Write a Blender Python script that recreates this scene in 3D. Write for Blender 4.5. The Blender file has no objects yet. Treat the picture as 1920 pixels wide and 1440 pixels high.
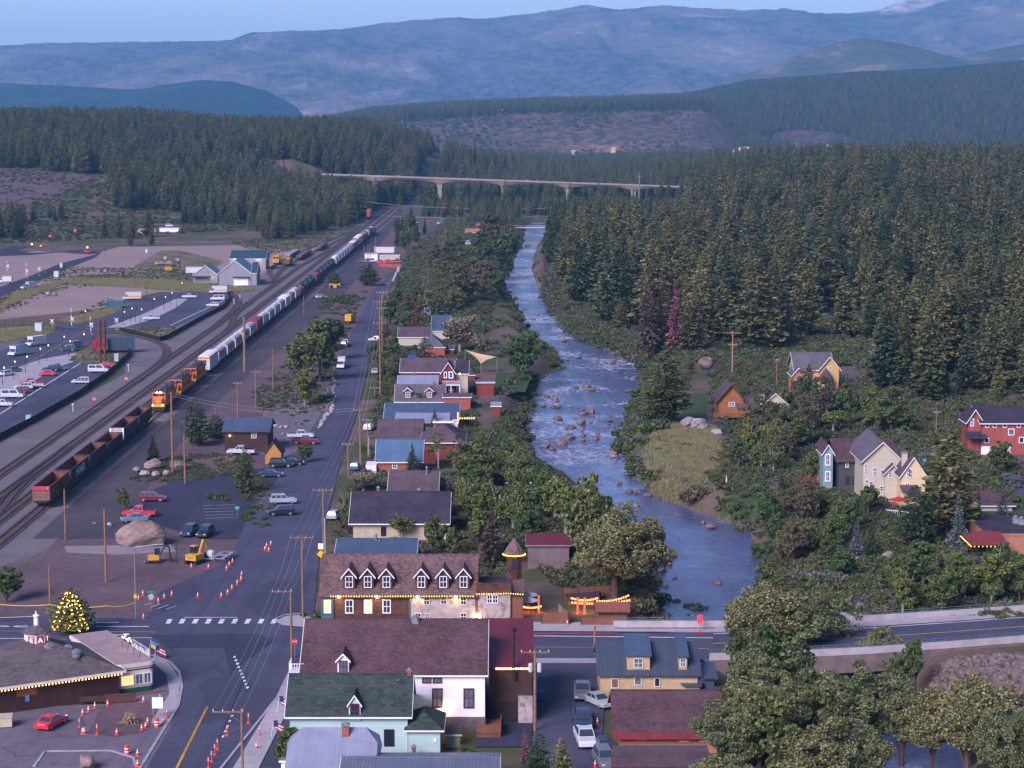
import bpy, math, random
import numpy as np
from mathutils import Vector, Matrix
R = math.radians
S = bpy.context.scene
COL = S.collection
# ------------------------------------------------------------------ camera, sky, sun, exposure
FPX, PITCH, CH = 3883.0, R(7.19), 68.0          # focal length in photo pixels, pitch below level, height above the street
cd = bpy.data.cameras.new('camera'); cam = bpy.data.objects.new('camera', cd); COL.objects.link(cam)
cd.sensor_width = 36; cd.lens = 36 * FPX / 1920; cd.clip_start = 1; cd.clip_end = 60000
cam.location = (0, 0, CH); cam.rotation_euler = (R(90) - PITCH, 0, 0)
S.camera = cam
W = bpy.data.worlds.new('World'); S.world = W; W.use_nodes = True
nt = W.node_tree; bg = nt.nodes['Background']
sky = nt.nodes.new('ShaderNodeTexSky'); sky.sky_type = 'NISHITA'; sky.sun_disc = False
sky.sun_elevation = R(9); sky.sun_rotation = R(180); sky.altitude = 1800; sky.air_density = 1.0; sky.dust_density = .3; sky.ozone_density = 3.0
tint = nt.nodes.new('ShaderNodeMix'); tint.data_type = 'RGBA'; tint.blend_type = 'MULTIPLY'; tint.inputs[0].default_value = 1
tint.inputs[7].default_value = (1.12, .79, .88, 1)
nt.links.new(sky.outputs[0], tint.inputs[6]); nt.links.new(tint.outputs[2], bg.inputs[0])
bg.inputs[1].default_value = .076
sd = bpy.data.lights.new('afterglow', 'SUN'); sun = bpy.data.objects.new('afterglow', sd); COL.objects.link(sun)
sd.energy = 2.2; sd.angle = R(32); sd.color = (1.0, .87, 1.04)
sun.rotation_euler = (R(90 - 33), 0, R(-34)); sun.location = (0, -50, 200)
S.view_settings.view_transform = 'Standard'; S.view_settings.look = 'None'; S.view_settings.gamma = 1
S.view_settings.use_curve_mapping = False; S.view_settings.exposure = 1.62
S.cycles.max_bounces = 6; S.cycles.diffuse_bounces = 2; S.cycles.glossy_bounces = 2; S.cycles.transmission_bounces = 2
S.cycles.transparent_max_bounces = 6; S.cycles.volume_bounces = 0; S.cycles.use_denoising = True
S.cycles.sample_clamp_indirect = 4
# ------------------------------------------------------------------ pixel -> place helpers (photo pixels, 1920 x 1440)
SP, CP = math.sin(PITCH), math.cos(PITCH)
def ray(px, py):
    u = (720 - py) / FPX
    return Vector(((px - 960) / FPX, CP + u * SP, -SP + u * CP))
def gr(px, py, z=0.0):
    d = ray(px, py); t = (z - CH) / d.z
    return Vector((d.x * t, d.y * t, z))
def at(px, py, Y):
    d = ray(px, py); t = Y / d.y
    return Vector((d.x * t, Y, CH + d.z * t))
# ------------------------------------------------------------------ names, labels, linking
def tag(o, label=None, cat=None, group=None, kind=None):
    if label: o['label'] = label
    if cat: o['category'] = cat
    if group: o['group'] = group
    if kind: o['kind'] = kind
    return o
def thing(name, label, cat, loc=(0, 0, 0), rz=0.0, group=None):
    o = bpy.data.objects.new(name, None); COL.objects.link(o)
    o.location = loc; o.rotation_euler = (0, 0, rz); o.empty_display_size = .3
    return tag(o, label, cat, group)
def link(name, me, parent=None, loc=None, rz=None):
    o = bpy.data.objects.new(name, me); COL.objects.link(o)
    if parent is not None: o.parent = parent
    if loc is not None: o.location = loc
    if rz is not None: o.rotation_euler = (0, 0, rz)
    return o
KIDS = {}
def dup(root, loc, rz=None, scale=None, label=None, group=None):
    r = root.copy(); COL.objects.link(r); r.location = loc
    if rz is not None: r.rotation_euler = (0, 0, rz)
    if scale is not None: r.scale = (scale,) * 3 if not hasattr(scale, '__len__') else scale
    if label: r['label'] = label
    if group: r['group'] = group
    if root.name not in KIDS:
        KIDS[root.name] = [(c, list(c.children)) for c in root.children]
    for c, gs in KIDS[root.name]:
        n = c.copy(); COL.objects.link(n); n.parent = r
        for g in gs:
            m = g.copy(); COL.objects.link(m); m.parent = n
    return r
# ------------------------------------------------------------------ mesh builder
class MB:
    def __init__(s): s.v = []; s.f = []; s.m = []
    def add(s, vs, fs, mi=0):
        b = len(s.v); s.v += [tuple(v) for v in vs]
        s.f += [tuple(b + i for i in f) for f in fs]; s.m += [mi] * len(fs); return s
    def box(s, x0, x1, y0, y1, z0, z1, mi=0):
        return s.add([(x0,y0,z0),(x1,y0,z0),(x1,y1,z0),(x0,y1,z0),(x0,y0,z1),(x1,y0,z1),(x1,y1,z1),(x0,y1,z1)],
                     [(0,3,2,1),(4,5,6,7),(0,1,5,4),(1,2,6,5),(2,3,7,6),(3,0,4,7)], mi)
    def cbox(s, c, d, rz=0, mi=0):
        cx, cy, cz = c; a, b, h = d[0]/2, d[1]/2, d[2]/2; co, si = math.cos(rz), math.sin(rz)
        vs = [(cx + x*co - y*si, cy + x*si + y*co, cz + z) for z in (-h, h) for x, y in ((-a,-b),(a,-b),(a,b),(-a,b))]
        return s.add(vs, [(0,3,2,1),(4,5,6,7),(0,1,5,4),(1,2,6,5),(2,3,7,6),(3,0,4,7)], mi)
    def quad(s, a, b, c, d, mi=0): return s.add([a, b, c, d], [(0,1,2,3)], mi)
    def prism(s, poly, axis, lo, hi, mi=0):
        # poly: list of 2-D points; axis 'x': (y,z) extruded in x, 'y': (x,z), 'z': (x,y)
        n = len(poly)
        def p(q, t): return {'x': (t, q[0], q[1]), 'y': (q[0], t, q[1]), 'z': (q[0], q[1], t)}[axis]
        vs = [p(q, lo) for q in poly] + [p(q, hi) for q in poly]
        fs = [(i, (i+1) % n, n + (i+1) % n, n + i) for i in range(n)] + [tuple(range(n-1, -1, -1)), tuple(range(n, 2*n))]
        return s.add(vs, fs, mi)
    def tube(s, pts, rad, n=6, mi=0, cap=True):
        pts = [Vector(p) for p in pts]; k = len(pts)
        rr = rad if hasattr(rad, '__len__') else [rad] * k
        vs = []; fs = []
        for i, p in enumerate(pts):
            d = (pts[min(i+1, k-1)] - pts[max(i-1, 0)]).normalized()
            a = d.cross(Vector((0,0,1)) if abs(d.z) < .9 else Vector((1,0,0))).normalized(); b = d.cross(a)
            for j in range(n):
                t = 2*math.pi*j/n; vs.append(p + (a*math.cos(t) + b*math.sin(t)) * rr[i])
        for i in range(k-1):
            for j in range(n):
                fs.append((i*n+j, i*n+(j+1)%n, (i+1)*n+(j+1)%n, (i+1)*n+j))
        if cap: fs += [tuple(range(n-1,-1,-1)), tuple((k-1)*n+j for j in range(n))]
        return s.add(vs, fs, mi)
    def lathe(s, prof, n=12, c=(0,0), mi=0):
        vs = []; fs = []; k = len(prof)
        for r_, z in prof:
            for j in range(n):
                t = 2*math.pi*(j+.5)/n; vs.append((c[0]+r_*math.cos(t), c[1]+r_*math.sin(t), z))
        for i in range(k-1):
            for j in range(n): fs.append((i*n+j, i*n+(j+1)%n, (i+1)*n+(j+1)%n, (i+1)*n+j))
        fs += [tuple(range(n-1,-1,-1)), tuple((k-1)*n+j for j in range(n))]
        return s.add(vs, fs, mi)
    def mesh(s, name, mats, smooth=False):
        me = bpy.data.meshes.new(name); me.from_pydata(s.v, [], s.f)
        for m in (mats if isinstance(mats, (list, tuple)) else [mats]): me.materials.append(m)
        if any(s.m): me.polygons.foreach_set('material_index', s.m)
        if smooth: me.polygons.foreach_set('use_smooth', [True]*len(s.f))
        me.update(); return me
    def build(s, name, mats, parent=None, loc=None, rz=None, smooth=False):
        return link(name, s.mesh(name, mats, smooth), parent, loc, rz)
def grid_mesh(name, X, Y, Z, mats, smooth=True):
    r_, c_ = X.shape
    me = bpy.data.meshes.new(name)
    me.vertices.add(r_*c_); me.vertices.foreach_set('co', np.stack([X, Y, Z], -1).astype(np.float32).ravel())
    i = np.arange(r_-1)[:, None]*c_ + np.arange(c_-1)[None, :]
    q = np.stack([i, i+1, i+c_+1, i+c_], -1).reshape(-1, 4)
    n = len(q); me.loops.add(n*4); me.loops.foreach_set('vertex_index', q.ravel().astype(np.int32))
    me.polygons.add(n); me.polygons.foreach_set('loop_start', (np.arange(n)*4).astype(np.int32))
    for m in mats: me.materials.append(m)
    me.update(calc_edges=True)
    if smooth: me.polygons.foreach_set('use_smooth', np.ones(n, bool))
    return me
def faces_mesh(name, V, n_per, mats, mi=None):
    """V: (faces*n_per, 3) array, separate faces"""
    V = np.asarray(V, np.float32); n = len(V)//n_per
    me = bpy.data.meshes.new(name); me.vertices.add(len(V)); me.vertices.foreach_set('co', V.ravel())
    me.loops.add(len(V)); me.loops.foreach_set('vertex_index', np.arange(len(V), dtype=np.int32))
    me.polygons.add(n); me.polygons.foreach_set('loop_start', (np.arange(n)*n_per).astype(np.int32))
    for m in mats: me.materials.append(m)
    if mi is not None: me.polygons.foreach_set('material_index', np.asarray(mi, np.int32))
    me.update(calc_edges=True); return me
# ------------------------------------------------------------------ numpy noise
def _h(i, j, s):
    n = np.sin(i*127.1 + j*311.7 + s*74.7) * 43758.5453
    return n - np.floor(n)
def vnoise(x, y, s=0):
    i, j = np.floor(x), np.floor(y); u, v = x-i, y-j; u = u*u*(3-2*u); v = v*v*(3-2*v)
    return (_h(i,j,s)*(1-u)+_h(i+1,j,s)*u)*(1-v) + (_h(i,j+1,s)*(1-u)+_h(i+1,j+1,s)*u)*v
def fbm(x, y, sc, o=4, s=0):
    t = 0; a = 1; k = 0; f = 1/sc
    for q in range(o): t = t + a*vnoise(x*f + 17.3*q, y*f - 9.1*q, s+q); k += a; a *= .5; f *= 2.03
    return t/k
def sstep(a, b, x):
    t = np.clip((x-a)/(b-a), 0, 1); return t*t*(3-2*t)
# ------------------------------------------------------------------ materials
MATS = {}
def _base(name):
    m = bpy.data.materials.new(name); m.use_nodes = True; t = m.node_tree
    return m, t, t.nodes['Principled BSDF']
class NT:
    """little helper to wire shader nodes"""
    def __init__(s, t): s.t = t
    def n(s, ty, ins=None, **kw):
        n = s.t.nodes.new('ShaderNode' + ty)
        for k, v in kw.items(): setattr(n, k, v)
        for k, v in (ins or {}).items():
            if isinstance(v, bpy.types.NodeSocket): s.t.links.new(v, n.inputs[k])
            else: n.inputs[k].default_value = v
        return n
    def coord(s, kind='Object', scale=(1,1,1)):
        c = s.n('TexCoord'); m = s.n('Mapping', {'Vector': c.outputs[kind], 'Scale': scale}); return m.outputs[0]
    def wpos(s, scale=(1,1,1)):
        g = s.n('NewGeometry'); m = s.n('Mapping', {'Vector': g.outputs['Position'], 'Scale': scale}); return m.outputs[0]
    def noise(s, vec, scale, detail=4, rough=.55): return s.n('TexNoise', {'Vector': vec, 'Scale': scale, 'Detail': detail, 'Roughness': rough}).outputs[0]
    def ramp(s, fac, lo, hi, a=0, b=1): return s.n('MapRange', {0: fac, 1: lo, 2: hi, 3: a, 4: b}, clamp=True).outputs[0]
    def mix(s, fac, a, b, mode='MIX'):
        n = s.n('Mix', data_type='RGBA', blend_type=mode)
        for k, v in ((0, fac), (6, a), (7, b)):
            if isinstance(v, bpy.types.NodeSocket): s.t.links.new(v, n.inputs[k])
            elif k == 0: n.inputs[0].default_value = v
            else: n.inputs[k].default_value = (*v[:3], 1)
        return n.outputs[2]
    def math(s, op, a, b=0.0):
        return s.n('Math', {0: a, 1: b}, operation=op).outputs[0]
    def bump(s, h, strength=.5, dist=.05): return s.n('Bump', {'Height': h, 'Strength': strength, 'Distance': dist}).outputs[0]
def M(name, col, rough=.8, var=.22, scale=1.2, metal=0.0, spec=.3, bump=0.0, rand=0.0, space='Object', dirt=None):
    if name in MATS: return MATS[name]
    m, t, p = _base(name); k = NT(t)
    v = k.coord('Object') if space == 'Object' else k.wpos()
    a = k.noise(v, scale, 5); lo = tuple(c*(1-var) for c in col); hi = tuple(min(1, c*(1+var)) for c in col)
    c = k.mix(k.ramp(a, .3, .7), lo, hi)
    if dirt:
        d = k.ramp(k.noise(v, scale*.27, 5, .65), .5, .72); c = k.mix(d, c, dirt)
    if rand:
        oi = k.n('ObjectInfo'); c = k.mix(k.ramp(oi.outputs['Random'], 0, 1, 0, rand), c, tuple(x*.4 for x in col))
    t.links.new(c, p.inputs['Base Color']); p.inputs['Roughness'].default_value = rough
    p.inputs['Metallic'].default_value = metal; p.inputs['Specular IOR Level'].default_value = spec
    if bump: t.links.new(k.bump(k.noise(v, scale*4, 4), bump), p.inputs['Normal'])
    MATS[name] = m; return m
def EM(name, col, strength):
    if name in MATS: return MATS[name]
    m, t, p = _base(name); p.inputs['Base Color'].default_value = (*col, 1)
    p.inputs['Emission Color'].default_value = (*col, 1); p.inputs['Emission Strength'].default_value = strength
    MATS[name] = m; return m
def bands(name, col, axis=0, period=.4, duty=.12, dark=.55, rough=.5, metal=0.0, spec=.4, var=.15, bump=.4, col2=None, vscale=.35):
    """parallel seams / boards every `period` metres along a local axis"""
    if name in MATS: return MATS[name]
    m, t, p = _base(name); k = NT(t); v = k.coord()
    sep = k.n('SeparateXYZ', {0: v}).outputs[axis]
    fr = k.math('FRACT', k.math('DIVIDE', sep, period)); line = k.ramp(fr, 0, duty, 1, 0)
    idx = k.math('FLOOR', k.math('DIVIDE', sep, period))
    wn = k.n('TexWhiteNoise', {'W': idx}, noise_dimensions='1D').outputs['Value']
    a = k.noise(v, vscale, 6, .6)
    lo = tuple(c*(1-var) for c in col); hi = col2 or tuple(min(1, c*(1+var)) for c in col)
    c = k.mix(k.ramp(a, .3, .72), lo, hi); c = k.mix(k.ramp(wn, 0, 1, 0, .25), c, tuple(x*.6 for x in col))
    c = k.mix(line, c, tuple(x*dark for x in col))
    t.links.new(c, p.inputs['Base Color']); p.inputs['Roughness'].default_value = rough
    p.inputs['Metallic'].default_value = metal; p.inputs['Specular IOR Level'].default_value = spec
    t.links.new(k.bump(line, bump, .04), p.inputs['Normal']); MATS[name] = m; return m
def shingle(name, col, w=.35, h=.16, var=.35, axes=(0, 1)):
    if name in MATS: return MATS[name]
    m, t, p = _base(name); k = NT(t); v = k.coord()
    s_ = k.n('SeparateXYZ', {0: v}); cb = k.n('CombineXYZ', {0: s_.outputs[axes[0]], 1: s_.outputs[axes[1]]}).outputs[0]
    b = k.n('TexBrick', {'Vector': cb, 'Scale': 1.0, 'Mortar Size': .02, 'Brick Width': w, 'Row Height': h, 'Bias': 0.0,
            'Color1': (*[c*(1-var) for c in col], 1), 'Color2': (*[c*(1+var) for c in col], 1), 'Mortar': (*[c*.45 for c in col], 1)})
    a = k.noise(v, .25, 6, .65); c = k.mix(k.ramp(a, .38, .72, 0, .55), b.outputs['Color'], tuple(min(1, c*1.5 + .01) for c in col))
    c = k.mix(k.ramp(k.noise(k.coord(scale=(1.5, .25, 1)), .8, 4), .55, .75, 0, .4), c, tuple(x*.55 for x in col))
    t.links.new(c, p.inputs['Base Color']); p.inputs['Roughness'].default_value = .9; p.inputs['Specular IOR Level'].default_value = .15
    t.links.new(k.bump(b.outputs['Fac'], .5, .03), p.inputs['Normal']); MATS[name] = m; return m
def stone(name, cols, mortar, scale=1.6):
    if name in MATS: return MATS[name]
    m, t, p = _base(name); k = NT(t); v = k.coord()
    vo = k.n('TexVoronoi', {'Vector': v, 'Scale': scale}); ed = k.n('TexVoronoi', {'Vector': v, 'Scale': scale}, feature='DISTANCE_TO_EDGE')
    r_ = k.n('SeparateColor', {0: vo.outputs['Color']})
    c = k.mix(r_.outputs[0], cols[0], cols[1]); c = k.mix(k.ramp(r_.outputs[1], .55, 1), c, cols[2])
    c = k.mix(k.ramp(k.noise(v, 9, 3), .3, .7, 0, .3), c, cols[0])
    e = k.ramp(ed.outputs['Distance'], .015, .06, 1, 0); c = k.mix(e, c, mortar)
    t.links.new(c, p.inputs['Base Color']); p.inputs['Roughness'].default_value = .9
    t.links.new(k.bump(e, .5, -.04), p.inputs['Normal']); MATS[name] = m; return m
def ground_mat(name, c1, c2, c3, s1=.12, s2=.9, green=None, rough=.95, gs=.05, glim=(.5, .62), road=False):
    """soil / gravel / asphalt: three-scale mottling laid out in world metres"""
    if name in MATS: return MATS[name]
    m, t, p = _base(name); k = NT(t); v = k.wpos()
    c = k.mix(k.ramp(k.noise(v, s1, 6, .62), .35, .68), c1, c2)
    c = k.mix(k.ramp(k.noise(v, s2, 5, .65), .45, .75, 0, .8), c, c3)
    if green:
        g = k.ramp(k.noise(v, gs, 8, .68), glim[0], glim[1]); gg = k.mix(k.noise(v, 1.1, 4), tuple(x*.7 for x in green), tuple(x*1.3 for x in green))
        c = k.mix(g, c, gg)
    if road:
        tr = k.ramp(k.noise(k.wpos((.55, .012, 1)), 1.0, 4, .6), .52, .68, 0, .5); c = k.mix(tr, c, tuple(x*.72 for x in c1))
        w_ = k.n('VectorMath', {0: v, 1: k.n('TexNoise', {'Vector': v, 'Scale': .5, 'Detail': 3}).outputs['Color']}, operation='ADD').outputs[0]
        e = k.n('TexVoronoi', {'Vector': w_, 'Scale': .10}, feature='DISTANCE_TO_EDGE').outputs['Distance']; c = k.mix(k.math('MULTIPLY', k.ramp(e, .004, .012, 1, 0), k.ramp(k.noise(v, .06, 2), .45, .6, 0, .75)), c, tuple(x*.5 for x in c1))
        pv = k.n('SeparateColor', {0: k.n('TexVoronoi', {'Vector': k.wpos((.10, .035, 1)), 'Scale': 1.0}, distance='CHEBYCHEV').outputs['Color']}).outputs[0]; c = k.mix(k.ramp(pv, .86, .87, 0, .45), c, tuple(x*.62 for x in c1))
        st = k.ramp(k.noise(v, .35, 3, .7), .66, .74, 0, .5); c = k.mix(st, c, tuple(x*.55 for x in c1))
    t.links.new(c, p.inputs['Base Color']); p.inputs['Roughness'].default_value = rough; p.inputs['Specular IOR Level'].default_value = .2
    t.links.new(k.bump(k.noise(v, 3.0, 4), .35, .06), p.inputs['Normal']); MATS[name] = m; return m
def leaf_mat(name, col, tip, rnd=.35, trans=.25):
    """per-leaf and per-tree colour variation"""
    if name in MATS: return MATS[name]
    m, t, p = _base(name); k = NT(t)
    g = k.n('NewGeometry').outputs['Random Per Island']; o = k.n('ObjectInfo').outputs['Random']
    c = k.mix(k.ramp(g, .15, 1), tuple(x*.6 for x in col), tip)
    c = k.mix(k.ramp(o, 0, 1, 0, rnd), c, tuple(x*.45 for x in col))
    hs = k.n('HueSaturation', {'Hue': k.ramp(o, 0, 1, .465, .525), 'Color': c}).outputs[0]
    t.links.new(hs, p.inputs['Base Color']); p.inputs['Roughness'].default_value = .75; p.inputs['Specular IOR Level'].default_value = .25
    MATS[name] = m; return m
GLASS = M('window_glass', (.02,.025,.04), .08, .3, .7, spec=.8)
GLASS2 = M('pale_window_glass', (.10,.12,.15), .1, .5, .9, spec=.8)
LIT = EM('warm_lit_window', (1.0, .55, .2), .42)
BULB = EM('warm_bulb', (1.0, .50, .14), 2.8)
BULBY = EM('yellow_bulb', (1.0, .52, .06), 2.3)
BULBR = EM('orange_red_bulb', (1.0, .20, .06), 3.4)
WHITE = M('white_paint', (.72,.72,.74), .6, .08); BLACK = M('black_paint', (.015,.015,.018), .5)
GREYM = M('galvanised_metal', (.36,.37,.40), .4, .2, metal=.6); DKMET = M('dark_metal', (.03,.03,.035), .5, metal=.3)
WOOD = M('pole_wood', (.21,.125,.08), .9, .35, 1.5, bump=.3); RED = M('red_paint', (.45,.03,.03), .5); CONC = M('concrete', (.34,.33,.34), .9, .18, .6, bump=.1)
# ------------------------------------------------------------------ terrain
WZ = -4.0                                          # water level
RIV = [(1560,1900,1700),(1540,1840,1500),(1520,1790,1400),(1470,1730,1320),(1330,1640,1245),(1262,1480,1180),(1236,1420,1130),(1228,1428,1080),(1200,1418,1040),(1165,1392,1000),(1140,1290,960),
       (1110,1210,925),(1060,1176,890),(1010,1168,855),(984,1164,820),(986,1168,785),(1006,1186,745),(1018,1204,715),(1054,1206,690),(1046,1160,668),
       (1012,1096,642),(998,1052,615),(975,1036,590),(958,1024,562),(938,1002,532),(955,992,505),(964,998,480),(976,1004,458),(980,1022,440),(985,1046,428),(1000,1050,418)]
BL = [gr(a, c, WZ) for a, b, c in RIV]; BR = [gr(b, c, WZ) for a, b, c in RIV]
RC = np.array([((l+r)/2)[:2] for l, r in zip(BL, BR)]); RW = np.array([(l-r).length/2 for l, r in zip(BL, BR)])
def rdist(x, y):
    """distance outside the water's edge (negative in the channel)"""
    x = np.asarray(x, float); y = np.asarray(y, float); best = np.full(x.shape, 1e9)
    for i in range(len(RC)-1):
        a, b = RC[i], RC[i+1]; d = b-a; L = d@d
        t = np.clip(((x-a[0])*d[0] + (y-a[1])*d[1])/L, 0, 1)
        q = np.hypot(x-a[0]-t*d[0], y-a[1]-t*d[1]) - (RW[i]*(1-t)+RW[i+1]*t)
        best = np.minimum(best, q)
    return best
def hill(x, y):
    xc = np.interp(y, np.append(RC[:, 1], 3000), np.append(RC[:, 0], 80))
    left = 52*sstep(1130, 2100, y)*sstep(np.where(y < 1750, -105, np.interp(y, [1750, 2300], [-105, 90])), np.where(y < 1750, -300, -190), x)
    left = left + 9*sstep(1050, 1400, y)*sstep(-260, -420, x)
    right = 24*sstep(520, 1500, y)*sstep(30, 230, x-xc)
    far = sstep(2300, 2700, y)
    z = (left + right)*(1 - .8*far) + 3.0*(fbm(x, y, 90, 3, 5)-.5)*sstep(25, 90, x-xc)*sstep(350, 600, y)
    return z
def terrain(x, y, chan=True):
    x = np.asarray(x, float); y = np.asarray(y, float)
    z = hill(x, y)
    if chan:
        r = rdist(x, y); b = 7.5 + 5*(fbm(x, y, 14, 3, 9)-.3)
        k = sstep(0, 1, (r+1.5)/b)
        z = np.where(r < 14, (z)*k + (WZ-1.2)*(1-k), z)
    return z
def tz(x, y): return float(terrain(np.array([x]), np.array([y]))[0])
GROUND = ground_mat('soil', (.115,.075,.07), (.17,.115,.10), (.075,.052,.052), .06, .7, green=(.062,.072,.030), gs=.035, glim=(.44,.56))
def axis(lo, hi, a, b, step, g):
    c = list(np.arange(a, b, step)); s = step; v = c[-1]
    while v < hi: s = min(s*g, 900); v += s; c.append(v)
    s = step; v = c[0]; l = []
    while v > lo: s = min(s*g, 900); v -= s; l.append(v)
    return np.array(l[::-1] + c)
xs = axis(-20000, 20000, -60, 140, 2.0, 1.06); ys = axis(60, 24000, 190, 760, 2.0, 1.022)
GX, GY = np.meshgrid(xs, ys); GZ = terrain(GX, GY)
GZ = GZ - 25*sstep(5200, 8000, GY)
tag(link('ground', grid_mesh('ground', GX, GY, GZ, [GROUND])), kind='structure')
# water surface
def water_mat():
    m, t, p = _base('river_water'); k = NT(t); v = k.wpos((1, .42, 1))
    n1 = k.noise(v, .55, 6, .65); n2 = k.noise(v, 2.2, 4, .6); h = k.math('ADD', n1, k.math('MULTIPLY', n2, .35)); h = k.math('MULTIPLY', h, k.ramp(k.noise(k.wpos((1, .5, 1)), .07, 4, .6), .36, .64, .25, 1.5))
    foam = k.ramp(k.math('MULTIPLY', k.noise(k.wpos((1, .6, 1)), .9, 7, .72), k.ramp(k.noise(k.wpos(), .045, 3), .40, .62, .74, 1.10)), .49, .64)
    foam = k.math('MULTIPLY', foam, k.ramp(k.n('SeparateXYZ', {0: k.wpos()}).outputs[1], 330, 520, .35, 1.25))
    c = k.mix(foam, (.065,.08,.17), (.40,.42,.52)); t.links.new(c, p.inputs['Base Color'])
    t.links.new(k.ramp(foam, 0, 1, .09, .7), p.inputs['Roughness']); p.inputs['IOR'].default_value = 1.33; p.inputs['Specular IOR Level'].default_value = .75
    t.links.new(k.bump(h, .55, .5), p.inputs['Normal']); return m
wl = []; wr = []
for i in range(len(RC)):
    a = RC[max(i-1, 0)]; b = RC[min(i+1, len(RC)-1)]; d = (b-a)/np.linalg.norm(b-a); n = np.array([d[1], -d[0]])
    wl.append(RC[i]-n*(RW[i]+3.0)); wr.append(RC[i]+n*(RW[i]+3.0))
wm = MB()
for i in range(len(RC)-1): wm.quad((*wl[i], WZ), (*wr[i], WZ), (*wr[i+1], WZ), (*wl[i+1], WZ))
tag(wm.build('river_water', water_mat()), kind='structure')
# ------------------------------------------------------------------ sheets laid on the ground (roads, lots, grass)
NSH = [0]
def sheet(name, pts, m, z=None, px=True, kind='structure'):
    """flat polygon given by photo pixels of its corners on the ground; each sheet lies 4 mm above the one before"""
    if z is None: NSH[0] += 1; z = .012 + .004*NSH[0]
    P = [gr(a, b, z) if px else Vector((a, b, z)) for a, b in pts]
    return tag(MB().add(P, [tuple(range(len(P)))]).build(name, m), kind=kind)
def ribbon(mb, pts, w, z, mi=0):
    """flat strip along world points"""
    P = [Vector((p[0], p[1])) for p in pts]; L = []; Rr = []
    for i, q in enumerate(P):
        d = (P[min(i+1, len(P)-1)] - P[max(i-1, 0)]).normalized(); n = Vector((-d.y, d.x))
        L.append((*(q+n*w/2), z)); Rr.append((*(q-n*w/2), z))
    for i in range(len(P)-1): mb.quad(L[i], Rr[i], Rr[i+1], L[i+1], mi)
def smooth_path(pts, n=6):
    P = [np.array(p, float) for p in pts]; P = [2*P[0]-P[1]] + P + [2*P[-1]-P[-2]]; out = []
    for i in range(1, len(P)-2):
        for j in range(n):
            t = j/n; a, b, c, d = P[i-1:i+3]
            out.append(.5*((2*b) + (-a+c)*t + (2*a-5*b+4*c-d)*t*t + (-a+3*b-3*c+d)*t**3))
    out.append(P[-2]); return out
ASPH = ground_mat('asphalt', (.056,.060,.098), (.078,.082,.124), (.046,.049,.082), .10, .8, road=True)
ASPD = ground_mat('dark_asphalt', (.034,.037,.066), (.048,.05,.082), (.028,.031,.054), .12, .8, road=True)
LOT = ground_mat('worn_lot', (.125,.108,.14), (.165,.145,.175), (.09,.078,.102), .07, .6, road=True)
DIRT = ground_mat('bare_dirt', (.10,.068,.082), (.15,.105,.112), (.062,.044,.055), .07, .8)
DIRTP = ground_mat('graded_dirt', (.245,.18,.175), (.31,.23,.215), (.18,.13,.13), .03, .35)
BALL = ground_mat('ballast_stone', (.125,.11,.125), (.18,.16,.17), (.075,.066,.076), .08, 2.2)
CIND = ground_mat('cinder_yard', (.052,.047,.062), (.085,.073,.085), (.042,.038,.05), .05, .5)
GRAV = ground_mat('pale_gravel', (.21,.18,.19), (.28,.25,.25), (.15,.125,.135), .1, 1.5)
PAVE = ground_mat('concrete_paving', (.31,.29,.32), (.38,.36,.38), (.25,.23,.26), .2, 1.0)
DGRASS = ground_mat('dry_grass', (.18,.135,.085), (.24,.185,.11), (.11,.085,.06), .1, 1.0, green=(.075,.085,.03), gs=.09, glim=(.42,.58))
GRASS = ground_mat('green_grass', (.20,.205,.08), (.30,.29,.13), (.12,.125,.055), .22, 1.6)
LAWN = ground_mat('lawn', (.035,.065,.022), (.05,.085,.03), (.025,.05,.018), .2, 1.2)
LINEW = M('white_road_paint', (.60,.60,.64), .8, .3, .8); LINEY = M('yellow_road_paint', (.50,.30,.05), .8, .3, .8)
KERB = M('kerb_concrete', (.30,.285,.31), .9, .2, .8)
# broad town zones, back to front of the stack
sheet('yard_dirt', [(-120,1150),(520,1150),(560,1040),(640,760),(690,560),(780,430),(757,393),(716,404),(560,560),(300,760),(-120,1040)], DIRT)
sheet('rail_ballast', [(-260,1130),(80,1040),(330,800),(560,605),(757,392),(735,392),(560,470),(430,520),(240,610),(235,700),(0,830),(-300,960)], BALL)
sheet('cinder_yard', [(60,1010),(230,1010),(290,890),(400,760),(640,560),(762,393),(752,393),(600,545),(330,775)], CIND)
sheet('lot_east', [(-200,500),(70,470),(170,478),(250,455),(560,436),(610,462),(520,500),(430,545),(370,560),(-200,620)], DIRTP)
sheet('grass_strip', [(-120,585),(30,548),(130,522),(300,524),(400,536),(480,545),(420,552),(250,540),(120,532),(20,572),(-120,600)], DGRASS)
sheet('scrub_strip', [(90,520),(340,507),(430,520),(440,540),(380,540),(300,528),(140,522)], DGRASS)
sheet('scrub_field', [(250,500),(300,470),(340,470),(420,490),(380,520),(300,520)], DGRASS)
sheet('scrub_bank', [(430,455),(620,432),(705,418),(640,446),(560,470),(510,470)], DGRASS)
sheet('grass_verge', [(110,600),(170,585),(210,560),(240,572),(205,592),(150,608),(120,604)], GRASS)
sheet('grass_verge.001', [(-100,625),(50,612),(100,612),(98,626),(40,640),(-100,660)], GRASS)
sheet('grass_verge.002', [(235,560),(290,545),(330,545),(300,560),(262,566)], GRASS)
sheet('lot_south', [(-100,640),(60,632),(100,625),(60,660),(-100,690)], LOT)
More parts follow.
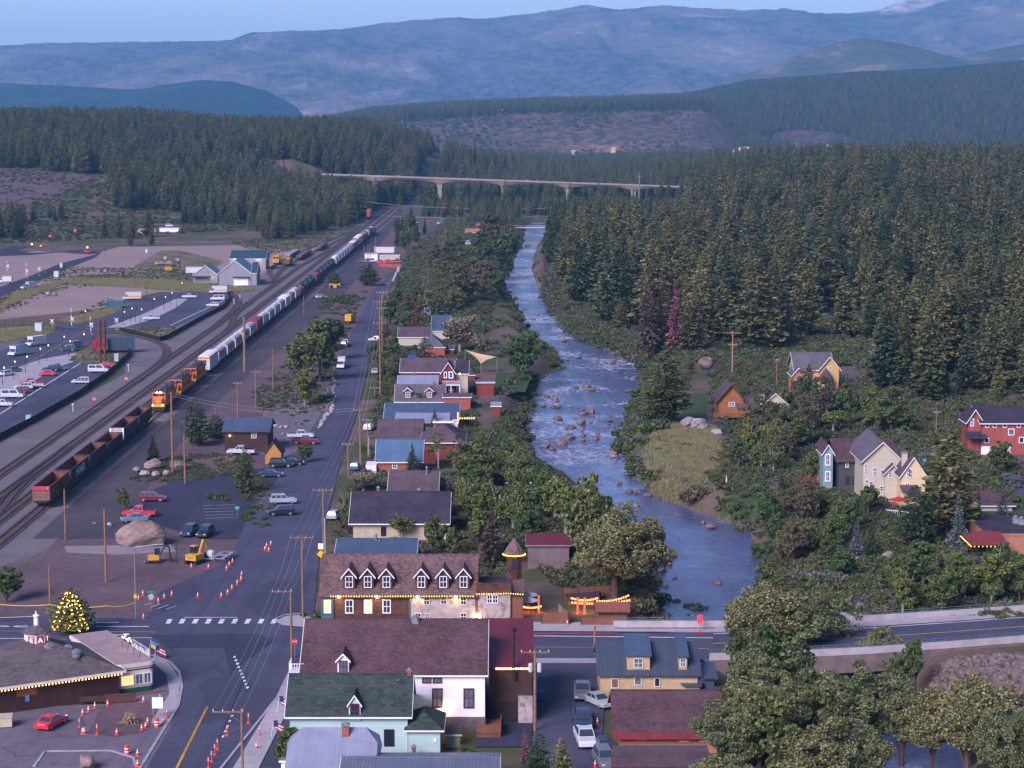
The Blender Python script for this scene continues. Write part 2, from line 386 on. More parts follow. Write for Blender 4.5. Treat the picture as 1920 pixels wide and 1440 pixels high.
# west lot street and parking areas by the tracks
sheet('museum_street', [(-140,720),(20,650),(100,610),(160,592),(240,560),(300,547),(410,547),(330,575),(240,600),(150,655),(60,720),(-140,800)], ASPH)
sheet('parking_lot', [(-120,870),(-120,752),(60,680),(152,678),(180,682),(215,690),(190,710),(60,790),(-60,850)], ASPH)
sheet('parking_lot.001', [(232,614),(330,577),(345,548),(420,548),(432,560),(424,570),(330,612),(300,617)], ASPH)
sheet('plaza', [(-60,745),(30,690),(75,674),(150,660),(160,672),(138,678),(105,690),(60,716),(-60,775)], PAVE)
sheet('plaza.001', [(200,614),(270,588),(330,560),(352,560),(330,577),(282,600),(232,614)], PAVE)
sheet('planted_bed', [(128,676),(150,655),(200,640),(240,655),(215,680),(160,680)], DGRASS)
sheet('planted_bed.001', [(222,622),(240,614),(330,614),(312,632),(300,636)], DGRASS)
sheet('far_street', [(-60,560),(60,516),(110,495),(160,482),(182,476),(160,473),(130,474),(120,470),(160,468),(190,474),(180,482),(130,502),(70,528),(20,548),(-60,585)], ASPD)
sheet('roundabout_road', [(-60,475),(0,468),(40,458),(90,444),(150,442),(60,462),(30,470),(60,474),(120,472),(60,478),(-60,482)], ASPD)
# the long street, its shoulders and the cross street
sheet('shoulder_gravel', [(470,800),(545,745),(600,740),(650,690),(655,790),(590,830),(530,860),(470,850)], LOT)
sheet('inn_lot', [(268,925),(360,890),(438,892),(470,880),(560,870),(560,985),(520,1010),(380,1010),(300,985),(262,1000)], ASPD)
sheet('work_yard', [(60,1042),(200,1018),(330,1018),(330,1060),(420,1050),(440,1130),(260,1160),(20,1160)], DIRT)
sheet('gravel_patch', [(120,1024),(320,1020),(330,1034),(220,1040),(125,1036)], GRAV)
sheet('street', [(372,1480),(560,1480),(585,1180),(600,1030),(640,860),(668,780),(720,560),(770,480),(838,418),(822,418),(765,480),(700,545),(640,660),(600,780),(520,900),(470,960),(430,1050),(300,1110),(270,1170),(330,1240),(372,1290)], ASPH)
sheet('cross_street', [(-200,1152),(270,1160),(560,1162),(640,1182),(1340,1187),(1340,1236),(915,1240),(560,1252),(520,1290),(330,1250),(-200,1250)], ASPH)
sheet('repaved_patch', [(280,1190),(480,1188),(520,1200),(460,1240),(430,1290),(400,1330),(380,1300),(395,1260),(330,1225)], ASPD)
sheet('street_edge', [(325,1215),(420,1215),(440,1300),(380,1480),(215,1480),(318,1365),(341,1300)], ASPH)
sheet('diner_forecourt', [(-100,1500),(-100,1330),(200,1320),(300,1240),(335,1260),(340,1300),(318,1365),(240,1500)], LOT)
sheet('diner_pavement', [(290,1225),(318,1245),(338,1275),(332,1325),(300,1360),(282,1355),(318,1300),(312,1265),(285,1240)], PAVE, z=.21)
sheet('pavement_east', [(560,1250),(545,1262),(400,1500),(455,1500),(560,1290)], PAVE, z=.20)
sheet('inn_pavement', [(516,1164),(535,1155),(570,1152),(640,1164),(1340,1168),(1340,1185),(640,1181),(530,1172)], PAVE, z=.20)
sheet('alley', [(915,1240),(1130,1240),(1135,1300),(1120,1500),(990,1500),(1005,1300),(915,1300)], ASPH)
sheet('alley_pavement', [(918,1243),(1118,1243),(1118,1234),(918,1234)], PAVE)
sheet('alley_lot', [(905,1300),(1005,1300),(995,1400),(890,1400)], ASPD)
sheet('street_far', [(838,418),(822,418),(826,408),(836,408)], LOT)
# plots behind the houses and meadow across the river
sheet('patio_lawn', [(930,700),(1000,695),(985,735),(930,735)], LAWN)
ms = []
def draped(name, px, m, off=.05, n=22):
    """sheet that follows the rolling ground (photo-pixel outline -> subdivided patch)"""
    P = [gr(a, b, 2.0) for a, b in px]; x0, x1 = min(p.x for p in P), max(p.x for p in P); y0, y1 = min(p.y for p in P), max(p.y for p in P)
    X, Y = np.meshgrid(np.linspace(x0, x1, n*2), np.linspace(y0, y1, n*2))
    ins = np.zeros(X.shape, bool); k = len(P)
    for i in range(k):
        a, b = P[i], P[(i+1) % k]
        c = ((a.y > Y) != (b.y > Y)) & (X < (b.x-a.x)*(Y-a.y)/((b.y-a.y) or 1e-9)+a.x); ins ^= c
    Z = terrain(X, Y)+off; mb = MB(); q = X.shape[1]
    mb.v = [tuple(v) for v in np.stack([X, Y, Z], -1).reshape(-1, 3)]
    for r_ in range(X.shape[0]-1):
        for c in range(q-1):
            if ins[r_, c] and ins[r_+1, c+1]: mb.f.append((r_*q+c, r_*q+c+1, (r_+1)*q+c+1, (r_+1)*q+c)); mb.m.append(0)
    return tag(mb.build(name, m, smooth=True), kind='structure')
draped('meadow', [(1238,872),(1328,872),(1345,845),(1345,810),(1300,795),(1240,800),(1215,840)], GRASS)
draped('riverside_lawn', [(1265,725),(1330,722),(1325,770),(1300,780),(1255,775)], LAWN)
draped('riverside_lawn.001', [(1345,905),(1440,905),(1450,930),(1370,940)], LAWN)
sheet('lane', [(1830,885),(1990,880),(1990,960),(1850,940)], ASPH)
draped('cleared_slope', [(-60,420),(-60,330),(60,322),(180,330),(225,355),(200,390),(120,410)], DIRT, off=.4)
# ------------------------------------------------------------------ painted markings
def marks(name, m, segs, w=.14):
    NSH[0] += 1; z = .02+.004*NSH[0]; mb = MB()
    for a in segs:
        p, q = gr(*a[0], z), gr(*a[1], z); ribbon(mb, [p, q], a[2] if len(a) > 2 else w, z)
    return tag(mb.build(name, m), kind='structure')
zb = [(309,330,1160),(334,355,1160),(358,379,1160),(383,404,1160),(408,429,1160),(432,453,1160),(457,478,1160),(480,500,1160),(505,517,1160)]
NSH[0] += 1; zz = .02+.004*NSH[0]; mb = MB()
for k_ in range(9):
    x = 310+k_*24.6; mb.quad(*[gr(a, b, zz) for a, b in ((x,1169),(x+9,1169),(x+14,1160.5),(x+5,1160.5))])
tag(mb.build('crosswalk', LINEW), kind='structure')
marks('road_lines', LINEW, [((345,1157.5),(445,1157.5),.25),((180,1167),(222,1167),.3),((180,1174.5),(279,1174.5),.3),((165,1195.5),(285,1196),.2),((-60,1178),(52,1173),.25),((-60,1170),(52,1176),.25),((-60,1160),(60,1156),.3),
      ((230,1189),(242,1189.5),.9),((209,1190.5),(235,1190.5),.3),((0,1197),(60,1197),.25),((1000,1192),(1340,1196),.3)])
marks('centre_lines', LINEY, [((330,1440),(388,1325),.16),((332.5,1440),(389.5,1325),.16),((-60,1184),(52,1183),.15),((175,1183.5),(292,1185),.15),((40,688),(160,620),.2),((225,575),(300,553),.2),((1000,1213),(1330,1216),.15)])
marks('parking_lines', LINEW, [((0,776),(152,680),.35),((320,610),(420,563),.35)] + [((x0, y0),(x0+22, y0-.5),.12) for x0, y0 in ((905,1366),(905,1354),(925,1340),(930,1327),(930,1313),(932,1309))] +
      [((380+i*1.5, 948+i*6),(440, 946+i*6),.12) for i in range(5)] + [((270,1135+0),(285,1131),.15),((282,1139),(300,1132),.15),((296,1141),(316,1134),.15),((312,1142),(330,1136),.15)] +
      [((112+i*7, 752-i*6),(150+i*7, 751-i*6),.12) for i in range(6)])
sheet('new_patch', [(440,1256),(462,1258),(450,1290),(395,1420),(380,1480),(360,1480),(400,1350)], ASPH)
# a dashed line of fresh trench markers beside the new kerb
marks('dashed_line', LINEW, [((462-i*2.7, 1281-i*6.4),(460.6-i*2.7, 1284.4-i*6.4),.30) for i in range(-1, 9)] + [((440-i*4.2,1331+i*9.6),(438.6-i*4.2,1334.6+i*9.6),.26) for i in range(1,6)])
sheet('red_kerb', [(1000,1189.2),(1152,1188.2),(1152,1186),(1000,1187)], M('red_kerb_paint', (.42,.03,.05), .7, .2), z=.207)
def kerb(name, pts, w=.18, h=.22, px=True):
    P = [gr(a, b) if px else Vector((a, b, 0)) for a, b in pts]; mb = MB()
    for a, b in zip(P, P[1:]):
        d = (b-a); L = d.length; mb.cbox(((a.x+b.x)/2, (a.y+b.y)/2, h/2), (L, w, h), math.atan2(d.y, d.x))
    return tag(mb.build(name, KERB), kind='structure')
kerb('kerb', [(285,1230),(318,1243),(336,1262),(341,1290),(334,1325),(318,1352),(240,1480)], .35)
kerb('kerb.001', [(64,1440),(84,1411),(208,1410),(250,1423),(255,1440)], .3)
kerb('kerb.002', [(560,1252),(545,1258),(520,1310),(385,1480)], .3)
kerb('kerb.003', [(515,1163),(535,1154.5),(572,1151.5)], .25)
kerb('kerb.004', [(516,1165),(530,1173),(640,1182),(1000,1189.5)], .25)
# ------------------------------------------------------------------ far hills
def hills(name, prof, Y, m, base=-24, front=2600, amp=.1, seed=1, n=420, rows=40, px0=-420, px1=2350, ksc=900):
    """a range whose crest follows a measured profile; slopes carry gullies and spurs"""
    px = np.linspace(px0, px1, n); pr = np.array(prof, float); cy = np.interp(px, pr[:, 0], pr[:, 1])
    cz = np.array([at(a, b, Y).z for a, b in zip(px, cy)]); cx = np.array([at(a, 300, Y).x for a in px])
    t = np.concatenate([np.linspace(0, 1, rows), np.linspace(1.05, 1.6, 8)])
    T, _ = np.meshgrid(t, px, indexing='ij'); X = np.repeat(cx[None], len(t), 0); CZ = np.repeat(cz[None], len(t), 0)
    YY = Y - front*(1-T); f = np.where(T <= 1, T**1.15, 1-(T-1)*1.1)
    g = (fbm(X + 300*fbm(X, YY, 1500, 3, seed+9), YY*.8, ksc, 5, seed) - .5) * 2
    e = np.sin(np.clip(T, 0, 1)*math.pi)**.8
    Z = base + (CZ-base)*f + amp*(CZ-base)*g*e*1.6
    fine = np.where(np.abs(T-1) < .03, (fbm(X, YY, ksc*.05, 3, seed+3)-.5)*amp*.12*(CZ-base), 0)
    return tag(link(name, grid_mesh(name, X, YY, Z+fine, [m])), kind='structure')
def mtn_mat(name, forest, bare, rock, sc, lim=(.5, .62), treesc=.05, peak=None):
    m, t, p = _base(name); k = NT(t); v = k.wpos((1, .32, 2.2))
    a = k.ramp(k.noise(v, sc, 9, .72), *lim); b = k.ramp(k.noise(v, sc*3.1, 6, .7), .56, .66)
    tr = k.ramp(k.noise(v, treesc, 3, .7), .36, .62)
    fo = k.mix(tr, tuple(x*.45 for x in forest), tuple(x*1.3 for x in forest))
    ba = k.mix(k.math('MULTIPLY', tr, .6), bare, forest)
    c = k.mix(a, fo, ba); c = k.mix(k.math('MULTIPLY', b, a), c, rock)
    if peak:
        d = k.n('VectorMath', {0: k.wpos(), 1: peak}, operation='DISTANCE').outputs['Value']; pk = k.math('MULTIPLY', k.ramp(d, 150, 420, 1, 0), k.ramp(k.noise(k.wpos((1, .3, .5)), .012, 6, .7), .38, .56)); c = k.mix(pk, c, (.62,.54,.52))
    t.links.new(c, p.inputs['Base Color']); p.inputs['Roughness'].default_value = 1; p.inputs['Specular IOR Level'].default_value = 0
    t.links.new(k.bump(k.noise(v, treesc*.6, 6, .75), 1.0, 45), p.inputs['Normal']); return m
hills('mountains', [(-420,100),(-300,95),(0,87),(60,82),(100,80),(250,79),(410,77),(470,72),(540,60),(580,58),(640,55),(700,45),(780,38),(860,33),(900,36),(960,30),(1010,24),(1060,15),(1100,9),(1150,18),(1240,11),(1300,14),(1400,20),(1470,16),(1520,24),(1590,26),(1640,18),(1680,5),(1720,-12),(1800,-30),(1900,-20),(2350,-10)],
      14000, mtn_mat('mountain_slopes', (.10,.095,.10), (.25,.19,.185), (.38,.32,.32), .0011, (.47,.60), .016, tuple(at(1715, 22, 13800))), front=6500, amp=.22, seed=3, n=700, rows=140, ksc=1000)
hills('brown_hill', [(1150,260),(1280,185),(1380,142),(1440,125),(1500,100),(1560,80),(1612,70),(1680,80),(1740,95),(1790,108),(1830,98),(1920,80),(2350,60)], 8600,
      mtn_mat('brown_hill_slopes', (.06,.075,.04), (.20,.15,.09), (.34,.24,.17), .0016, (.36,.56), .03), front=2600, amp=.12, seed=8, px0=1150)
hills('blue_hill', [(-420,170),(-300,165),(0,155),(60,158),(160,163),(270,168),(300,160),(380,150),(440,153),(500,170),(540,190),(580,215),(640,250),(760,290)], 8600,
      mtn_mat('blue_hill_slopes', (.035,.06,.04), (.17,.13,.10), (.28,.22,.17), .0024, (.54,.66), .045), front=2600, amp=.14, seed=12, px1=760)
hills('forest_ridge', [(1000,260),(1160,200),(1240,184),(1300,171),(1400,150),(1500,142),(1600,134),(1750,128),(1920,112),(2350,90)], 6600,
      mtn_mat('ridge_slopes', (.035,.06,.04), (.13,.11,.08), (.2,.16,.13), .002, (.62,.74), .045), front=2000, amp=.08, seed=21, px0=1000)
# nearer plateau on the right with its bare bluff
def plateau(px, T):
    """height of the plateau at photo column px and depth fraction T (0 at 3500 m, 1 at 5300 m)"""
    pr = np.array([(300,262),(500,246),(600,232),(640,224),(700,212),(850,202),(1000,196),(1150,193),(1300,187),(1450,160),(1600,151),(1750,146),(1850,134),(1920,130),(2400,118)], float)
    cy = np.interp(px, pr[:, 0], pr[:, 1]); ztop = CH + (230-cy)/FPX*5300
    bl = sstep(560, 660, px)*(1-sstep(1290, 1420, px))
    f = T*(1-bl) + bl*(.62*sstep(.05, .27, T) + .10*sstep(.0, .1, T) + .28*T)
    return -4 + (ztop+4)*f
px = np.linspace(280, 2450, 420); tt = np.linspace(0, 1.3, 110)
T, PX = np.meshgrid(tt, px, indexing='ij'); YY = 3500 + 1800*T
PXD = PX + 40*(fbm(PX, T*300, 200, 2, 31)-.5); TD = T + .07*(fbm(PX, T*120, 70, 4, 33)-.5)*.4*np.clip(T*4, 0, 1)
ZZ = plateau(PXD, np.clip(TD, 0, 1)); ZZ = np.where(T > 1, ZZ-(T-1)*60, ZZ) + (fbm(PX*3, YY, 170, 4, 35)-.5)*3*np.clip(T*6, 0, 1)
XX = (PX-960)/FPX*(YY*CP + 8)
def bluff_mat():
    m, t, p = _base('bluff_slopes'); k = NT(t); v = k.wpos()
    c = k.mix(k.ramp(k.noise(v, .006, 6, .68), .35, .65), (.10,.068,.07), (.165,.105,.098))
    z = k.n('SeparateXYZ', {0: k.wpos()}).outputs[2]
    scree = k.math('MULTIPLY', k.ramp(k.noise(v, .0045, 5, .6), .44, .58), k.ramp(z, 14, 40, 1, .0))
    c = k.mix(scree, c, (.32,.19,.15)); sh = k.ramp(k.noise(v, .055, 4, .7), .40, .54)
    c = k.mix(k.math('MULTIPLY', sh, k.ramp(z, 10, 34, .3, .95)), c, (.05,.05,.04))
    t.links.new(c, p.inputs['Base Color']); p.inputs['Roughness'].default_value = 1; p.inputs['Specular IOR Level'].default_value = 0; return m
tag(link('bluff_terrain', grid_mesh('bluff_terrain', XX, YY, ZZ, [bluff_mat()])), kind='structure')
def plateau_z(x, y):
    px_ = x*FPX/(y*CP+8)+960; T_ = (y-3500)/1800
    return np.where(T_ < 0, terrain(x, y, False), plateau(px_, np.clip(T_, 0, 1)))
# ------------------------------------------------------------------ vegetation: crown and trunk meshes, shared by copies
NEEDLE = [leaf_mat('pine_needles', (.105,.128,.046), (.225,.245,.085), .8), leaf_mat('fir_needles', (.060,.098,.045), (.12,.175,.072), .75),
          leaf_mat('olive_needles', (.135,.142,.05), (.245,.245,.088), .7)]
BLUEN = leaf_mat('blue_spruce_needles', (.085,.125,.13), (.16,.21,.22), .25); REDN = leaf_mat('dead_red_needles', (.20,.07,.075), (.30,.12,.12), .2)
BROWNN = leaf_mat('brownish_needles', (.10,.075,.055), (.15,.11,.075), .3)
LEAF = [leaf_mat('green_leaves', (.066,.105,.030), (.145,.20,.06), .4), leaf_mat('cottonwood_leaves', (.115,.135,.05), (.26,.28,.12), .3),
        leaf_mat('bright_leaves', (.085,.125,.028), (.19,.235,.055), .3), leaf_mat('dry_leaves', (.095,.092,.048), (.165,.15,.075), .35), leaf_mat('pale_leaves', (.17,.15,.10), (.27,.245,.16), .2)]
SHRUB = [leaf_mat('willow_shrub_leaves', (.060,.094,.030), (.12,.165,.052), .5), leaf_mat('dry_shrub_leaves', (.085,.092,.04), (.145,.145,.065), .45), leaf_mat('grey_shrub_leaves', (.085,.095,.075), (.14,.155,.12), .3)]
BARK = M('bark', (.085,.055,.045), .95, .3, 2); BARKP = M('pale_bark', (.22,.20,.19), .9, .25, 2); BARKR = M('reddish_bark', (.13,.07,.058), .95, .3, 1.5)
def quads(c, u, v): return np.stack([c-u-v, c+u-v, c+u+v, c-u+v], 1).reshape(-1, 3)
def unit(a): return a/np.maximum(np.linalg.norm(a, axis=-1, keepdims=True), 1e-6)
def conifer_mesh(name, seed, H=24.0, rad=4.2, base=.10, pw=.85, dens=1.0, leaf=.42, droop=.25, gap=.12, m=None):
    """whorls of drooping boughs, each bough a run of small needle sprays"""
    g = np.random.default_rng(seed); C = []; U = []; V = []
    nz = int(40*dens); zs = base + (1-base)*(np.linspace(0, 1, nz)**.92)
    for t in zs:
        tt = (t-base)/(1-base); r0 = rad*(1-tt)**pw*(1 - .55*max(0, .12-tt)/.12) + .18
        for k in range(int(5 + 6*(1-tt))):
            if g.random() < gap: continue
            a = g.random()*2*math.pi; L = r0*g.uniform(.68, 1.12); ca, sa = math.cos(a), math.sin(a)
            n = max(3, int(L*4.2*dens)); s = g.uniform(.12, 1, n)**.75
            d = np.array([ca, sa, 0]); side = np.array([-sa, ca, 0])
            z = t*H - droop*L*s**1.6 + .18*L*s + g.normal(0, .10, n)
            w = g.normal(0, .22*L, n)*(1-.6*s)
            c = d*(L*s)[:, None] + side*w[:, None]; c[:, 2] = z
            uu = unit(d + g.normal(0, .45, (n, 3))); vv = unit(np.cross(uu, unit(np.array([0, 0, 1.0]) + g.normal(0, .6, (n, 3)))))
            sz = leaf*g.uniform(.6, 1.25, n)*(.55+.45*(1-tt))
            C.append(c); U.append(uu*(sz*1.25)[:, None]); V.append(vv*(sz*.55)[:, None])
    return faces_mesh(name, quads(np.vstack(C), np.vstack(U), np.vstack(V)), 4, [m or NEEDLE[0]])
def trunk_mesh(name, H, r, m, seed=0, limbs=0):
    g = random.Random(seed); mb = MB(); mb.tube([(0,0,-.6),(0,0,H*.3),(g.uniform(-.1,.1),0,H*.65),(0,0,H*.97)], [r*1.15, r*.8, r*.45, .03], 7)
    for i in range(limbs):
        z = H*g.uniform(.12, .6); a = g.random()*6.28; L = H*.11
        mb.tube([(0,0,z),(math.cos(a)*L, math.sin(a)*L, z+L*.1)], [.06, .02], 4)
    return mb.mesh(name, m)
def broadleaf(name, seed, H=10.0, rad=4.0, nclump=46, per=85, leaf=.26, base=.22, m=None, bark=None, columnar=1.0, lobes=7, open_=.0):
    """trunk forking into limbs; leaf clumps gather round limb ends, leaving gaps between lobes"""
    g = np.random.default_rng(seed); rd = random.Random(seed); tb = MB(); ends = []
    tb.tube([(0,0,-.5),(0,0,H*base),(rd.uniform(-.2,.2),rd.uniform(-.2,.2),H*.55)], [H*.028, H*.022, H*.014], 7)
    for i in range(lobes):
        a = i*2.4 + rd.uniform(-.4, .4); zt = H*rd.uniform(.42, .8) ; rr = rad*rd.uniform(.3, .62)*(1.15-.75*max(0, zt/H-.45))
        z0 = H*rd.uniform(base*.8, .45); e = Vector((math.cos(a)*rr, math.sin(a)*rr, zt)); mid = Vector((math.cos(a)*rr*.45, math.sin(a)*rr*.45, z0+(zt-z0)*.5))
        tb.tube([(0,0,z0), mid, e], [H*.012, H*.008, .02], 5); ends.append(e)
        for q in range(2):
            b = a + rd.uniform(-1, 1); f = mid + Vector((math.cos(b), math.sin(b), rd.uniform(.2, .7)))*rad*rd.uniform(.2, .36); tb.tube([mid, f], [H*.006, .015], 4); ends.append(f)
    ends.append(Vector((0, 0, H*.93))); E = np.array([list(e) for e in ends]); C = []; U = []; V = []; lob = unit(g.normal(0, 1, (9, 3))); la = g.uniform(-.55, .48, 9)
    for i in range(nclump):
        r_ = g.uniform(.18, .36)*rad*.62
        if open_ > .2: e = E[g.integers(len(E))]; c = e + g.normal(0, 1, 3)*np.array([rad*.15, rad*.15, H*.05])
        else:
            d0 = unit(g.normal(0, 1, 3)); q = .62 + float(np.sum(la*np.maximum(0, lob@d0)**3)); c = d0*(g.random()**.38)*q*1.15*np.array([rad, rad, H*.44]); c[2] += H*.53
            k_ = max(0, (c[2]/H-.55)/.45); c[:2] *= 1-.32*k_*k_
        c[2] = min(max(c[2], H*.10), H*.97)
        n = int(per*g.uniform(.6, 1.3)*(1-open_)); d = unit(g.normal(0, 1, (n, 3))); rr = r_*g.uniform(.55, 1.0, n)**.5
        p = c + d*rr[:, None]*np.array([1, 1, .8*columnar])
        uu = unit(g.normal(0, 1, (n, 3))); vv = unit(np.cross(uu, g.normal(0, 1, (n, 3)))); s = leaf*g.uniform(.55, 1.2, n)
        C.append(p); U.append(uu*s[:, None]*.62); V.append(vv*s[:, None]*.45)
    return tb.mesh(name+'_trunk', bark or BARK), faces_mesh(name+'_crown', quads(np.vstack(C), np.vstack(U), np.vstack(V)), 4, [m or LEAF[0]])
def shrub_mesh(name, seed, m, n=620, leaf=.17, flat=.8):
    g = np.random.default_rng(seed); C = []
    for i in range(9):
        c = g.normal(0, .38, 3); c[2] = abs(c[2])*.7+.35; d = unit(g.normal(0, 1, (n//9, 3))); C.append(c + d*(g.uniform(.28, .5)*g.uniform(.4, 1, n//9)**.5)[:, None])
    C = np.vstack(C); C[:, 2] = np.abs(C[:, 2])*flat; k = len(C)
    uu = unit(g.normal(0, 1, (k, 3)) + [0, 0, .5]); vv = unit(np.cross(uu, g.normal(0, 1, (k, 3)))); s = leaf*g.uniform(.5, 1.2, k)
    return faces_mesh(name, quads(C, uu*s[:, None]*.75, vv*s[:, None]*.34), 4, [m])
# ---- kinds: name -> (height of mesh, [(trunk mesh, crown mesh)...])
KIND = {}
def reg(kind, H, pairs): KIND[kind] = (H, pairs)
reg('pine', 24, [(trunk_mesh('pine_trunk_%d' % i, 24, .42, BARKR, i, 6), conifer_mesh('pine_crown_%d' % i, 10+i, 24, r_, b, pw, 1.0, .44, .2, .16, NEEDLE[n])) for i, (r_, b, pw, n) in
                 enumerate([(4.9,.07,.60,0),(4.3,.13,.52,2),(5.3,.05,.72,2),(4.1,.07,.64,0)])])
reg('fir', 24, [(trunk_mesh('fir_trunk_%d' % i, 24, .36, BARK, i), conifer_mesh('fir_crown_%d' % i, 30+i, 24, r_, .06, pw, 1.1, .40, .34, .08, NEEDLE[n])) for i, (r_, pw, n) in
                enumerate([(3.5,.95,1),(3.1,.85,0),(3.8,.9,1)])])
reg('blue_spruce', 10, [(trunk_mesh('spruce_trunk', 10, .2, BARK), conifer_mesh('blue_spruce_crown', 41, 10, 2.3, .03, .95, .85, .26, .3, .05, BLUEN))])
reg('dead_conifer', 24, [(trunk_mesh('dead_conifer_trunk', 24, .3, BARKR), conifer_mesh('dead_conifer_crown', 42, 24, 2.7, .1, .9, .95, .38, .3, .22, REDN))])
reg('brown_conifer', 24, [(trunk_mesh('brown_conifer_trunk', 24, .3, BARKR), conifer_mesh('brown_conifer_crown', 43, 24, 3.0, .05, .85, 1.0, .4, .3, .12, BROWNN))])
reg('round_pine', 10, [(trunk_mesh('round_pine_trunk', 10, .25, BARKR), conifer_mesh('round_pine_crown', 44, 10, 3.4, .06, .48, .8, .30, .05, .06, NEEDLE[1])),
                       (trunk_mesh('round_pine_trunk_b', 10, .25, BARKR), conifer_mesh('round_pine_crown_b', 45, 10, 2.9, .05, .55, .8, .28, .05, .06, NEEDLE[0]))])
reg('tree', 10, [broadleaf('leafy_tree_%d' % i, 50+i, 10, r_, nc, 80, .27, .2, LEAF[n], BARK, 1.0, lo) for i, (r_, nc, n, lo) in enumerate([(3.9,84,0,8),(3.4,76,0,7),(4.2,92,0,9)])])
reg('bright_tree', 10, [broadleaf('bright_tree_%d' % i, 60+i, 10, 3.6, 78, 80, .27, .22, LEAF[2], BARKP, 1.1, 8) for i in range(2)])
reg('dry_tree', 10, [broadleaf('dry_tree_%d' % i, 70+i, 10, 4.1, 88, 80, .26, .18, LEAF[3], BARK, 1.0, 9) for i in range(2)])
reg('cottonwood', 16, [broadleaf('cottonwood_%d' % i, 80+i, 16, 6.0, 185, 230, .205, .2, LEAF[1], BARK, 1.15, 12) for i in range(3)])
reg('birch', 10, [broadleaf('birch_%d' % i, 90+i, 10, 2.7, 34, 70, .22, .2, LEAF[0], BARKP, 1.2, 7, .25) for i in range(2)])
reg('pale_tree', 10, [broadleaf('pale_tree', 95, 10, 4.0, 54, 70, .26, .2, LEAF[4], BARKP, 1.1, 9, .15)])
reg('bare_tree', 10, [broadleaf('bare_tree', 97, 10, 3.6, 16, 40, .24, .2, LEAF[4], BARKP, 1, 14, .55)])
SH = [shrub_mesh('willow_shrub_mesh_%d' % i, 100+i, SHRUB[0]) for i in range(3)] + [shrub_mesh('dry_shrub_mesh_%d' % i, 110+i, SHRUB[1]) for i in range(2)] + [shrub_mesh('grey_shrub_mesh', 115, SHRUB[2])]
def tuft_mesh(name, seed, m, n=70):
    g = np.random.default_rng(seed); c = np.stack([g.normal(0, .45, n), g.normal(0, .45, n), np.zeros(n)], 1); a = g.uniform(0, 6.28, n); u = np.stack([np.cos(a), np.sin(a), 0*a], 1)*.035; h = g.uniform(.35, .9, n); tip = c + np.stack([g.normal(0, .2, n), g.normal(0, .2, n), h], 1)
    return faces_mesh(name, np.stack([c-u, c+u, tip+u*.3, tip-u*.3], 1).reshape(-1, 3), 4, [m])
reg('tuft', 1.0, [(None, tuft_mesh('grass_tuft_%d' % i, 120+i, leaf_mat('meadow_blades_%d' % i, cc, tt, .4))) for i, (cc, tt) in enumerate((((.22,.23,.085), (.38,.36,.17)), ((.15,.175,.06), (.30,.30,.13)), ((.26,.22,.12), (.40,.34,.19))))])
RT = random.Random(7); ROOTS = {}
NAMES = {'pine': 'pine_tree', 'fir': 'fir_tree', 'blue_spruce': 'spruce_tree', 'dead_conifer': 'dead_conifer', 'brown_conifer': 'brown_conifer', 'round_pine': 'pine_tree',
         'tree': 'leafy_tree', 'bright_tree': 'leafy_tree', 'dry_tree': 'leafy_tree', 'cottonwood': 'cottonwood_tree', 'birch': 'birch_tree', 'pale_tree': 'leafy_tree', 'bare_tree': 'bare_tree'}
CATS = {'birch': 'birch', 'cottonwood': 'tree'}
def plant(kind, loc, h, label, group=None, wide=1.0, v=None):
    H, pairs = KIND[kind]; v = RT.randrange(len(pairs)) if v is None else v % len(pairs); s = h/H
    cat = 'conifer' if kind in ('pine', 'fir', 'blue_spruce', 'dead_conifer', 'brown_conifer', 'round_pine') else 'tree'
    o = thing(NAMES[kind], label, cat, loc, RT.random()*6.28, group); o.scale = (s*wide, s*wide, s)
    link('trunk', pairs[v][0], o); link('crown', pairs[v][1], o); return o
def P(px, pyb, z=None):
    p = gr(px, pyb)
    for _ in range(4): p = gr(px, pyb, tz(p.x, p.y))
    return p
HALF = {'pine': 4.2/24, 'fir': 3.5/24, 'blue_spruce': .23, 'dead_conifer': .115, 'brown_conifer': .125, 'round_pine': .30, 'tree': .34, 'bright_tree': .33, 'dry_tree': .35, 'cottonwood': .33, 'birch': .33, 'pale_tree': .35, 'bare_tree': .36}
def T(kind, px, pyb, pyt, w, label, group=None, v=None):
    """tree measured in the photo: foot, top and crown width in pixels"""
    p = P(px, pyb); top = at(px, pyt, p.y); h = top.z - p.z; sc = FPX/(p.y*CP)
    return plant(kind, p, h, label, group, max(.55, min(1.9, (w/sc/2)/(HALF[kind]*h))), v)
def shrub(loc, r_, label, group=None, v=0, flat=1.0):
    o = link('shrub', SH[v]); o.location = loc; o.rotation_euler = (0, 0, RT.random()*6.28); o.scale = (r_*1.05, r_*1.05, r_*flat); return tag(o, label, 'shrub', group)
def inside(x, y, Pg):
    x = np.asarray(x); ins = np.zeros(x.shape, bool); k = len(Pg)
    for i in range(k):
        a, b = Pg[i], Pg[(i+1) % k]; ins ^= ((a[1] > y) != (b[1] > y)) & (x < (b[0]-a[0])*(y-a[1])/((b[1]-a[1]) or 1e-9)+a[0])
    return ins
def jitter(x0, x1, y0, y1, sp, seed):
    g = np.random.default_rng(seed); X, Y = np.meshgrid(np.arange(x0, x1, sp), np.arange(y0, y1, sp)); X = X + (np.arange(X.shape[0]) % 2)[:, None]*sp/2
    return (X + g.uniform(-.42, .42, X.shape)*sp).ravel(), (Y + g.uniform(-.42, .42, X.shape)*sp).ravel(), g
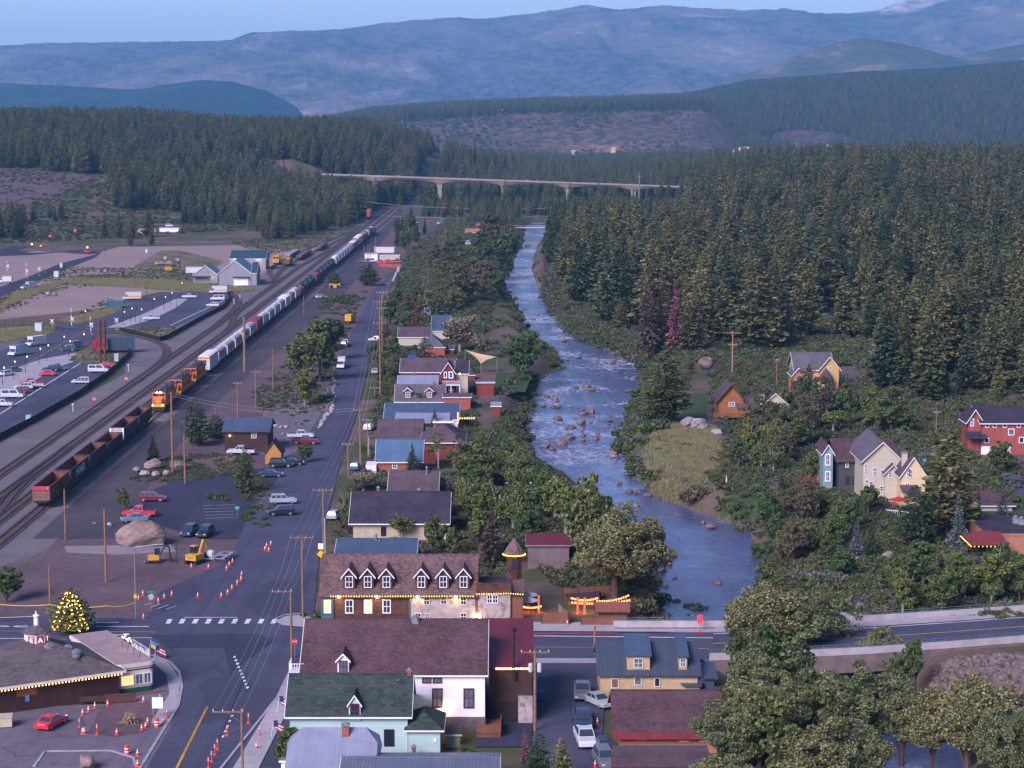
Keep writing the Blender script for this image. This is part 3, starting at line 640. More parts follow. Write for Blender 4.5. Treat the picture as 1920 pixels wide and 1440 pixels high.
def forest_stuff(name, pts, sc, kinds, seed, wide=1.0):
    """one uncountable mass: trees instanced on points by geometry nodes"""
    g = np.random.default_rng(seed); n = len(pts); me = bpy.data.meshes.new(name); me.vertices.add(n); me.vertices.foreach_set('co', np.asarray(pts, np.float32).ravel())
    srcs = [m for k in kinds for m in KIND[k][1]]
    for an, ty, d in (('sc', 'FLOAT', sc), ('rz', 'FLOAT', g.uniform(0, 6.28, n)), ('vi', 'INT', g.integers(0, len(srcs), n))):
        a = me.attributes.new(an, ty, 'POINT'); a.data.foreach_set('value', np.asarray(d, np.int32 if ty == 'INT' else np.float32))
    o = tag(link(name, me), kind='stuff')
    ng = bpy.data.node_groups.new(name, 'GeometryNodeTree'); ng.interface.new_socket('Geometry', in_out='INPUT', socket_type='NodeSocketGeometry'); ng.interface.new_socket('Geometry', in_out='OUTPUT', socket_type='NodeSocketGeometry')
    N = ng.nodes.new; L = ng.links.new; gi = N('NodeGroupInput'); go = N('NodeGroupOutput'); join = N('GeometryNodeJoinGeometry')
    for tm, cm in srcs:
        jo = N('GeometryNodeJoinGeometry')
        for m_ in [q for q in (cm, tm) if q]:
            so = bpy.data.objects.get('src_'+m_.name) or bpy.data.objects.new('src_'+m_.name, m_); oi = N('GeometryNodeObjectInfo'); oi.inputs[0].default_value = so; L(oi.outputs['Geometry'], jo.inputs[0])
        gti = N('GeometryNodeGeometryToInstance'); L(jo.outputs[0], gti.inputs[0]); L(gti.outputs[0], join.inputs[0])
    ip = N('GeometryNodeInstanceOnPoints'); L(gi.outputs[0], ip.inputs['Points']); L(join.outputs[0], ip.inputs['Instance']); ip.inputs['Pick Instance'].default_value = True
    def attr(nm, ty): a = N('GeometryNodeInputNamedAttribute'); a.data_type = ty; a.inputs[0].default_value = nm; return a.outputs['Attribute']
    L(attr('vi', 'INT'), ip.inputs['Instance Index']); sv = N('ShaderNodeVectorMath'); sv.operation = 'SCALE'; sv.inputs[0].default_value = (wide, wide, 1); L(attr('sc', 'FLOAT'), sv.inputs['Scale']); L(sv.outputs[0], ip.inputs['Scale']); cx = N('ShaderNodeCombineXYZ'); L(attr('rz', 'FLOAT'), cx.inputs[2]); L(cx.outputs[0], ip.inputs['Rotation'])
    L(ip.outputs[0], go.inputs[0]); md = o.modifiers.new('trees', 'NODES'); md.node_group = ng; return o
# ---- the forest across the river
g0 = lambda *a: tuple(gr(*a)[:2])
FR = [g0(1012,452), g0(1032,505), g0(1050,556), g0(1080,590), g0(1108,634), g0(1185,662), g0(1310,668), g0(1370,650), g0(1450,668), g0(1600,668), g0(1640,730), g0(1700,752), g0(1800,760), g0(1960,752), g0(2150,740), (620,1200), (700,1690), (30,1690)]
X, Y, g = jitter(-10, 640, 480, 1690, 10.2, 3); k = inside(X, Y, FR) & (rdist(X, Y) > 9); k &= ~((np.hypot(X-150, Y-565) < 22)); X, Y = X[k], Y[k]
keep = fbm(X, Y, 34, 3, 77) > .36; X, Y = X[keep], Y[keep]; o_ = np.argsort(Y + .15*np.abs(X-120)); X, Y = X[o_], Y[o_]; Z = terrain(X, Y)
inview = np.abs(X) < Y*.256; NI = 0; rest = []
for i in range(len(X)):
    h = g.uniform(16, 31)*(1.0 if g.random() > .18 else .6); pxi = X[i]/Y[i]*FPX+960
    if pxi < 1290 and Y[i] > 850:
        hm = CH-(362+.02*(pxi-1000)-230)/FPX*Y[i]-Z[i]
        if hm < 7: continue
        h = min(h, hm*g.uniform(.75, 1))
    if inview[i] and NI < 175:
        kind = 'fir' if g.random() < .38 else 'pine'; NI += 1
        plant(kind, (X[i], Y[i], Z[i]), h, 'tall dark green conifer standing in the front ranks of the dense forest across the river', 'front ranks of the forest across the river', g.uniform(1.1, 1.6))
    else: rest.append((X[i], Y[i], Z[i], h/24))
rest = np.array(rest); forest_stuff('forest_across_river', rest[:, :3], rest[:, 3], ['pine', 'fir'], 1, 1.35)
# ---- forest on the hill left of the tracks
X, Y, g = jitter(-760, -92, 1150, 2700, 8.2, 5); Z = terrain(X, Y); pxx = X/Y*FPX+960
gap_ = (fbm(X, Y, 45, 3, 41) < sstep(1500, 1200, Y)*.50 + .22) | ((pxx < 215+40*(fbm(X, Y, 30, 2, 8)-.5)) & (Y > 1335) & (Y < 1600)) | (X > np.where(Y < 1700, -108, -60)) | (X > -135 - (Y-1150)*-.10)*(Y < 1330)
k = ~gap_; X, Y, Z = X[k], Y[k], Z[k]; o_ = np.argsort(Y); X, Y, Z = X[o_], Y[o_], Z[o_]; NI = 0; rest = []
for i in range(len(X)):
    h = g.uniform(13, 25)*(.75 if Y[i] < 1400 else 1)
    if NI < 62 and abs(X[i]) < Y[i]*.256: NI += 1; plant('pine' if g.random() < .6 else 'fir', (X[i], Y[i], Z[i]), h, 'dark conifer at the foot of the wooded hill beyond the rail yard', 'conifers at the foot of the wooded hill', g.uniform(.9, 1.25))
    else: rest.append((X[i], Y[i], Z[i], h/24))
rest = np.array(rest); forest_stuff('hill_forest', rest[:, :3], rest[:, 3], ['pine', 'fir'], 2, 1.2)
# ---- valley floor beyond the viaduct and the wooded strip before it
X, Y, g = jitter(-320, 1150, 1690, 3560, 11.5, 6); k = (np.abs(X) < Y*.29+60) & (X > -75 - 0*(Y)) & (fbm(X, Y, 130, 3, 51) > .30) & (rdist(X, Y) > 6); X, Y = X[k], Y[k]
forest_stuff('valley_forest', np.stack([X, Y, terrain(X, Y, False)], -1), g.uniform(.55, 1.0, len(X)), ['pine', 'fir'], 3)
X, Y, g = jitter(-70, 40, 1330, 1690, 8.5, 16); k = (X > np.where(Y > 1500, -68, -30)) & (rdist(X, Y) > 7) & (fbm(X, Y, 30, 2, 3) > .3); X, Y = X[k], Y[k]
forest_stuff('grove_before_viaduct', np.stack([X, Y, terrain(X, Y, False)], -1), g.uniform(.28, .5, len(X)), ['pine', 'fir'], 7, 1.2)
# ---- plateau forest on the right and along the bluff top
X, Y, g = jitter(-700, 2250, 3480, 5480, 13.5, 8); pxx = X*FPX/(Y*CP+8)+960; TT = (Y-3500)/1800
bl = sstep(560, 660, pxx)*(1-sstep(1290, 1420, pxx)); k = (pxx > 380) & (pxx < 2440) & ~((bl > .3) & (TT < .23 + .04*(fbm(X, Y, 120, 2, 2)-.5))) & ~((bl > .05) & (TT < .06))
k &= (fbm(X, Y*.6, 260, 4, 61) < .665); X, Y = X[k], Y[k]
forest_stuff('plateau_forest', np.stack([X, Y, plateau_z(X, Y)-1], -1), g.uniform(.55, .95, len(X)), ['fir', 'pine'], 4)
X, Y, g = jitter(-420, 700, 3530, 4150, 15, 18); TT = (Y-3500)/1800; pxx = X*FPX/(Y*CP+8)+960; k = (pxx > 600) & (pxx < 1420) & (TT < .26) & (fbm(X, Y, 70, 4, 71) > .44); X, Y = X[k], Y[k]
BLUFF = np.stack([X, Y, plateau_z(X, Y)-.3], -1); BLUFFS = g.uniform(2.2, 5.0, len(X))
# ---- conifers and broadleaf trees that stand apart, measured one by one
for a in [('round_pine',691,536,487,40,'dense round dark pine standing alone beside the red-fenced vehicle yard'),('fir',746,592,512,34,'tall narrow dark spruce at the roadside, tallest of the pair by the bend'),
          ('fir',776,572,520,30,'shorter dark spruce beside the long street just beyond the tall one'),('round_pine',797,708,634,46,'broad columnar conifer growing in front of the purple-roofed house with balcony'),
          ('fir',762,716,678,22,'small conical fir in front of the purple-roofed house'),('round_pine',368,836,749,56,'big bushy pine at the left end of the blue-roofed cabin'),
          ('round_pine',404,822,778,50,'lower bushy pine touching the corner of the blue-roofed cabin'),('fir',287,868,815,30,'small conical fir behind the pale boulders by the tracks'),
          ('round_pine',459,925,838,52,'dark shaggy pine on the planted island between the parking lots'),('fir',773,890,832,32,'scraggly dark spruce in front of the bright blue metal roof'),
          ('brown_conifer',921,1062,948,70,'brown-tinged conical spruce behind the stone inn'),('pine',1250,796,648,96,'large dark pine leaning over the meadow beside the river'),
          ('fir',1516,752,682,32,'dark spruce right in front of the yellow house'),('blue_spruce',1588,772,690,30,'silvery blue spruce right of the yellow house, slimmer of two'),
          ('blue_spruce',1613,774,696,40,'wide silvery blue spruce right of the yellow house'),('blue_spruce',1530,794,744,36,'small blue spruce below the yellow house'),
          ('pine',1778,1010,802,124,'huge full green pine in front of the cream gabled houses'),('blue_spruce',1795,1028,928,44,'blue spruce with layered boughs left of the orange restaurant, biggest of a row'),
          ('blue_spruce',1833,1000,922,28,'slim blue spruce in the middle of the row above the restaurant'),('blue_spruce',1879,985,913,34,'blue spruce beside the dark garage roof by the lane'),
          ('blue_spruce',1606,1042,972,34,'grey-blue spruce on the rocky slope above the river'),('fir',1632,1046,982,30,'short green fir right beside the grey-blue spruce on the slope'),
          ('round_pine',1716,1022,912,84,'dark spreading pine below the white railing of the gabled house'),('fir',1466,925,884,22,'small cypress-like evergreen near the closed parasol'),
          ('dead_conifer',1265,664,524,42,'dead conifer with rusty red needles at the forest edge'),('brown_conifer',1214,664,502,44,'brownish-green conifer left of the dead red one, outer'),
          ('brown_conifer',1240,660,508,36,'brownish-green conifer left of the dead red one, inner'),('brown_conifer',1302,664,540,40,'brownish-green conifer right of the dead red one'),
          ('dead_conifer',1022,520,470,15,'small dead orange conifer at the far river bend'),('fir',815,812,766,26,'small dark fir behind the brown hip roof'),
          ('bright_tree',750,1014,948,62,'bright green dense round tree beside the dark shingle roof'),('tree',813,1040,962,58,'leafy tree behind the stone inn, left of the brown spruce'),
          ('tree',848,1046,978,44,'dark leafy tree between the inn and the brown spruce'),('tree',657,992,930,56,'leafy street tree at the left end of the dark shingle roof'),
          ('dry_tree',652,1002,964,40,'shorter yellowing tree by the parked white hatchback'),('bare_tree',645,956,905,26,'thin half-bare tree at the kerb by the dark shingle roof'),
          ('tree',980,712,594,88,'dense upright oval tree standing alone on the river lawn'),('pale_tree',862,662,568,92,'pale straggly tree rising behind the house with blue-grey hip roof'),
          ('pale_tree',905,672,612,60,'smaller pale tree to the right of the straggly one, above the shade sail'),('dry_tree',868,572,490,86,'round brownish tree on the left river bank, nearer of two'),
          ('dry_tree',912,548,482,78,'round brownish tree on the left river bank, farther of two'),('dry_tree',930,470,400,76,'tall brown-topped tree at the far end of the left bank'),
          ('tree',948,505,425,64,'dark green tree below the brown-topped one on the left bank'),('tree',905,482,425,60,'dark leafy tree beside the flat-roofed shop with the white awning'),
          ('bright_tree',1062,1015,852,120,'tall loose yellow-green tree on the river bank, left of two'),('bright_tree',1112,1030,872,96,'tall yellow-green tree on the river bank, right of two'),
          ('cottonwood',1152,1122,932,176,'broad brownish-green tree on the bank between the barn and the river'),('birch',935,1000,868,90,'tall birch with white trunk behind the dark shingle house'),
          ('tree',888,985,892,74,'leafy tree left of the tall white birch'),('pale_tree',838,965,868,66,'pale grey-green tree at the right end of the dark shingle roof'),
          ('tree',900,1052,938,92,'broad leafy tree behind the brown-tinged spruce'),('bright_tree',962,1005,905,78,'fresh green tree behind the tower beside the white birch'),('bright_tree',1040,985,866,96,'tall yellow-green tree on the bank well beyond the red-roofed barn'),('tree',1098,1075,882,96,'tall dark leafy tree between the yellow-green ones and the river'),('tree',1195,1118,985,84,'leafy tree at the water edge right of the brownish-green one'),('tree',1012,985,872,84,'leafy tree on the bank beyond the barn, left of the yellow-green pair'),('tree',872,925,846,66,'leafy tree right of the brown hip-roofed house'),('tree',985,1010,930,60,'dark green tree beyond the red-roofed barn'),('birch',822,880,808,56,'birch with bare white limbs in front of the red house, left of two'),
          ('birch',852,884,812,50,'birch with bare white limbs in front of the red house, right of two'),('pale_tree',682,925,872,88,'silvery round tree at the roadside above the dark shingle roof'),
          ('tree',600,716,580,92,'tall open tree left of the street, centre of its clump'),('tree',562,716,602,82,'tall open tree left of the street, left of its clump'),
          ('tree',622,676,583,72,'dark tree left of the street, farthest of its clump'),('bright_tree',572,760,672,70,'yellow-green tree standing lowest in the clump left of the street'),
          ('tree',612,690,640,50,'small leaning tree beside the boulder-lined verge'),('tree',232,958,906,34,'small leafy tree beside the red parked cars'),
          ('tree',569,868,824,38,'small round tree beside the little yellow shed'),('bright_tree',790,760,728,66,'leafy garden tree by the turquoise fence'),
          ('dead_conifer',780,640,560,30,'bleached half-dead conifer with bare white top among the houses'),('cottonwood',1418,1275,1078,200,'big olive cottonwood hiding the bridge, left one of the pair at the bank'),
          ('cottonwood',1500,1275,1092,170,'big olive cottonwood hiding the bridge, right one of the pair at the bank'),('bare_tree',1585,1262,1112,130,'cottonwood with bare white branches in front of the bridge'),
          ('cottonwood',1640,1290,1165,110,'ragged cottonwood between bare branches and the slim poplar'),('tree',1716,1308,1178,62,'slim upright poplar in front of the bridge railing'),
          ('tree',1682,1300,1205,48,'shorter slim poplar left of the upright one'),('cottonwood',1375,1470,1305,150,'cottonwood crown at the lower edge beside the brown roof'),
          ('cottonwood',1440,1450,1262,190,'dense olive cottonwood, left of the big group by the stream'),('cottonwood',1565,1448,1228,210,'tallest dense cottonwood in the middle of the big group by the stream'),
          ('cottonwood',1500,1540,1330,190,'near cottonwood cut by the bottom edge, left part of the group'),('cottonwood',1610,1560,1340,170,'near cottonwood cut by the bottom edge, right part of the group'),
          ('cottonwood',1690,1455,1240,150,'open cottonwood with visible forked trunk in the group by the stream'),('cottonwood',1812,1500,1245,220,'cottonwood with pale crooked branches at the right of the group'),
          ('cottonwood',1745,1475,1275,150,'rounded cottonwood in the gap right of the forked one'),('cottonwood',1885,1500,1305,140,'cottonwood crown nearest the riprap at the right edge'),('cottonwood',1345,1560,1395,150,'cottonwood cut by the bottom edge, leftmost of the group'),('tree',1900,1480,1390,110,'dark low tree in the lower right corner'),('tree',1545,1290,1236,90,'dark leafy tree filling the gap under the bridge'),
          ('tree',1730,1118,1000,112,'large ragged olive tree above the bridge, left of three'),('tree',1795,1122,1030,84,'leafy tree above the bridge, middle of three'),
          ('bright_tree',1862,1136,1004,124,'large leafy tree in front of the orange restaurant'),('tree',1874,888,812,62,'grey-green tree in front of the red building'),
          ('dry_tree',1422,838,762,76,'brownish leafy tree below the log house'),('tree',1492,842,782,74,'leafy tree left of the dark house'),('bright_tree',1562,815,752,66,'yellowing tree behind the dark house roof'),
          ('bright_tree',1640,806,748,80,'yellow-green tree in the row behind the dark house'),('tree',1696,812,758,54,'leafy tree at the right of the row behind the dark house'),
          ('tree',1385,880,815,54,'small dark tree at the right edge of the meadow'),('birch',1450,890,812,62,'birch with white stem between meadow and dark house'),
          ('tree',1530,905,820,60,'dark tree at the corner of the red deck'),('bare_tree',1520,830,770,60,'leafless pale tree behind the dark house corner'),
          ('tree',1575,1095,1025,80,'dark shrubby tree on the bank beside the big boulder'),('tree',1505,1040,985,76,'dark green tree at the water edge below the houses'),
          ('tree',12,1130,1050,70,'dark oak-like tree cut by the left edge'),('tree',545,1470,1345,86,'dark green tree in front of the mint house'),
          ('round_pine',1010,1470,1375,60,'green shrubby tree at the bottom edge beside the alley, left'),('round_pine',1052,1476,1385,72,'green shrubby tree at the bottom edge beside the alley, right'),
          ('dead_conifer',985,1440,1366,30,'reddish dry ornamental tree beside the alley lot'),('tree',867,1440,1390,60,'round dark shrub tree behind the ridged metal roof'),
          ('round_pine',626,535,540-32,36,'low round pine among bushes beside the track road'),('round_pine',490,1172-300,850,1,'x')][:-1]:
    T(*a)
# ---- scattered garden trees and bushes
def scatter(kind, poly, n, hmin, hmax, label, group, seed, mind=4.0):
    Pg = [tuple(gr(a, b)[:2]) for a, b in poly]; g = random.Random(seed); x0, x1 = min(p[0] for p in Pg), max(p[0] for p in Pg); y0, y1 = min(p[1] for p in Pg), max(p[1] for p in Pg); got = []; tries = 0
    while len(got) < n and tries < 4000:
        tries += 1; x, y = g.uniform(x0, x1), g.uniform(y0, y1)
        if not inside(np.array([x]), np.array([y]), Pg)[0] or any((x-a)**2+(y-b)**2 < mind**2 for a, b in got): continue
        if rdist(np.array([x]), np.array([y]))[0] < 1.5: continue
        got.append((x, y)); h = g.uniform(hmin, hmax); z = tz(x, y)
        if kind == 'shrub': shrub((x, y, z-.1), h, label, group, g.choice([0, 0, 1, 2, 3, 5]), g.uniform(.7, 1.0))
        else: plant(g.choice(kind), (x, y, z), h, label, group, g.uniform(.9, 1.2))
scatter(['tree', 'tree', 'dry_tree', 'bright_tree'], [(700,640),(740,590),(800,560),(815,480),(850,470),(930,500),(935,560),(870,600),(830,600),(760,660)], 34, 8, 13, 'leafy garden tree between the long street and the far river bank', 'garden trees along the far street', 4, 5)
scatter(['tree', 'dry_tree'], [(700,700),(712,630),(740,640),(738,720)], 9, 6, 9, 'leafy hedge tree along the street side of the house gardens', 'hedge trees along the street', 5, 3.5)
scatter(['tree', 'bright_tree'], [(860,1000),(900,870),(960,880),(1000,960),(1020,1010),(930,1010)], 14, 7, 12, 'leafy tree crowding the yard between the dark shingle house and the river', 'trees crowding the riverside yard', 6, 4)
scatter(['fir', 'pine', 'tree'], [(750,480),(790,455),(800,440),(780,415),(765,410),(740,440),(730,470)], 16, 9, 16, 'tree in the strip between the tracks and the far street', 'trees between tracks and far street', 8, 6)
scatter(['tree', 'dry_tree', 'bright_tree'], [(1420,800),(1500,760),(1660,790),(1690,815),(1540,815),(1490,870),(1400,890)], 24, 7, 11, 'leafy tree in the gardens between the hillside houses', 'trees between the hillside houses', 9, 5)
scatter(['tree', 'dry_tree'], [(1400,1000),(1440,960),(1560,960),(1640,960),(1650,1010),(1560,1060),(1480,1060)], 16, 5, 8, 'dark leafy thicket tree on the slope above the river', 'thicket trees on the river slope', 10, 5)
scatter(['tree', 'bright_tree'], [(1640,1130),(1700,1100),(1930,1080),(1930,1150),(1700,1160)], 14, 5, 9, 'leafy tree in the belt beside the road above the bridge', 'tree belt beside the road', 11, 5)
scatter(['tree', 'cottonwood'], [(1700,1330),(1800,1400),(1700,1480),(1420,1480),(1400,1330),(1560,1300)], 16, 9, 13, 'olive green tree filling the cottonwood grove by the stream', 'filling trees of the cottonwood grove', 12, 4)
scatter('shrub', [(1340,960),(1500,930),(1600,1000),(1640,1100),(1450,1120),(1430,1020)], 42, 1.3, 2.8, 'rounded green shrub on the slope above the river bend', 'shrubs on the river slope', 13, 3)
scatter('shrub', [(1170,800),(1215,690),(1310,690),(1270,740),(1240,800),(1230,880),(1330,900),(1330,960),(1240,930),(1190,880)], 44, 1.5, 3.2, 'willow shrub on the meadow bank of the river', 'willow shrubs on the meadow bank', 14, 3)
scatter('shrub', [(1050,600),(1100,640),(1230,670),(1200,690),(1130,655),(1045,605),(1000,545),(1030,520)], 40, 1.8, 3.6, 'willow shrub between the river and the forest edge', 'willow shrubs at the forest edge', 15, 3.2)
scatter('shrub', [(900,830),(960,760),(990,740),(975,820),(1000,870),(1060,920),(960,900)], 34, 1.4, 2.8, 'bushy shrub on the town bank of the river', 'shrubs on the town bank', 16, 3)
scatter('shrub', [(930,740),(1000,690),(1050,690),(1010,720),(990,745)], 18, 1.2, 2.6, 'bushy shrub around the river lawn', 'shrubs round the river lawn', 17, 3)
scatter('shrub', [(880,640),(940,590),(950,545),(985,590),(1005,640),(960,680)], 20, 1.6, 3.0, 'bushy shrub on the far town bank', 'shrubs on the far town bank', 18, 4)
scatter('shrub', [(500,740),(560,680),(640,700),(620,780),(560,790)], 18, .7, 1.6, 'low dry bush on the scrubby plot left of the street', 'bushes on the scrubby plot', 19, 3)
scatter('shrub', [(600,560),(660,555),(690,570),(640,590)], 9, 1.8, 3.0, 'rounded bush beside the track road', 'bushes beside the track road', 20, 3.5)
scatter('shrub', [(440,960),(490,900),(520,940),(500,990),(450,975)], 16, .6, 1.2, 'low dry bush on the planted island by the street', 'bushes on the planted island', 21, 1.8)
scatter('shrub', [(330,860),(470,845),(470,880),(340,890)], 10, .6, 1.1, 'low bush on the stony bank below the cabin', 'bushes below the cabin', 22, 2.5)
scatter('shrub', [(620,1000),(660,960),(700,1010),(850,1010),(990,1060),(1060,1110),(1180,1140),(1180,1100),(1000,1020),(860,960)], 26, .9, 2.0, 'garden bush in the yards behind the stone inn', 'garden bushes behind the inn', 23, 3)
scatter('shrub', [(1580,1140),(1600,1080),(1700,1100),(1920,1105),(1920,1134),(1640,1150)], 26, .8, 2.0, 'low shrub on the bank beside the road bridge', 'shrubs beside the road bridge', 24, 3)
scatter('shrub', [(1400,720),(1500,700),(1700,740),(1800,780),(1800,830),(1650,800),(1420,780)], 30, 1.0, 2.4, 'garden shrub among the hillside houses', 'shrubs among the hillside houses', 25, 4)
for a, b, r_, lb in [(1298,1158,2.6,'round dark bush on the bank behind the bridge parapet'),(1312,1150,2.0,'smaller dark bush beside the round one behind the bridge parapet'),(612,752,2.6,'dense dark green bush at the roadside above the boulder row'),(608,1112,1.3,'small green bush under the traffic signs by the inn'),
                    (590,1160,1.5,'light green bush by the corner of the stone inn'),(400,936,1.6,'clipped hedge bush at the parking lot edge, left'),(418,937,1.6,'clipped hedge bush at the parking lot edge, right')]:
    p = P(a, b); shrub(p, r_, lb, None, 0, .8)
# ------------------------------------------------------------------ buildings
FOOT = []
SHB = shingle('brown_shingles', (.085,.050,.058)); SHI = shingle('inn_shingles', (.135,.085,.080), .4, .2, .5); SHG = shingle('green_shingles', (.036,.052,.046), .6, .3, .35); SHD = shingle('dark_shingles', (.042,.036,.055))
SHP = shingle('purple_shingles', (.095,.068,.082)); SHGR = shingle('grey_shingles', (.11,.10,.12)); SHX = shingle('diner_shingles', (.105,.088,.095), .5, .22, .3)
MB1 = bands('blue_metal_roof', (.085,.13,.20), 0, .42, .2, .55, .45, .35, .5); MB2 = bands('bright_blue_metal_roof', (.11,.20,.30), 0, .42, .16, .6, .4, .3, .5); MB3 = bands('pale_metal_roof', (.30,.34,.44), 0, .6, .1, .75, .45, .3, .5)
MRED = bands('dark_red_metal_roof', (.15,.022,.035), 0, .4, .14, .6, .5, .2, .4); MGREY = bands('grey_ribbed_roof', (.17,.19,.25), 0, .35, .25, .55, .45, .35, .5); MSLATE = bands('slate_blue_metal_roof', (.075,.095,.135), 0, .45, .16, .6, .45, .3, .5)
WSID = bands('white_siding', (.78,.78,.82), 2, .16, .18, .72, .6, 0, .3, .06); MINT = bands('mint_siding', (.40,.56,.53), 2, .2, .16, .74, .6, 0, .3, .08)
BRN = bands('brown_board_wall', (.055,.030,.028), 0, .3, .1, .5, .8, 0, .2, .3); REDB = bands('red_board_wall', (.20,.045,.035), 0, .3, .1, .6, .8, 0, .2, .25); LOG = bands('log_wall', (.30,.115,.04), 2, .28, .2, .5, .8, 0, .2, .25)
BRICK = shingle('brown_brick', (.085,.040,.030), .5, .25, .35, (0, 2)); YEL = bands('peeling_yellow_siding', (.42,.30,.14), 2, .22, .16, .75, .7, 0, .3, .12, .3, (.52,.40,.24), 1.4)
CREAM = bands('cream_siding', (.46,.42,.32), 2, .2, .12, .8, .7, 0, .3, .08); TAN = bands('pale_yellow_siding', (.62,.50,.28), 2, .2, .12, .8, .7, 0, .3, .08); CHAR = bands('charcoal_siding', (.055,.052,.056), 2, .2, .15, .7, .7, 0, .3, .12)
YHS = bands('yellow_house_siding', (.52,.33,.13), 2, .2, .12, .8, .7, 0, .3, .1); ORG = M('orange_stucco', (.33,.155,.095), .9, .12, 1.0); GRYS = bands('grey_steel_siding', (.25,.245,.27), 0, .5, .1, .8, .5, .1, .4, .06)
STONE = stone('rubble_stone', ((.30,.25,.23), (.40,.34,.31), (.17,.13,.13)), (.33,.30,.29), 1.7); FNDS = stone('foundation_stone', ((.10,.08,.085), (.15,.12,.12), (.06,.05,.055)), (.09,.08,.08), 1.8)
BRK = shingle('red_brick', (.25,.085,.06), .4, .2, .3, (0, 2)); PLANKW = bands('weathered_planks', (.17,.13,.125), 0, .3, .12, .5, .9, 0, .2, .4); CEDAR = bands('cedar_boards', (.20,.085,.05), 0, .22, .15, .45, .8, 0, .2, .3)
TEAL = M('teal_trim', (.045,.10,.105), .6); MAROON = M('maroon_trim', (.10,.02,.03), .6); TRIM = M('cream_trim', (.58,.54,.48), .6, .1); DKWOOD = M('dark_wood', (.06,.035,.03), .85, .3); CHIM = M('chimney_metal', (.30,.32,.36), .4, .2, metal=.6)
ORANGEW = bands('orange_plank_wall', (.42,.21,.06), 2, .3, .1, .7, .8, 0, .2, .12); TURQ = M('turquoise_paint', (.06,.26,.28), .7, .2); CANV = M('beige_canvas', (.50,.36,.20), .9, .1)
class Hs: pass
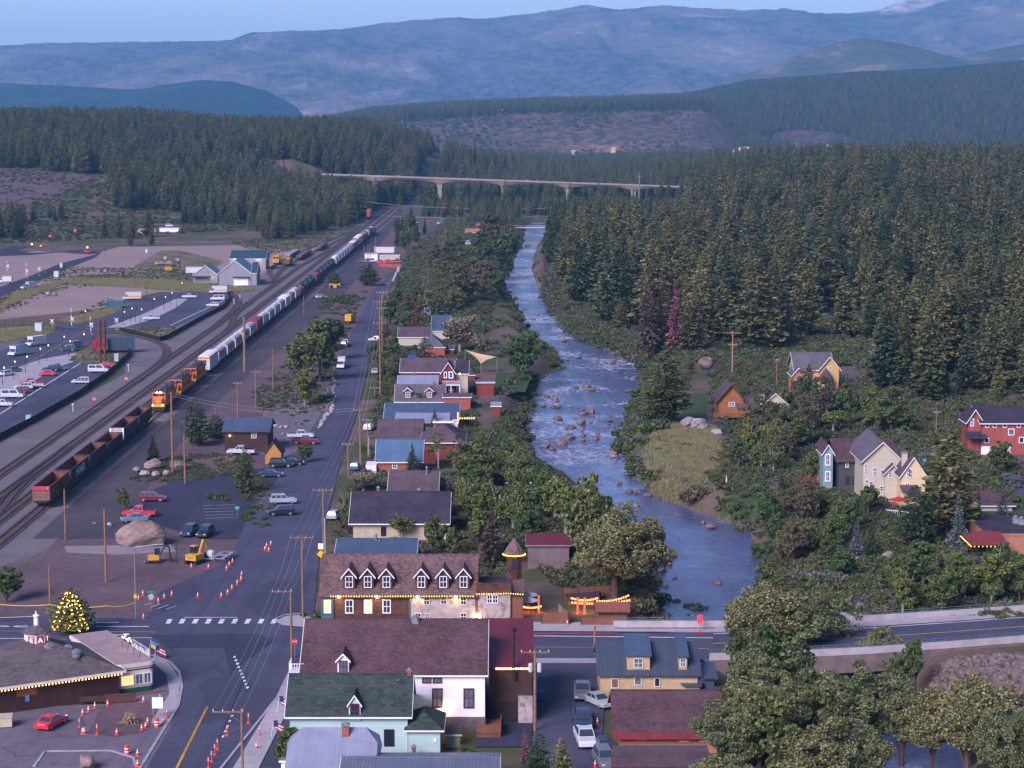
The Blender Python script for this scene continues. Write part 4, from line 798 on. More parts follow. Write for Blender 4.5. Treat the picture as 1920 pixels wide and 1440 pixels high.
def house(name, label, pl, pr, pyb, pye, depth, roof, pyr, wm, rm, z0=0.0, over=.45, tm=WHITE, cat='house', group=None, Y=None, th=.16, found=None):
    """box walls + roof; pl/pr/pyb = front wall corners and foot in photo pixels, pye = eave, pyr = ridge"""
    h = Hs(); Y = Y or gr(0, pyb, z0).y; a, b = at(pl, pye, Y), at(pr, pye, Y); h.Y = Y; h.w = b.x-a.x; h.cx = (a.x+b.x)/2; h.z0 = z0; h.d = depth; h.he = a.z-z0; o = over; w2 = h.w/2; d = depth; he = h.he
    if roof in ('gx', 'hip'): h.hr = at(960, pyr, Y+d/2).z-z0
    elif roof == 'shed': h.hr = at(960, pyr, Y+d).z-z0
    else: h.hr = at(960, pyr, Y).z-z0
    hr = h.hr; h.roof = roof; h.root = thing(name, label, cat, (h.cx, Y, z0), 0, group); w = MB(); r_ = MB(); f = MB()
    FOOT.append((h.cx-w2-1, Y-1, h.cx+w2+1, Y+d+1))
    if roof == 'gx':
        s = (hr-he)/(d/2); zo = he-o*s
        w.prism([(0,-.5),(d,-.5),(d,he-.02),(d/2,hr-.02),(0,he-.02)], 'x', -w2, w2)
        r_.prism([(-o,zo),(d/2,hr),(d+o,zo),(d+o,zo+th),(d/2,hr+th),(-o,zo+th)], 'x', -w2-o, w2+o)
        f.box(-w2-o-.02, w2+o+.02, -o-.05, -o-.003, zo-.06, zo+th*.8)
        for x in (-w2-o-.06, w2+o+.003): f.prism([(-o,zo-.08),(d/2,hr-.08),(d+o,zo-.08),(d+o,zo+th*.8),(d/2,hr+th*.8),(-o,zo+th*.8)], 'x', x, x+.055)
        r_.box(-w2-o, w2+o, d/2-.12, d/2+.12, hr+th-.03, hr+th+.05)
    elif roof == 'gy':
        s = (hr-he)/w2; zo = he-o*s
        w.prism([(-w2,-.5),(w2,-.5),(w2,he-.02),(0,hr-.02),(-w2,he-.02)], 'y', 0, d)
        P_ = lambda k: [(-w2-o,zo+k),(0,hr+k),(w2+o,zo+k)]
        r_.prism(P_(0)+P_(th)[::-1], 'y', -o, d+o); f.prism(P_(-.12)+P_(th*.8)[::-1], 'y', -o-.06, -o-.003)
        for x in (-w2-o-.05, w2+o+.003): f.box(x, x+.045, -o, d+o, zo-.06, zo+th*.8)
    elif roof == 'hip':
        w.box(-w2, w2, 0, d, -.5, he-.02)
        if h.w >= d: a1, a2 = (-w2+d/2, d/2, hr), (w2-d/2, d/2, hr)
        else: a1, a2 = (0, w2, hr), (0, d-w2, hr)
        e = [(-w2-o,-o,he),(w2+o,-o,he),(w2+o,d+o,he),(-w2-o,d+o,he)]; lo = [(x,y,z-.14) for x,y,z in e]
        fs = [(0,1,5,4),(2,3,4,5),(1,2,5),(3,0,4)] if h.w >= d else [(0,1,4),(1,2,5,4),(2,3,5),(3,0,4,5)]
        r_.add(e+[a1,a2]+lo, fs+[(6,7,1,0),(7,8,2,1),(8,9,3,2),(9,6,0,3),(9,8,7,6)])
        for x0,x1,y0,y1 in ((-w2-o-.04,w2+o+.04,-o-.04,-o-.003),(-w2-o-.04,-w2-o-.003,-o,d+o),(w2+o+.003,w2+o+.04,-o,d+o)): f.box(x0,x1,y0,y1,he-.2,he-.02)
    elif roof == 'shed':
        s = (hr-he)/d; zo = he-o*s; z1 = hr+o*s
        w.prism([(0,-.5),(d,-.5),(d,hr-.02),(0,he-.02)], 'x', -w2, w2)
        r_.prism([(-o,zo),(d+o,z1),(d+o,z1+th),(-o,zo+th)], 'x', -w2-o, w2+o); f.box(-w2-o-.02, w2+o+.02, -o-.05, -o-.003, zo-.06, zo+th*.8)
    else:
        w.box(-w2, w2, 0, d, -.5, he-.02); r_.box(-w2-o, w2+o, -o, d+o, he, he+th); f.box(-w2-o-.03, w2+o+.03, -o-.04, -o-.003, he-.1, he+th+.08); f.box(-w2-o-.03, -w2-o-.003, -o, d+o, he-.1, he+th+.08); f.box(w2+o+.003, w2+o+.03, -o, d+o, he-.1, he+th+.08)
    h.wall = w.build('wall', wm, h.root); h.roofo = r_.build('roof', rm, h.root)
    if tm: h.trim = f.build('trim', tm, h.root)
    if found:
        zf = at(960, found, Y).z - z0; MB().box(-w2-.06, w2+.06, -.06, d+.06, -.6, zf).build('foundation', FNDS, h.root)
    return h
def winmesh(w, hh, tm, gm, bar=.12, mull='c', name='window'):
    m = MB(); a, b = w/2, hh/2
    m.box(-a-bar,a+bar,-.09,0,b,b+bar); m.box(-a-bar,a+bar,-.12,0,-b-bar,-b); m.box(-a-bar,-a,-.09,0,-b,b); m.box(a,a+bar,-.09,0,-b,b)
    if mull in ('c', 'h'): m.box(-a,a,-.075,0,-.035,.035)
    if mull in ('c', 'v'): m.box(-.03,.03,-.07,0,-b,b)
    p = MB().box(-a,a,-.04,0,-b,b); return m, p
def win(h, px, py, wpx, hpx, tm=WHITE, gm=GLASS, bar=.12, mull='c', name='window', yl=0.0, parent=None, label=None):
    c = at(px, py, h.Y+yl); sc = FPX/((h.Y+yl)*CP+(CH-c.z)*SP); m, p = winmesh(wpx/sc, hpx/sc, tm, gm, bar, mull)
    par = parent or h.root; off = (c.x-h.cx, yl-.003, c.z-h.z0)
    o = m.build(name, tm, par, off); p.build('pane', gm, o)
    if label: o['label'] = label
    return o
def chimney(h, px, pyt, pyb, wpx, m=BRK, yl=None, cap=CHIM, name='chimney'):
    yl = h.d/2 if yl is None else yl; t = at(px, pyt, h.Y+yl); b = at(px, pyb, h.Y+yl); sc = FPX/(h.Y*CP); w = wpx/sc/2; x = t.x-h.cx; zt = t.z-h.z0
    o = MB().box(x-w, x+w, yl-w, yl+w, b.z-h.z0-.8, zt-.15).build(name, m, h.root); MB().box(x-w-.07, x+w+.07, yl-w-.07, yl+w+.07, zt-.15, zt).box(x-w*.5, x+w*.5, yl-w*.5, yl+w*.5, zt+.002, zt+.18).build('cap', cap, o); return o
def dormer(h, px, wpx, pyb, pye, pya, wm, rm, tm=WHITE, wtm=MAROON, winbox=None, over=.22, gm=GLASS2, roof='gy', name='dormer'):
    """gabled dormer whose face stands on the front slope"""
    s = (h.hr-h.he)/(h.d/2); yl = 0.0
    for _ in range(30):
        z = at(px, pyb, h.Y+yl).z-h.z0; yl = max(-.25, yl + ((z-h.he)/s - yl)*.6)
    Y = h.Y+yl; c = at(px, pyb, Y); e = at(px, pye, Y).z-h.z0; a = at(px, pya, Y).z-h.z0; sc = FPX/(Y*CP); w = wpx/sc/2; x = c.x-h.cx; zb = c.z-h.z0
    dep = min(h.d/2, (a-h.he)/s) - yl + .3; m = MB()
    if roof == 'gy': m.prism([(x-w,zb-.3),(x+w,zb-.3),(x+w,e),(x,a-.03),(x-w,e)], 'y', yl, yl+dep)
    else: m.box(x-w, x+w, yl, yl+dep, zb-.3, e)
    o = m.build(name, wm, h.root); r_ = MB(); f = MB()
    if roof == 'gy':
        k = (a-e)/w; P_ = lambda q: [(x-w-over, e-over*k+q), (x, a+q), (x+w+over, e-over*k+q)]
        r_.prism(P_(.02)+P_(.14)[::-1], 'y', yl-over, yl+dep+.3); f.prism(P_(-.10)+P_(.12)[::-1], 'y', yl-over-.06, yl-over-.003)
    else: r_.prism([(yl-over,e),(yl+dep+.3,a),(yl+dep+.3,a+.12),(yl-over,e+.12)], 'x', x-w-over, x+w+over); f.box(x-w-over, x+w+over, yl-over-.05, yl-over-.003, e-.1, e+.1)
    r_.build('dormer_roof', rm, o); f.build('dormer_trim', tm, o)
    if winbox:
        wp, hp, pc = winbox; cc = at(px, pc, Y); q, p = winmesh(wp/sc, hp/sc, wtm, gm, .1, 'c'); off = (cc.x-h.cx, yl-.003, cc.z-h.z0)
        b = len(q.v); q.add(p.v, p.f, 1); q.build('dormer_window', [wtm, gm], o, off)
    return o
BM = {}
def bulbmesh(m, r_=.085):
    if (m.name, r_) not in BM: BM[(m.name, r_)] = MB().lathe([(.02,-r_*1.1),(r_*.8,-r_*.6),(r_,0),(r_*.7,r_*.7),(.03,r_*1.2)], 6).mesh('bulb_'+m.name, m, True)
    return BM[(m.name, r_)]
def bulbs(label, pts, n, m=BULB, r_=.085, group=None, sag=0.0, name='light_string'):
    """lamp string along world points: wire + one bulb each"""
    P_ = [Vector(p) for p in pts]; o = thing(name, label, 'string lights', P_[0], 0, group); Ls = [(b-a).length for a, b in zip(P_, P_[1:])]; tot = sum(Ls); me = bulbmesh(m, r_); wp = []
    for i in range(n):
        s = tot*i/max(1, n-1); k = 0
        while k < len(Ls)-1 and s > Ls[k]: s -= Ls[k]; k += 1
        t = s/Ls[k]; q = P_[k].lerp(P_[k+1], t) - Vector((0, 0, sag*4*t*(1-t))); wp.append(q-P_[0]); link('bulb', me, o, q-P_[0]-Vector((0,0,.06)))
    MB().tube(wp, .012, 4).build('wire', BLACK, o); return o
def lamp(loc, energy, col=(1, .62, .28), r_=.12, name='lamp_light'):
    l = bpy.data.lights.new(name, 'POINT'); l.energy = energy; l.color = col; l.shadow_soft_size = r_; o = link(name, l); o.location = loc; return o
# ---- the big white house with brown roof
h = house('white_house', 'long white clapboard house with brown shingle roof at the street corner', 567, 909, 1372, 1263, 13.5, 'gx', 1163, WSID, SHB, over=.35, found=1344)
dormer(h, 643.5, 22, 1263, 1237, 1226, WSID, SHB, WHITE, MAROON, (13, 23, 1251))
win(h, 800, 1272, 13, 13, MAROON, GLASS2, .14); win(h, 820, 1272, 13, 13, MAROON, GLASS2, .14); win(h, 820, 1309, 15, 33, MAROON, GLASS2, .16); win(h, 879, 1309, 15, 33, MAROON, GLASS2, .16)
c_ = chimney(h, 779, 1165, 1188, 11, STONE, 6.4); MB().lathe([(.5,0),(.5,.5),(.1,.75)], 8).build('chimney_cowl', CHIM, c_, (at(779,1165,h.Y+6.4).x-h.cx, 6.4, at(779,1165,h.Y+6.4).z))
lamp(at(833, 1330, h.Y-.35), 45); p = at(833, 1328, h.Y-.2); tag(MB().box(-.12,.12,0,.2,-.12,.12).build('wall_lamp', EM('wall_lamp_glow', (1,.72,.42), 9), None, p), 'lit wall lamp on the white house above the stone footing', 'lamp')
WH = h; pr_ = MB()
for x in range(6): pr_.box(-.04+x*.28, .02+x*.28, 0, .06, 0, 1.0)
pr_.box(-.1, 1.6, 0, .06, 1.0, 1.08); pr_.box(-.1, 1.6, 0, .06, .08, .14)
for y in range(1, 9): pr_.box(-.1, -.04, y*.3, y*.3+.06, 0, 1.0)
pr_.box(-.12, -.02, 0, 2.6, 1.0, 1.08); pr_.box(-.15, 1.6, .06, 2.6, -.16, -.04); o = pr_.build('balcony', WHITE, h.root); b = at(543, 1262, h.Y+1); o.location = (b.x-h.cx, 1.0, b.z)
# red metal annex
h = house('annex_building', 'dark red metal-roofed tavern annex joined to the white house', 917, 998, 1300, 1252, 13, 'shed', 1163, BRN, MRED, over=.25, tm=MAROON, cat='building', Y=WH.Y+3.5)
FOOT.append((h.cx-8, h.Y-9, h.cx+6, h.Y))
MB().box(-2.5,2.4,-.08,-.003,.1,2.5).build('doorway', M('dark_doorway', (.02,.014,.014), .8), h.root); MB().box(h.w/2-1.6,h.w/2+.05,-.5,-.003,-.2,3.2).build('stone_pillar', STONE, h.root)
bulbs('row of warm bulbs under the eave of the red metal tavern annex', [at(931,1253,h.Y-.5), at(990,1253,h.Y-.5)], 14, BULB, .11)
MB().box(-3.8,-1.1,-6.2,-.6,.55,.7).box(-3.8,-1.1,-6.25,-6.15,.7,1.6).box(-1.15,-1.05,-6.2,-2,.7,1.6).box(-3.8,-1.1,-6.1,-6,-.4,.55).build('deck', CEDAR, h.root)
p = at(964, 1232, h.Y-.4); tag(MB().box(-.16,.16,-.16,.16,-2.6,3.0).lathe([(.26,3.0),(.3,3.3),(.1,3.5)], 8).build('stove_pipe', BLACK, None, p), 'tall black flue pipe standing against the red annex roof', 'chimney')
# ---- mint house
h = house('mint_house', 'mint green clapboard house with dark green shingle roof', 543, 764, 1417, 1338, 8.4, 'gx', 1266, MINT, SHG, over=.5, tm=WHITE)
dormer(h, 665, 23, 1346, 1320, 1304, MINT, SHG, WHITE, MAROON, (14, 26, 1333), over=.18, gm=GLASS); win(h, 729.5, 1383, 15, 28, BLACK, GLASS, .12); chimney(h, 767, 1255, 1270, 8, BRK, 4.2)
MB().lathe([(.12,0),(.12,.35),(.22,.4),(.05,.5)], 8).build('roof_vent', CHIM, h.root, (at(746,1277,h.Y+3.5).x-h.cx, 3.5, h.hr-.75))
h2 = house('mint_side_wing', 'single-storey mint wing with dark green hip roof beside the mint house', 765, 825, 1420, 1367, 6.0, 'hip', 1329, MINT, SHG, over=.45, tm=WHITE, cat='building'); MB().box(-.15,.15,-.1,-.003,1.7,2.1).build('meter_box', WHITE, h2.root, (1.2,0,0)); chimney(h2, 776, 1399, 1428, 7.5, BRK, -1.5)
h3 = house('garden_shed', 'small dark-roofed garden shed behind the mint wing', 836, 862, 1402, 1378, 2.2, 'shed', 1364, M('shed_green', (.24,.27,.19), .8), SHG, over=.2, tm=TRIM, cat='shed')
# ---- metal roofed houses at the lower edge
Y = gr(600, 1363, 6.4).y
h = Hs(); h.Y = Y-5.5; h.d = 11; h.z0 = 0; h.cx = (at(547,1380,Y).x+at(705,1380,Y).x)/2; h.root = thing('blue_grey_house', 'low house with clipped pale blue-grey metal roof at the lower edge', 'house', (h.cx, h.Y, 0)); w2 = 4.6
a0, a1 = at(570,1363,Y).x-h.cx, at(686,1363,Y).x-h.cx
MB().box(-w2+.4, w2-.4, .5, 10.5, -.5, 2.9).build('wall', WSID, h.root)
MB().add([(a0,5.5,6.4),(a1,5.5,6.4),(w2,4.0,5.15),(w2,7.0,5.15),(-w2,4.0,5.15),(-w2,7.0,5.15),(-w2,-.3,2.7),(w2,-.3,2.7),(w2,11.3,2.7),(-w2,11.3,2.7)], [(4,6,7,2,1,0),(0,1,3,8,9,5),(1,2,3),(0,5,4),(2,7,8,3),(5,9,6,4)]).build('roof', bands('pale_blue_tin_roof', (.27,.30,.40), 0, .35, .12, .8, .5, .25, .4, .12), h.root)
FOOT.append((h.cx-6, h.Y-2, h.cx+6, h.Y+12)); h.he, h.hr = 2.7, 6.4
chimney(h, 648, 1357, 1384, 14, BRK, 4.9)
Y = gr(800, 1422, 4.3).y
h = house('ridged_roof_house', 'low building with blue-grey ribbed roof along the bottom edge', 640, 932, 1422, 1460, 8, 'gx', 1422, WSID, MGREY, over=.3, Y=Y-4)
h = house('lean_to', 'small white-roofed lean-to in the bottom edge left of the pale metal roof', 527, 543, 1480, 1428, 3, 'shed', 1418, WSID, MB3, cat='shed', over=.2)
# ---- yellow house, brown-roofed building, purple shed
h = house('yellow_house', 'weathered yellow clapboard house with slate blue metal roof and two dormers', 1126, 1308, 1318, 1263, 10, 'gx', 1205, YEL, MSLATE, over=.4, tm=MSLATE)
dormer(h, 1197, 44, 1258, 1229, 1209, YEL, MB1, MSLATE, TRIM, (15, 17, 1243), roof='shed'); dormer(h, 1280.5, 16, 1258, 1231, 1210, YEL, MB1, MSLATE, TRIM, (8, 15, 1242), roof='shed')
win(h, 1153, 1281, 11, 16, TRIM, M('boarded_pane', (.16,.08,.05), .8), .1, 'n'); win(h, 1196, 1277, 11, 13, TRIM, GLASS2, .1, 'n'); win(h, 1232, 1279, 8, 15, TRIM, GLASS, .1, 'n'); chimney(h, 1208, 1194, 1207, 7, BRK, 5)
m = MB(); xb = at(1298,1285,h.Y).x-h.cx
m.prism([(xb-1.1,0),(xb-.8,-.7),(xb+.8,-.7),(xb+1.1,0)], 'z', 0, 2.2); o = m.build('bay_window', YEL, h.root); MB().prism([(xb-1.4,.1),(xb-1,-1),(xb+1,-1),(xb+1.4,.1)], 'z', 2.2, 2.45).build('bay_roof', MSLATE, o); MB().box(xb-.7,xb+.7,-.78,-.703,.9,1.9).build('bay_pane', GLASS2, o)
MB().prism([(-.2,2.9),(5,3.5),(5,3.65),(-.2,3.05)], 'x', h.w/2+.45, h.w/2+2.4).box(h.w/2+.02, h.w/2+2.0, .2, 4.8, -.4, 2.85).build('porch', MSLATE, h.root)
h = house('orange_building', 'orange stucco building with brown roof and red fascia', 1162, 1345, 1412, 1366, 10.5, 'gx', 1297, ORG, SHB, over=.75, tm=M('red_fascia', (.20,.03,.035), .6), cat='building', th=.2)
MB().box(-h.w/2-.8, h.w/2+.8, -.9, -.8, h.he-.95, h.he-.25).build('fascia', MATS['red_fascia'], h.root)
for a, b, c, d in ((1204,1378,15,16),(1258,1376,13,11),(1282.5,1379,14,20),(1320,1379,14,20)): win(h, a, b, c, d, WHITE, GLASS2 if a != 1258 else GLASS, .1)
h = house('plank_shed', 'weathered plank shed with purple-brown roof in the lower right', 1158, 1330, 1500, 1437, 5.5, 'shed', 1402, PLANKW, SHP, over=.3, tm=MAROON, cat='shed'); MB().box(-h.w/2-.33,-h.w/2-.3,-.3,6.5,-.4,3.4).build('red_side', MATS['red_fascia'], h.root)
# ---- the stone inn
h = house('stone_inn', 'old inn of brick and rubble stone with brown shingle roof and six dormers', 604, 890, 1164, 1115, 12, 'gx', 1041, BRICK, SHI, over=.45, tm=MAROON, cat='inn'); IN = h
x0 = at(770,1140,h.Y).x-h.cx; MB().box(x0, h.w/2+.06, -.12, 0, -.4, h.he-.05).build('stone_front', STONE, h.root); MB().box(x0-.25, x0, -.16, 0, -.4, h.he-.1).build('corner_board', TEAL, h.root)
MB().box(-h.w/2-.15, -h.w/2+1.55, -.3, 1.2, -.4, h.he-.12).build('corner_bay', TEAL, h.root); win(h, 614, 1137, 11, 23, WHITE, LIT, .1, 'h', yl=-.3, label='lit corner window')
for a in (654.5, 689.5, 724.5, 790, 831, 869): dormer(h, a, 23, 1107, 1079, 1066, BRICK, SHI, WHITE, WHITE, (12, 20, 1091), over=.3, gm=GLASS)
for o in [c for c in h.root.children if c.name.startswith('dormer')]: pass
for a, g_ in ((655,GLASS),(690,LIT),(725,GLASS)): win(h, a, 1137, 12, 23, WHITE, g_, .13)
for a, b, c, d in ((800,1126,9,15),(832,1125,9,14),(869,1126,9,15),(784,1156,9,12),(869,1156,9,12),(801,1155,6,8)): win(h, a, b, c, d, TRIM, GLASS, .09, yl=-.12)
r2 = house('inn_side_wing', 'stone side wing of the inn with flat dark roof and shingled parapet', 894, 957, 1164, 1110, 9, 'flat', 1110, STONE, SHD, over=.1, tm=TEAL, cat='inn', Y=IN.Y-.05)
MB().box(-r2.w/2-.1, r2.w/2+.1, -.35, -.11, r2.he-.15, r2.he+1.35).build('shingled_parapet', BRICK, r2.root); win(r2, 918, 1123, 8, 14, WHITE, GLASS, .1); win(r2, 928.5, 1123, 8, 14, WHITE, GLASS, .1); win(r2, 869+30, 1155, 5, 9, TRIM, LIT, .1, 'n')
MB().box(-.25,.25,-.25,.25,-.4,5.6).build('brick_pier', BRK, IN.root, (IN.w/2+.15, .2, 0))
bulbs('long string of yellow bulbs along the eave of the inn', [at(620,1117.5,IN.Y-.6), at(887,1117.5,IN.Y-.6)], 56, BULBY, .06); bulbs('string of yellow bulbs along the parapet of the inn side wing', [at(894,1113,IN.Y-.6), at(957,1112,IN.Y-.6), at(980,1114,IN.Y-.2)], 20, BULBY, .06)
for a, lb in ((635,'lit flood lamp under the inn eave at its left end'),(707,'lit flood lamp under the inn eave between the brick windows'),(783,'lit flood lamp at the left of the stone front'),(854,'lit flood lamp at the right of the stone front')):
    p = at(a, 1119, IN.Y-.45); lamp(p-Vector((0,.1,.15)), 75, (1,.66,.26), .08); tag(MB().lathe([(.05,.15),(.14,.05),(.16,-.08)], 8).build('flood_lamp', EM('flood_glow', (1,.75,.35), 16), None, p), lb, 'lamp', 'flood lamps of the inn')
p = at(894, 1154, IN.Y-.3); lamp(p-Vector((0,.2,0)), 40, (1,.6,.25)); tag(MB().box(-.15,.15,0,.2,-.25,.25).build('porch_lamp', EM('porch_glow', (1,.62,.28), 7), None, p), 'lit porch lamp at the right end of the stone front', 'lamp')
Y = IN.Y+8; q = at(964,1085,Y); rd = (at(984,1060,Y).x-at(944,1060,Y).x)/2*.92; zt = at(964,1036,Y).z; t = thing('octagonal_tower', 'octagonal brick tower with pointed shingle roof beside the inn', 'tower', (q.x, Y, 0)); FOOT.append((q.x-3, Y-3, q.x+3, Y+3))
MB().lathe([(rd*.82,-.4),(rd*.82,zt)], 8).build('wall', BRICK, t); MB().lathe([(rd*1.12,zt-.1),(rd*1.12,zt+.02),(rd*.5,zt+1.3),(.04,at(964,1008,Y).z)], 8).build('roof', SHI, t); MB().box(-rd*.22,rd*.22,-rd*.80,-rd*.74,zt-2.2,zt-.7).build('window', GLASS, t)
bulbs('ring of yellow bulbs under the tower roof', [(q.x+rd*1.13*math.cos(a), Y+rd*1.13*math.sin(a), zt-.15) for a in [math.pi*(1.0+i/8) for i in range(9)]], 18, BULBY, .08)
h = house('timber_annex', 'dark timber annex at the right end of the inn below the tower', 959, 981, 1164, 1116, 7, 'shed', 1088, CEDAR, SHI, over=.2, tm=DKWOOD, cat='building', Y=IN.Y+.3)
# ---- behind the inn
h = house('blue_roof_shop', 'low shop with ribbed blue metal roof right behind the inn', 632, 777, 1072, 1040, 9, 'gx', 1011, WSID, MB1, over=.4, tm=WHITE, cat='building'); MB().lathe([(.16,0),(.16,.9),(.3,1.0),(.1,1.2)], 8).build('roof_flue', CHIM, h.root, (-.2, 4, h.hr-.3)); MB().lathe([(.12,0),(.12,.6),(.2,.7)], 8).build('roof_flue', CHIM, h.root, (.35, 3.6, h.hr-.3))
h = house('grey_barn', 'grey corrugated barn with dark red roof beside the tower', 990, 1067, 1066, 1022, 8, 'gx', 1003, PLANKW, MRED, over=.35, tm=GREYM, cat='barn')
h = house('dark_shingle_house', 'wide cream house under a large dark shingle roof', 662, 836, 1012, 977, 12, 'gx', 923, M('cream_wall', (.42,.36,.25), .8, .1), SHD, over=.7); win(h, 719, 996, 8, 16, BLACK, GLASS, .08); win(h, 800, 996, 8, 14, BLACK, GLASS, .08); chimney(h, 709, 913, 925, 5.5, BRK, 6.5); chimney(h, 785, 917, 925, 5.5, BRK, 6.5)
h = house('rear_wing', 'rear wing with purple-brown shingle roof behind the dark shingle house', 730, 818, 960, 926, 12, 'gx', 884, M('cream_wall', (.42,.36,.25)), SHP, over=.4, cat='building', Y=h.Y+h.d+1.5); MB().lathe([(.15,0),(.15,1.2),(.28,1.25),(.1,1.5)], 8).build('roof_flue', CHIM, h.root, (2.2, 5, h.hr-.4))
h = house('red_house', 'red house with bright blue metal roof facing the long street', 707, 790, 886, 864, 8.5, 'gx', 825, M('red_orange_wall', (.30,.075,.05), .7, .1), MB2, over=.4); win(h, 740, 873, 7, 9); win(h, 768, 873, 7, 9); MB().box(-h.w/2-2.2,-h.w/2-.1,-1,4,-.3,1.6).build('porch', WHITE, h.root)
h = house('red_side_wing', 'red side wing under the brown hip roof, right of the blue metal roof', 792, 867, 866, 829, 13, 'hip', 792, REDB, SHP, over=.6); o = chimney(h, 815, 787, 800, 5, BRK, 6.5); MB().box(-2.2,2.2,5.9,7.1,h.hr-.05,h.hr+.25).build('ridge_cap', WHITE, h.root)
h = house('flat_brown_wing', 'house with plain dark brown roof between the blue roofs', 708, 790, 846, 825, 13, 'gx', 787, M('cream_wall', (.42,.36,.25)), SHP, over=.3, tm=DKWOOD, Y=gr(0,846).y+3)
h = house('light_blue_house', 'long house with light blue-grey metal roof', 722, 858, 808, 786, 12, 'gx', 757, WSID, MB1, over=.4); win(h, 733, 800, 6, 7); MB().lathe([(.13,0),(.13,1.3),(.26,1.4)], 8).build('roof_flue', CHIM, h.root, (-1, 5, h.hr-.4))
MB().prism([(-3.2,h.he-.45),(2.0,h.he+1.05),(2.0,h.he+1.2),(-3.2,h.he-.3)], 'x', -h.w*.36, h.w*.40).build('porch_roof', MB3, h.root); LBH = h
h = house('grey_cottage', 'grey-roofed cottage with two small red gables and turquoise fence', 742, 832, 762, 752, 9, 'gx', 722, CREAM, SHGR, over=.4)
for a in (764.5, 805): dormer(h, a, 15, 746, 733, 727, REDB, SHGR, WHITE, WHITE, (8, 9, 740), over=.25)
chimney(h, 814, 716, 730, 4, BRK, 4.5)
h = house('pale_roof_house', 'low house with pale blue-white metal roof and brick chimney', 747, 819, 733, 720, 7, 'gx', 705, WSID, MB3, over=.3, Y=h.Y+h.d+1); chimney(h, 776, 699, 710, 4, BRK, 3.5)
PB = h
h = house('balcony_house', 'maroon house with purple shingle roof, white trim and balcony', 752, 852, 724, 697, 10, 'gx', 672, M('maroon_wall', (.13,.028,.03), .7, .15), SHP, over=.4, Y=PB.Y+PB.d+1); h.root['category'] = 'house'
g_ = house('gable_front', 'maroon gabled front with white balcony facing the river, part of the purple-roofed house', 828, 853, 730, 698, 6, 'gy', 680, MATS['maroon_wall'], SHP, over=.35, cat='building', Y=h.Y-3); win(g_, 845.5, 703, 5, 9, WHITE, GLASS, .25, 'h'); win(g_, 835, 703, 3, 9, WHITE, GLASS, .2, 'n'); win(g_, 845, 727, 6, 9, WHITE, GLASS2, .15)
m = MB(); b0, b1, zb = at(829,722,g_.Y-2).x-g_.cx, at(862,722,g_.Y-2).x-g_.cx, at(840,722,g_.Y-2).z
m.box(b0,b1,-2,-.1,zb-.15,zb); m.box(b0,b1,-2.05,-1.98,zb+.95,zb+1.03)
for i in range(17): m.box(b0+(b1-b0)*i/16-.03, b0+(b1-b0)*i/16+.03, -2.04,-1.99,zb,zb+.95)
for i in (0,.5,1): m.box(b0+(b1-b0)*i-.09, b0+(b1-b0)*i+.09,-2.02,-1.86,-.4,zb-.15)
m.build('balcony', WHITE, g_.root)
h = house('dark_teal_house', 'dark teal roofed house with cream wall beside the balcony house', 855, 877, 722, 700, 8, 'gx', 676, CREAM, SHD, over=.3, Y=g_.Y+2); win(h, 868, 703, 4, 6, WHITE, GLASS, .1)
p = at(862, 701, h.Y-1.2); tag(MB().lathe([(.03,-.2),(.2,0),(.03,.2)], 8).build('globe_lamp', EM('globe_glow', (1,.55,.2), 9), None, p), 'glowing amber globe lamp between the balcony and the dark teal house', 'lamp')
for nm, lb, a in (('plank_outbuilding','tall red plank outbuilding with pale flat top by the river lawn',(894,926,742,718,4,'shed',716,REDB,MB3)),('garden_shed','small red shed with light tin roof at the river bank',(922,938,776,762,4,'shed',755,REDB,MB3)),('garden_shed','brown-roofed red outbuilding right of the grey cottage',(832,882,768,745,6,'gx',738,M('red_orange_wall',(.30,.075,.05)),SHP)),
    ('garden_shed','little rust-roofed shed by the dark teal house',(877,890,712,704,4,'shed',701,REDB,SHP)),('red_roof_shed','shed with dark red roof among the trees above the river bank',(950,994,915,905,7,'shed',893,REDB,MRED)),
    ('hip_roof_house','orange-red house with blue-grey hip roof among the gardens',(786,834,668,651,11,'hip',627,M('red_orange_wall',(.30,.075,.05)),SHGR)),('brown_roof_house','house with red-brown roof behind the blue-grey hip roof',(747,806,648,632,10,'gx',614,CREAM,SHP)),
    ('tin_roof_house','house with pale blue tin roof beneath the pale straggly tree',(810,842,638,620,13,'gx',592,CREAM,MB1)),('lilac_shed','lilac walled long shed at the roadside among the trees',(795,808,596,572,10,'shed',545,M('lilac_wall',(.22,.16,.22),.8),SHP)),
    ('dark_roof_house','house with dark blue-black roof beyond the tin roof',(806,838,592,584,8,'gx',578,CREAM,SHD)),('cabin_house','small house with orange-brown roof at the right of the hip roof house',(826,850,664,655,6,'gx',648,M('red_orange_wall',(.30,.075,.05)),SHP))):
    house(nm, lb, *a, over=.3, cat='shed' if 'shed' in nm or 'out' in nm else 'house')
bulbs('string of red-orange bulbs on the terrace of the light blue roofed house', [P(858,802)+Vector((0,0,2.2)), P(889,802)+Vector((0,0,2.2))], 8, BULBR, .16); bulbs('vertical string of red lights at the corner of the light blue roof', [at(858.5,792,LBH.Y-1), at(858.5,774,LBH.Y-1)], 6, BULBR, .14)
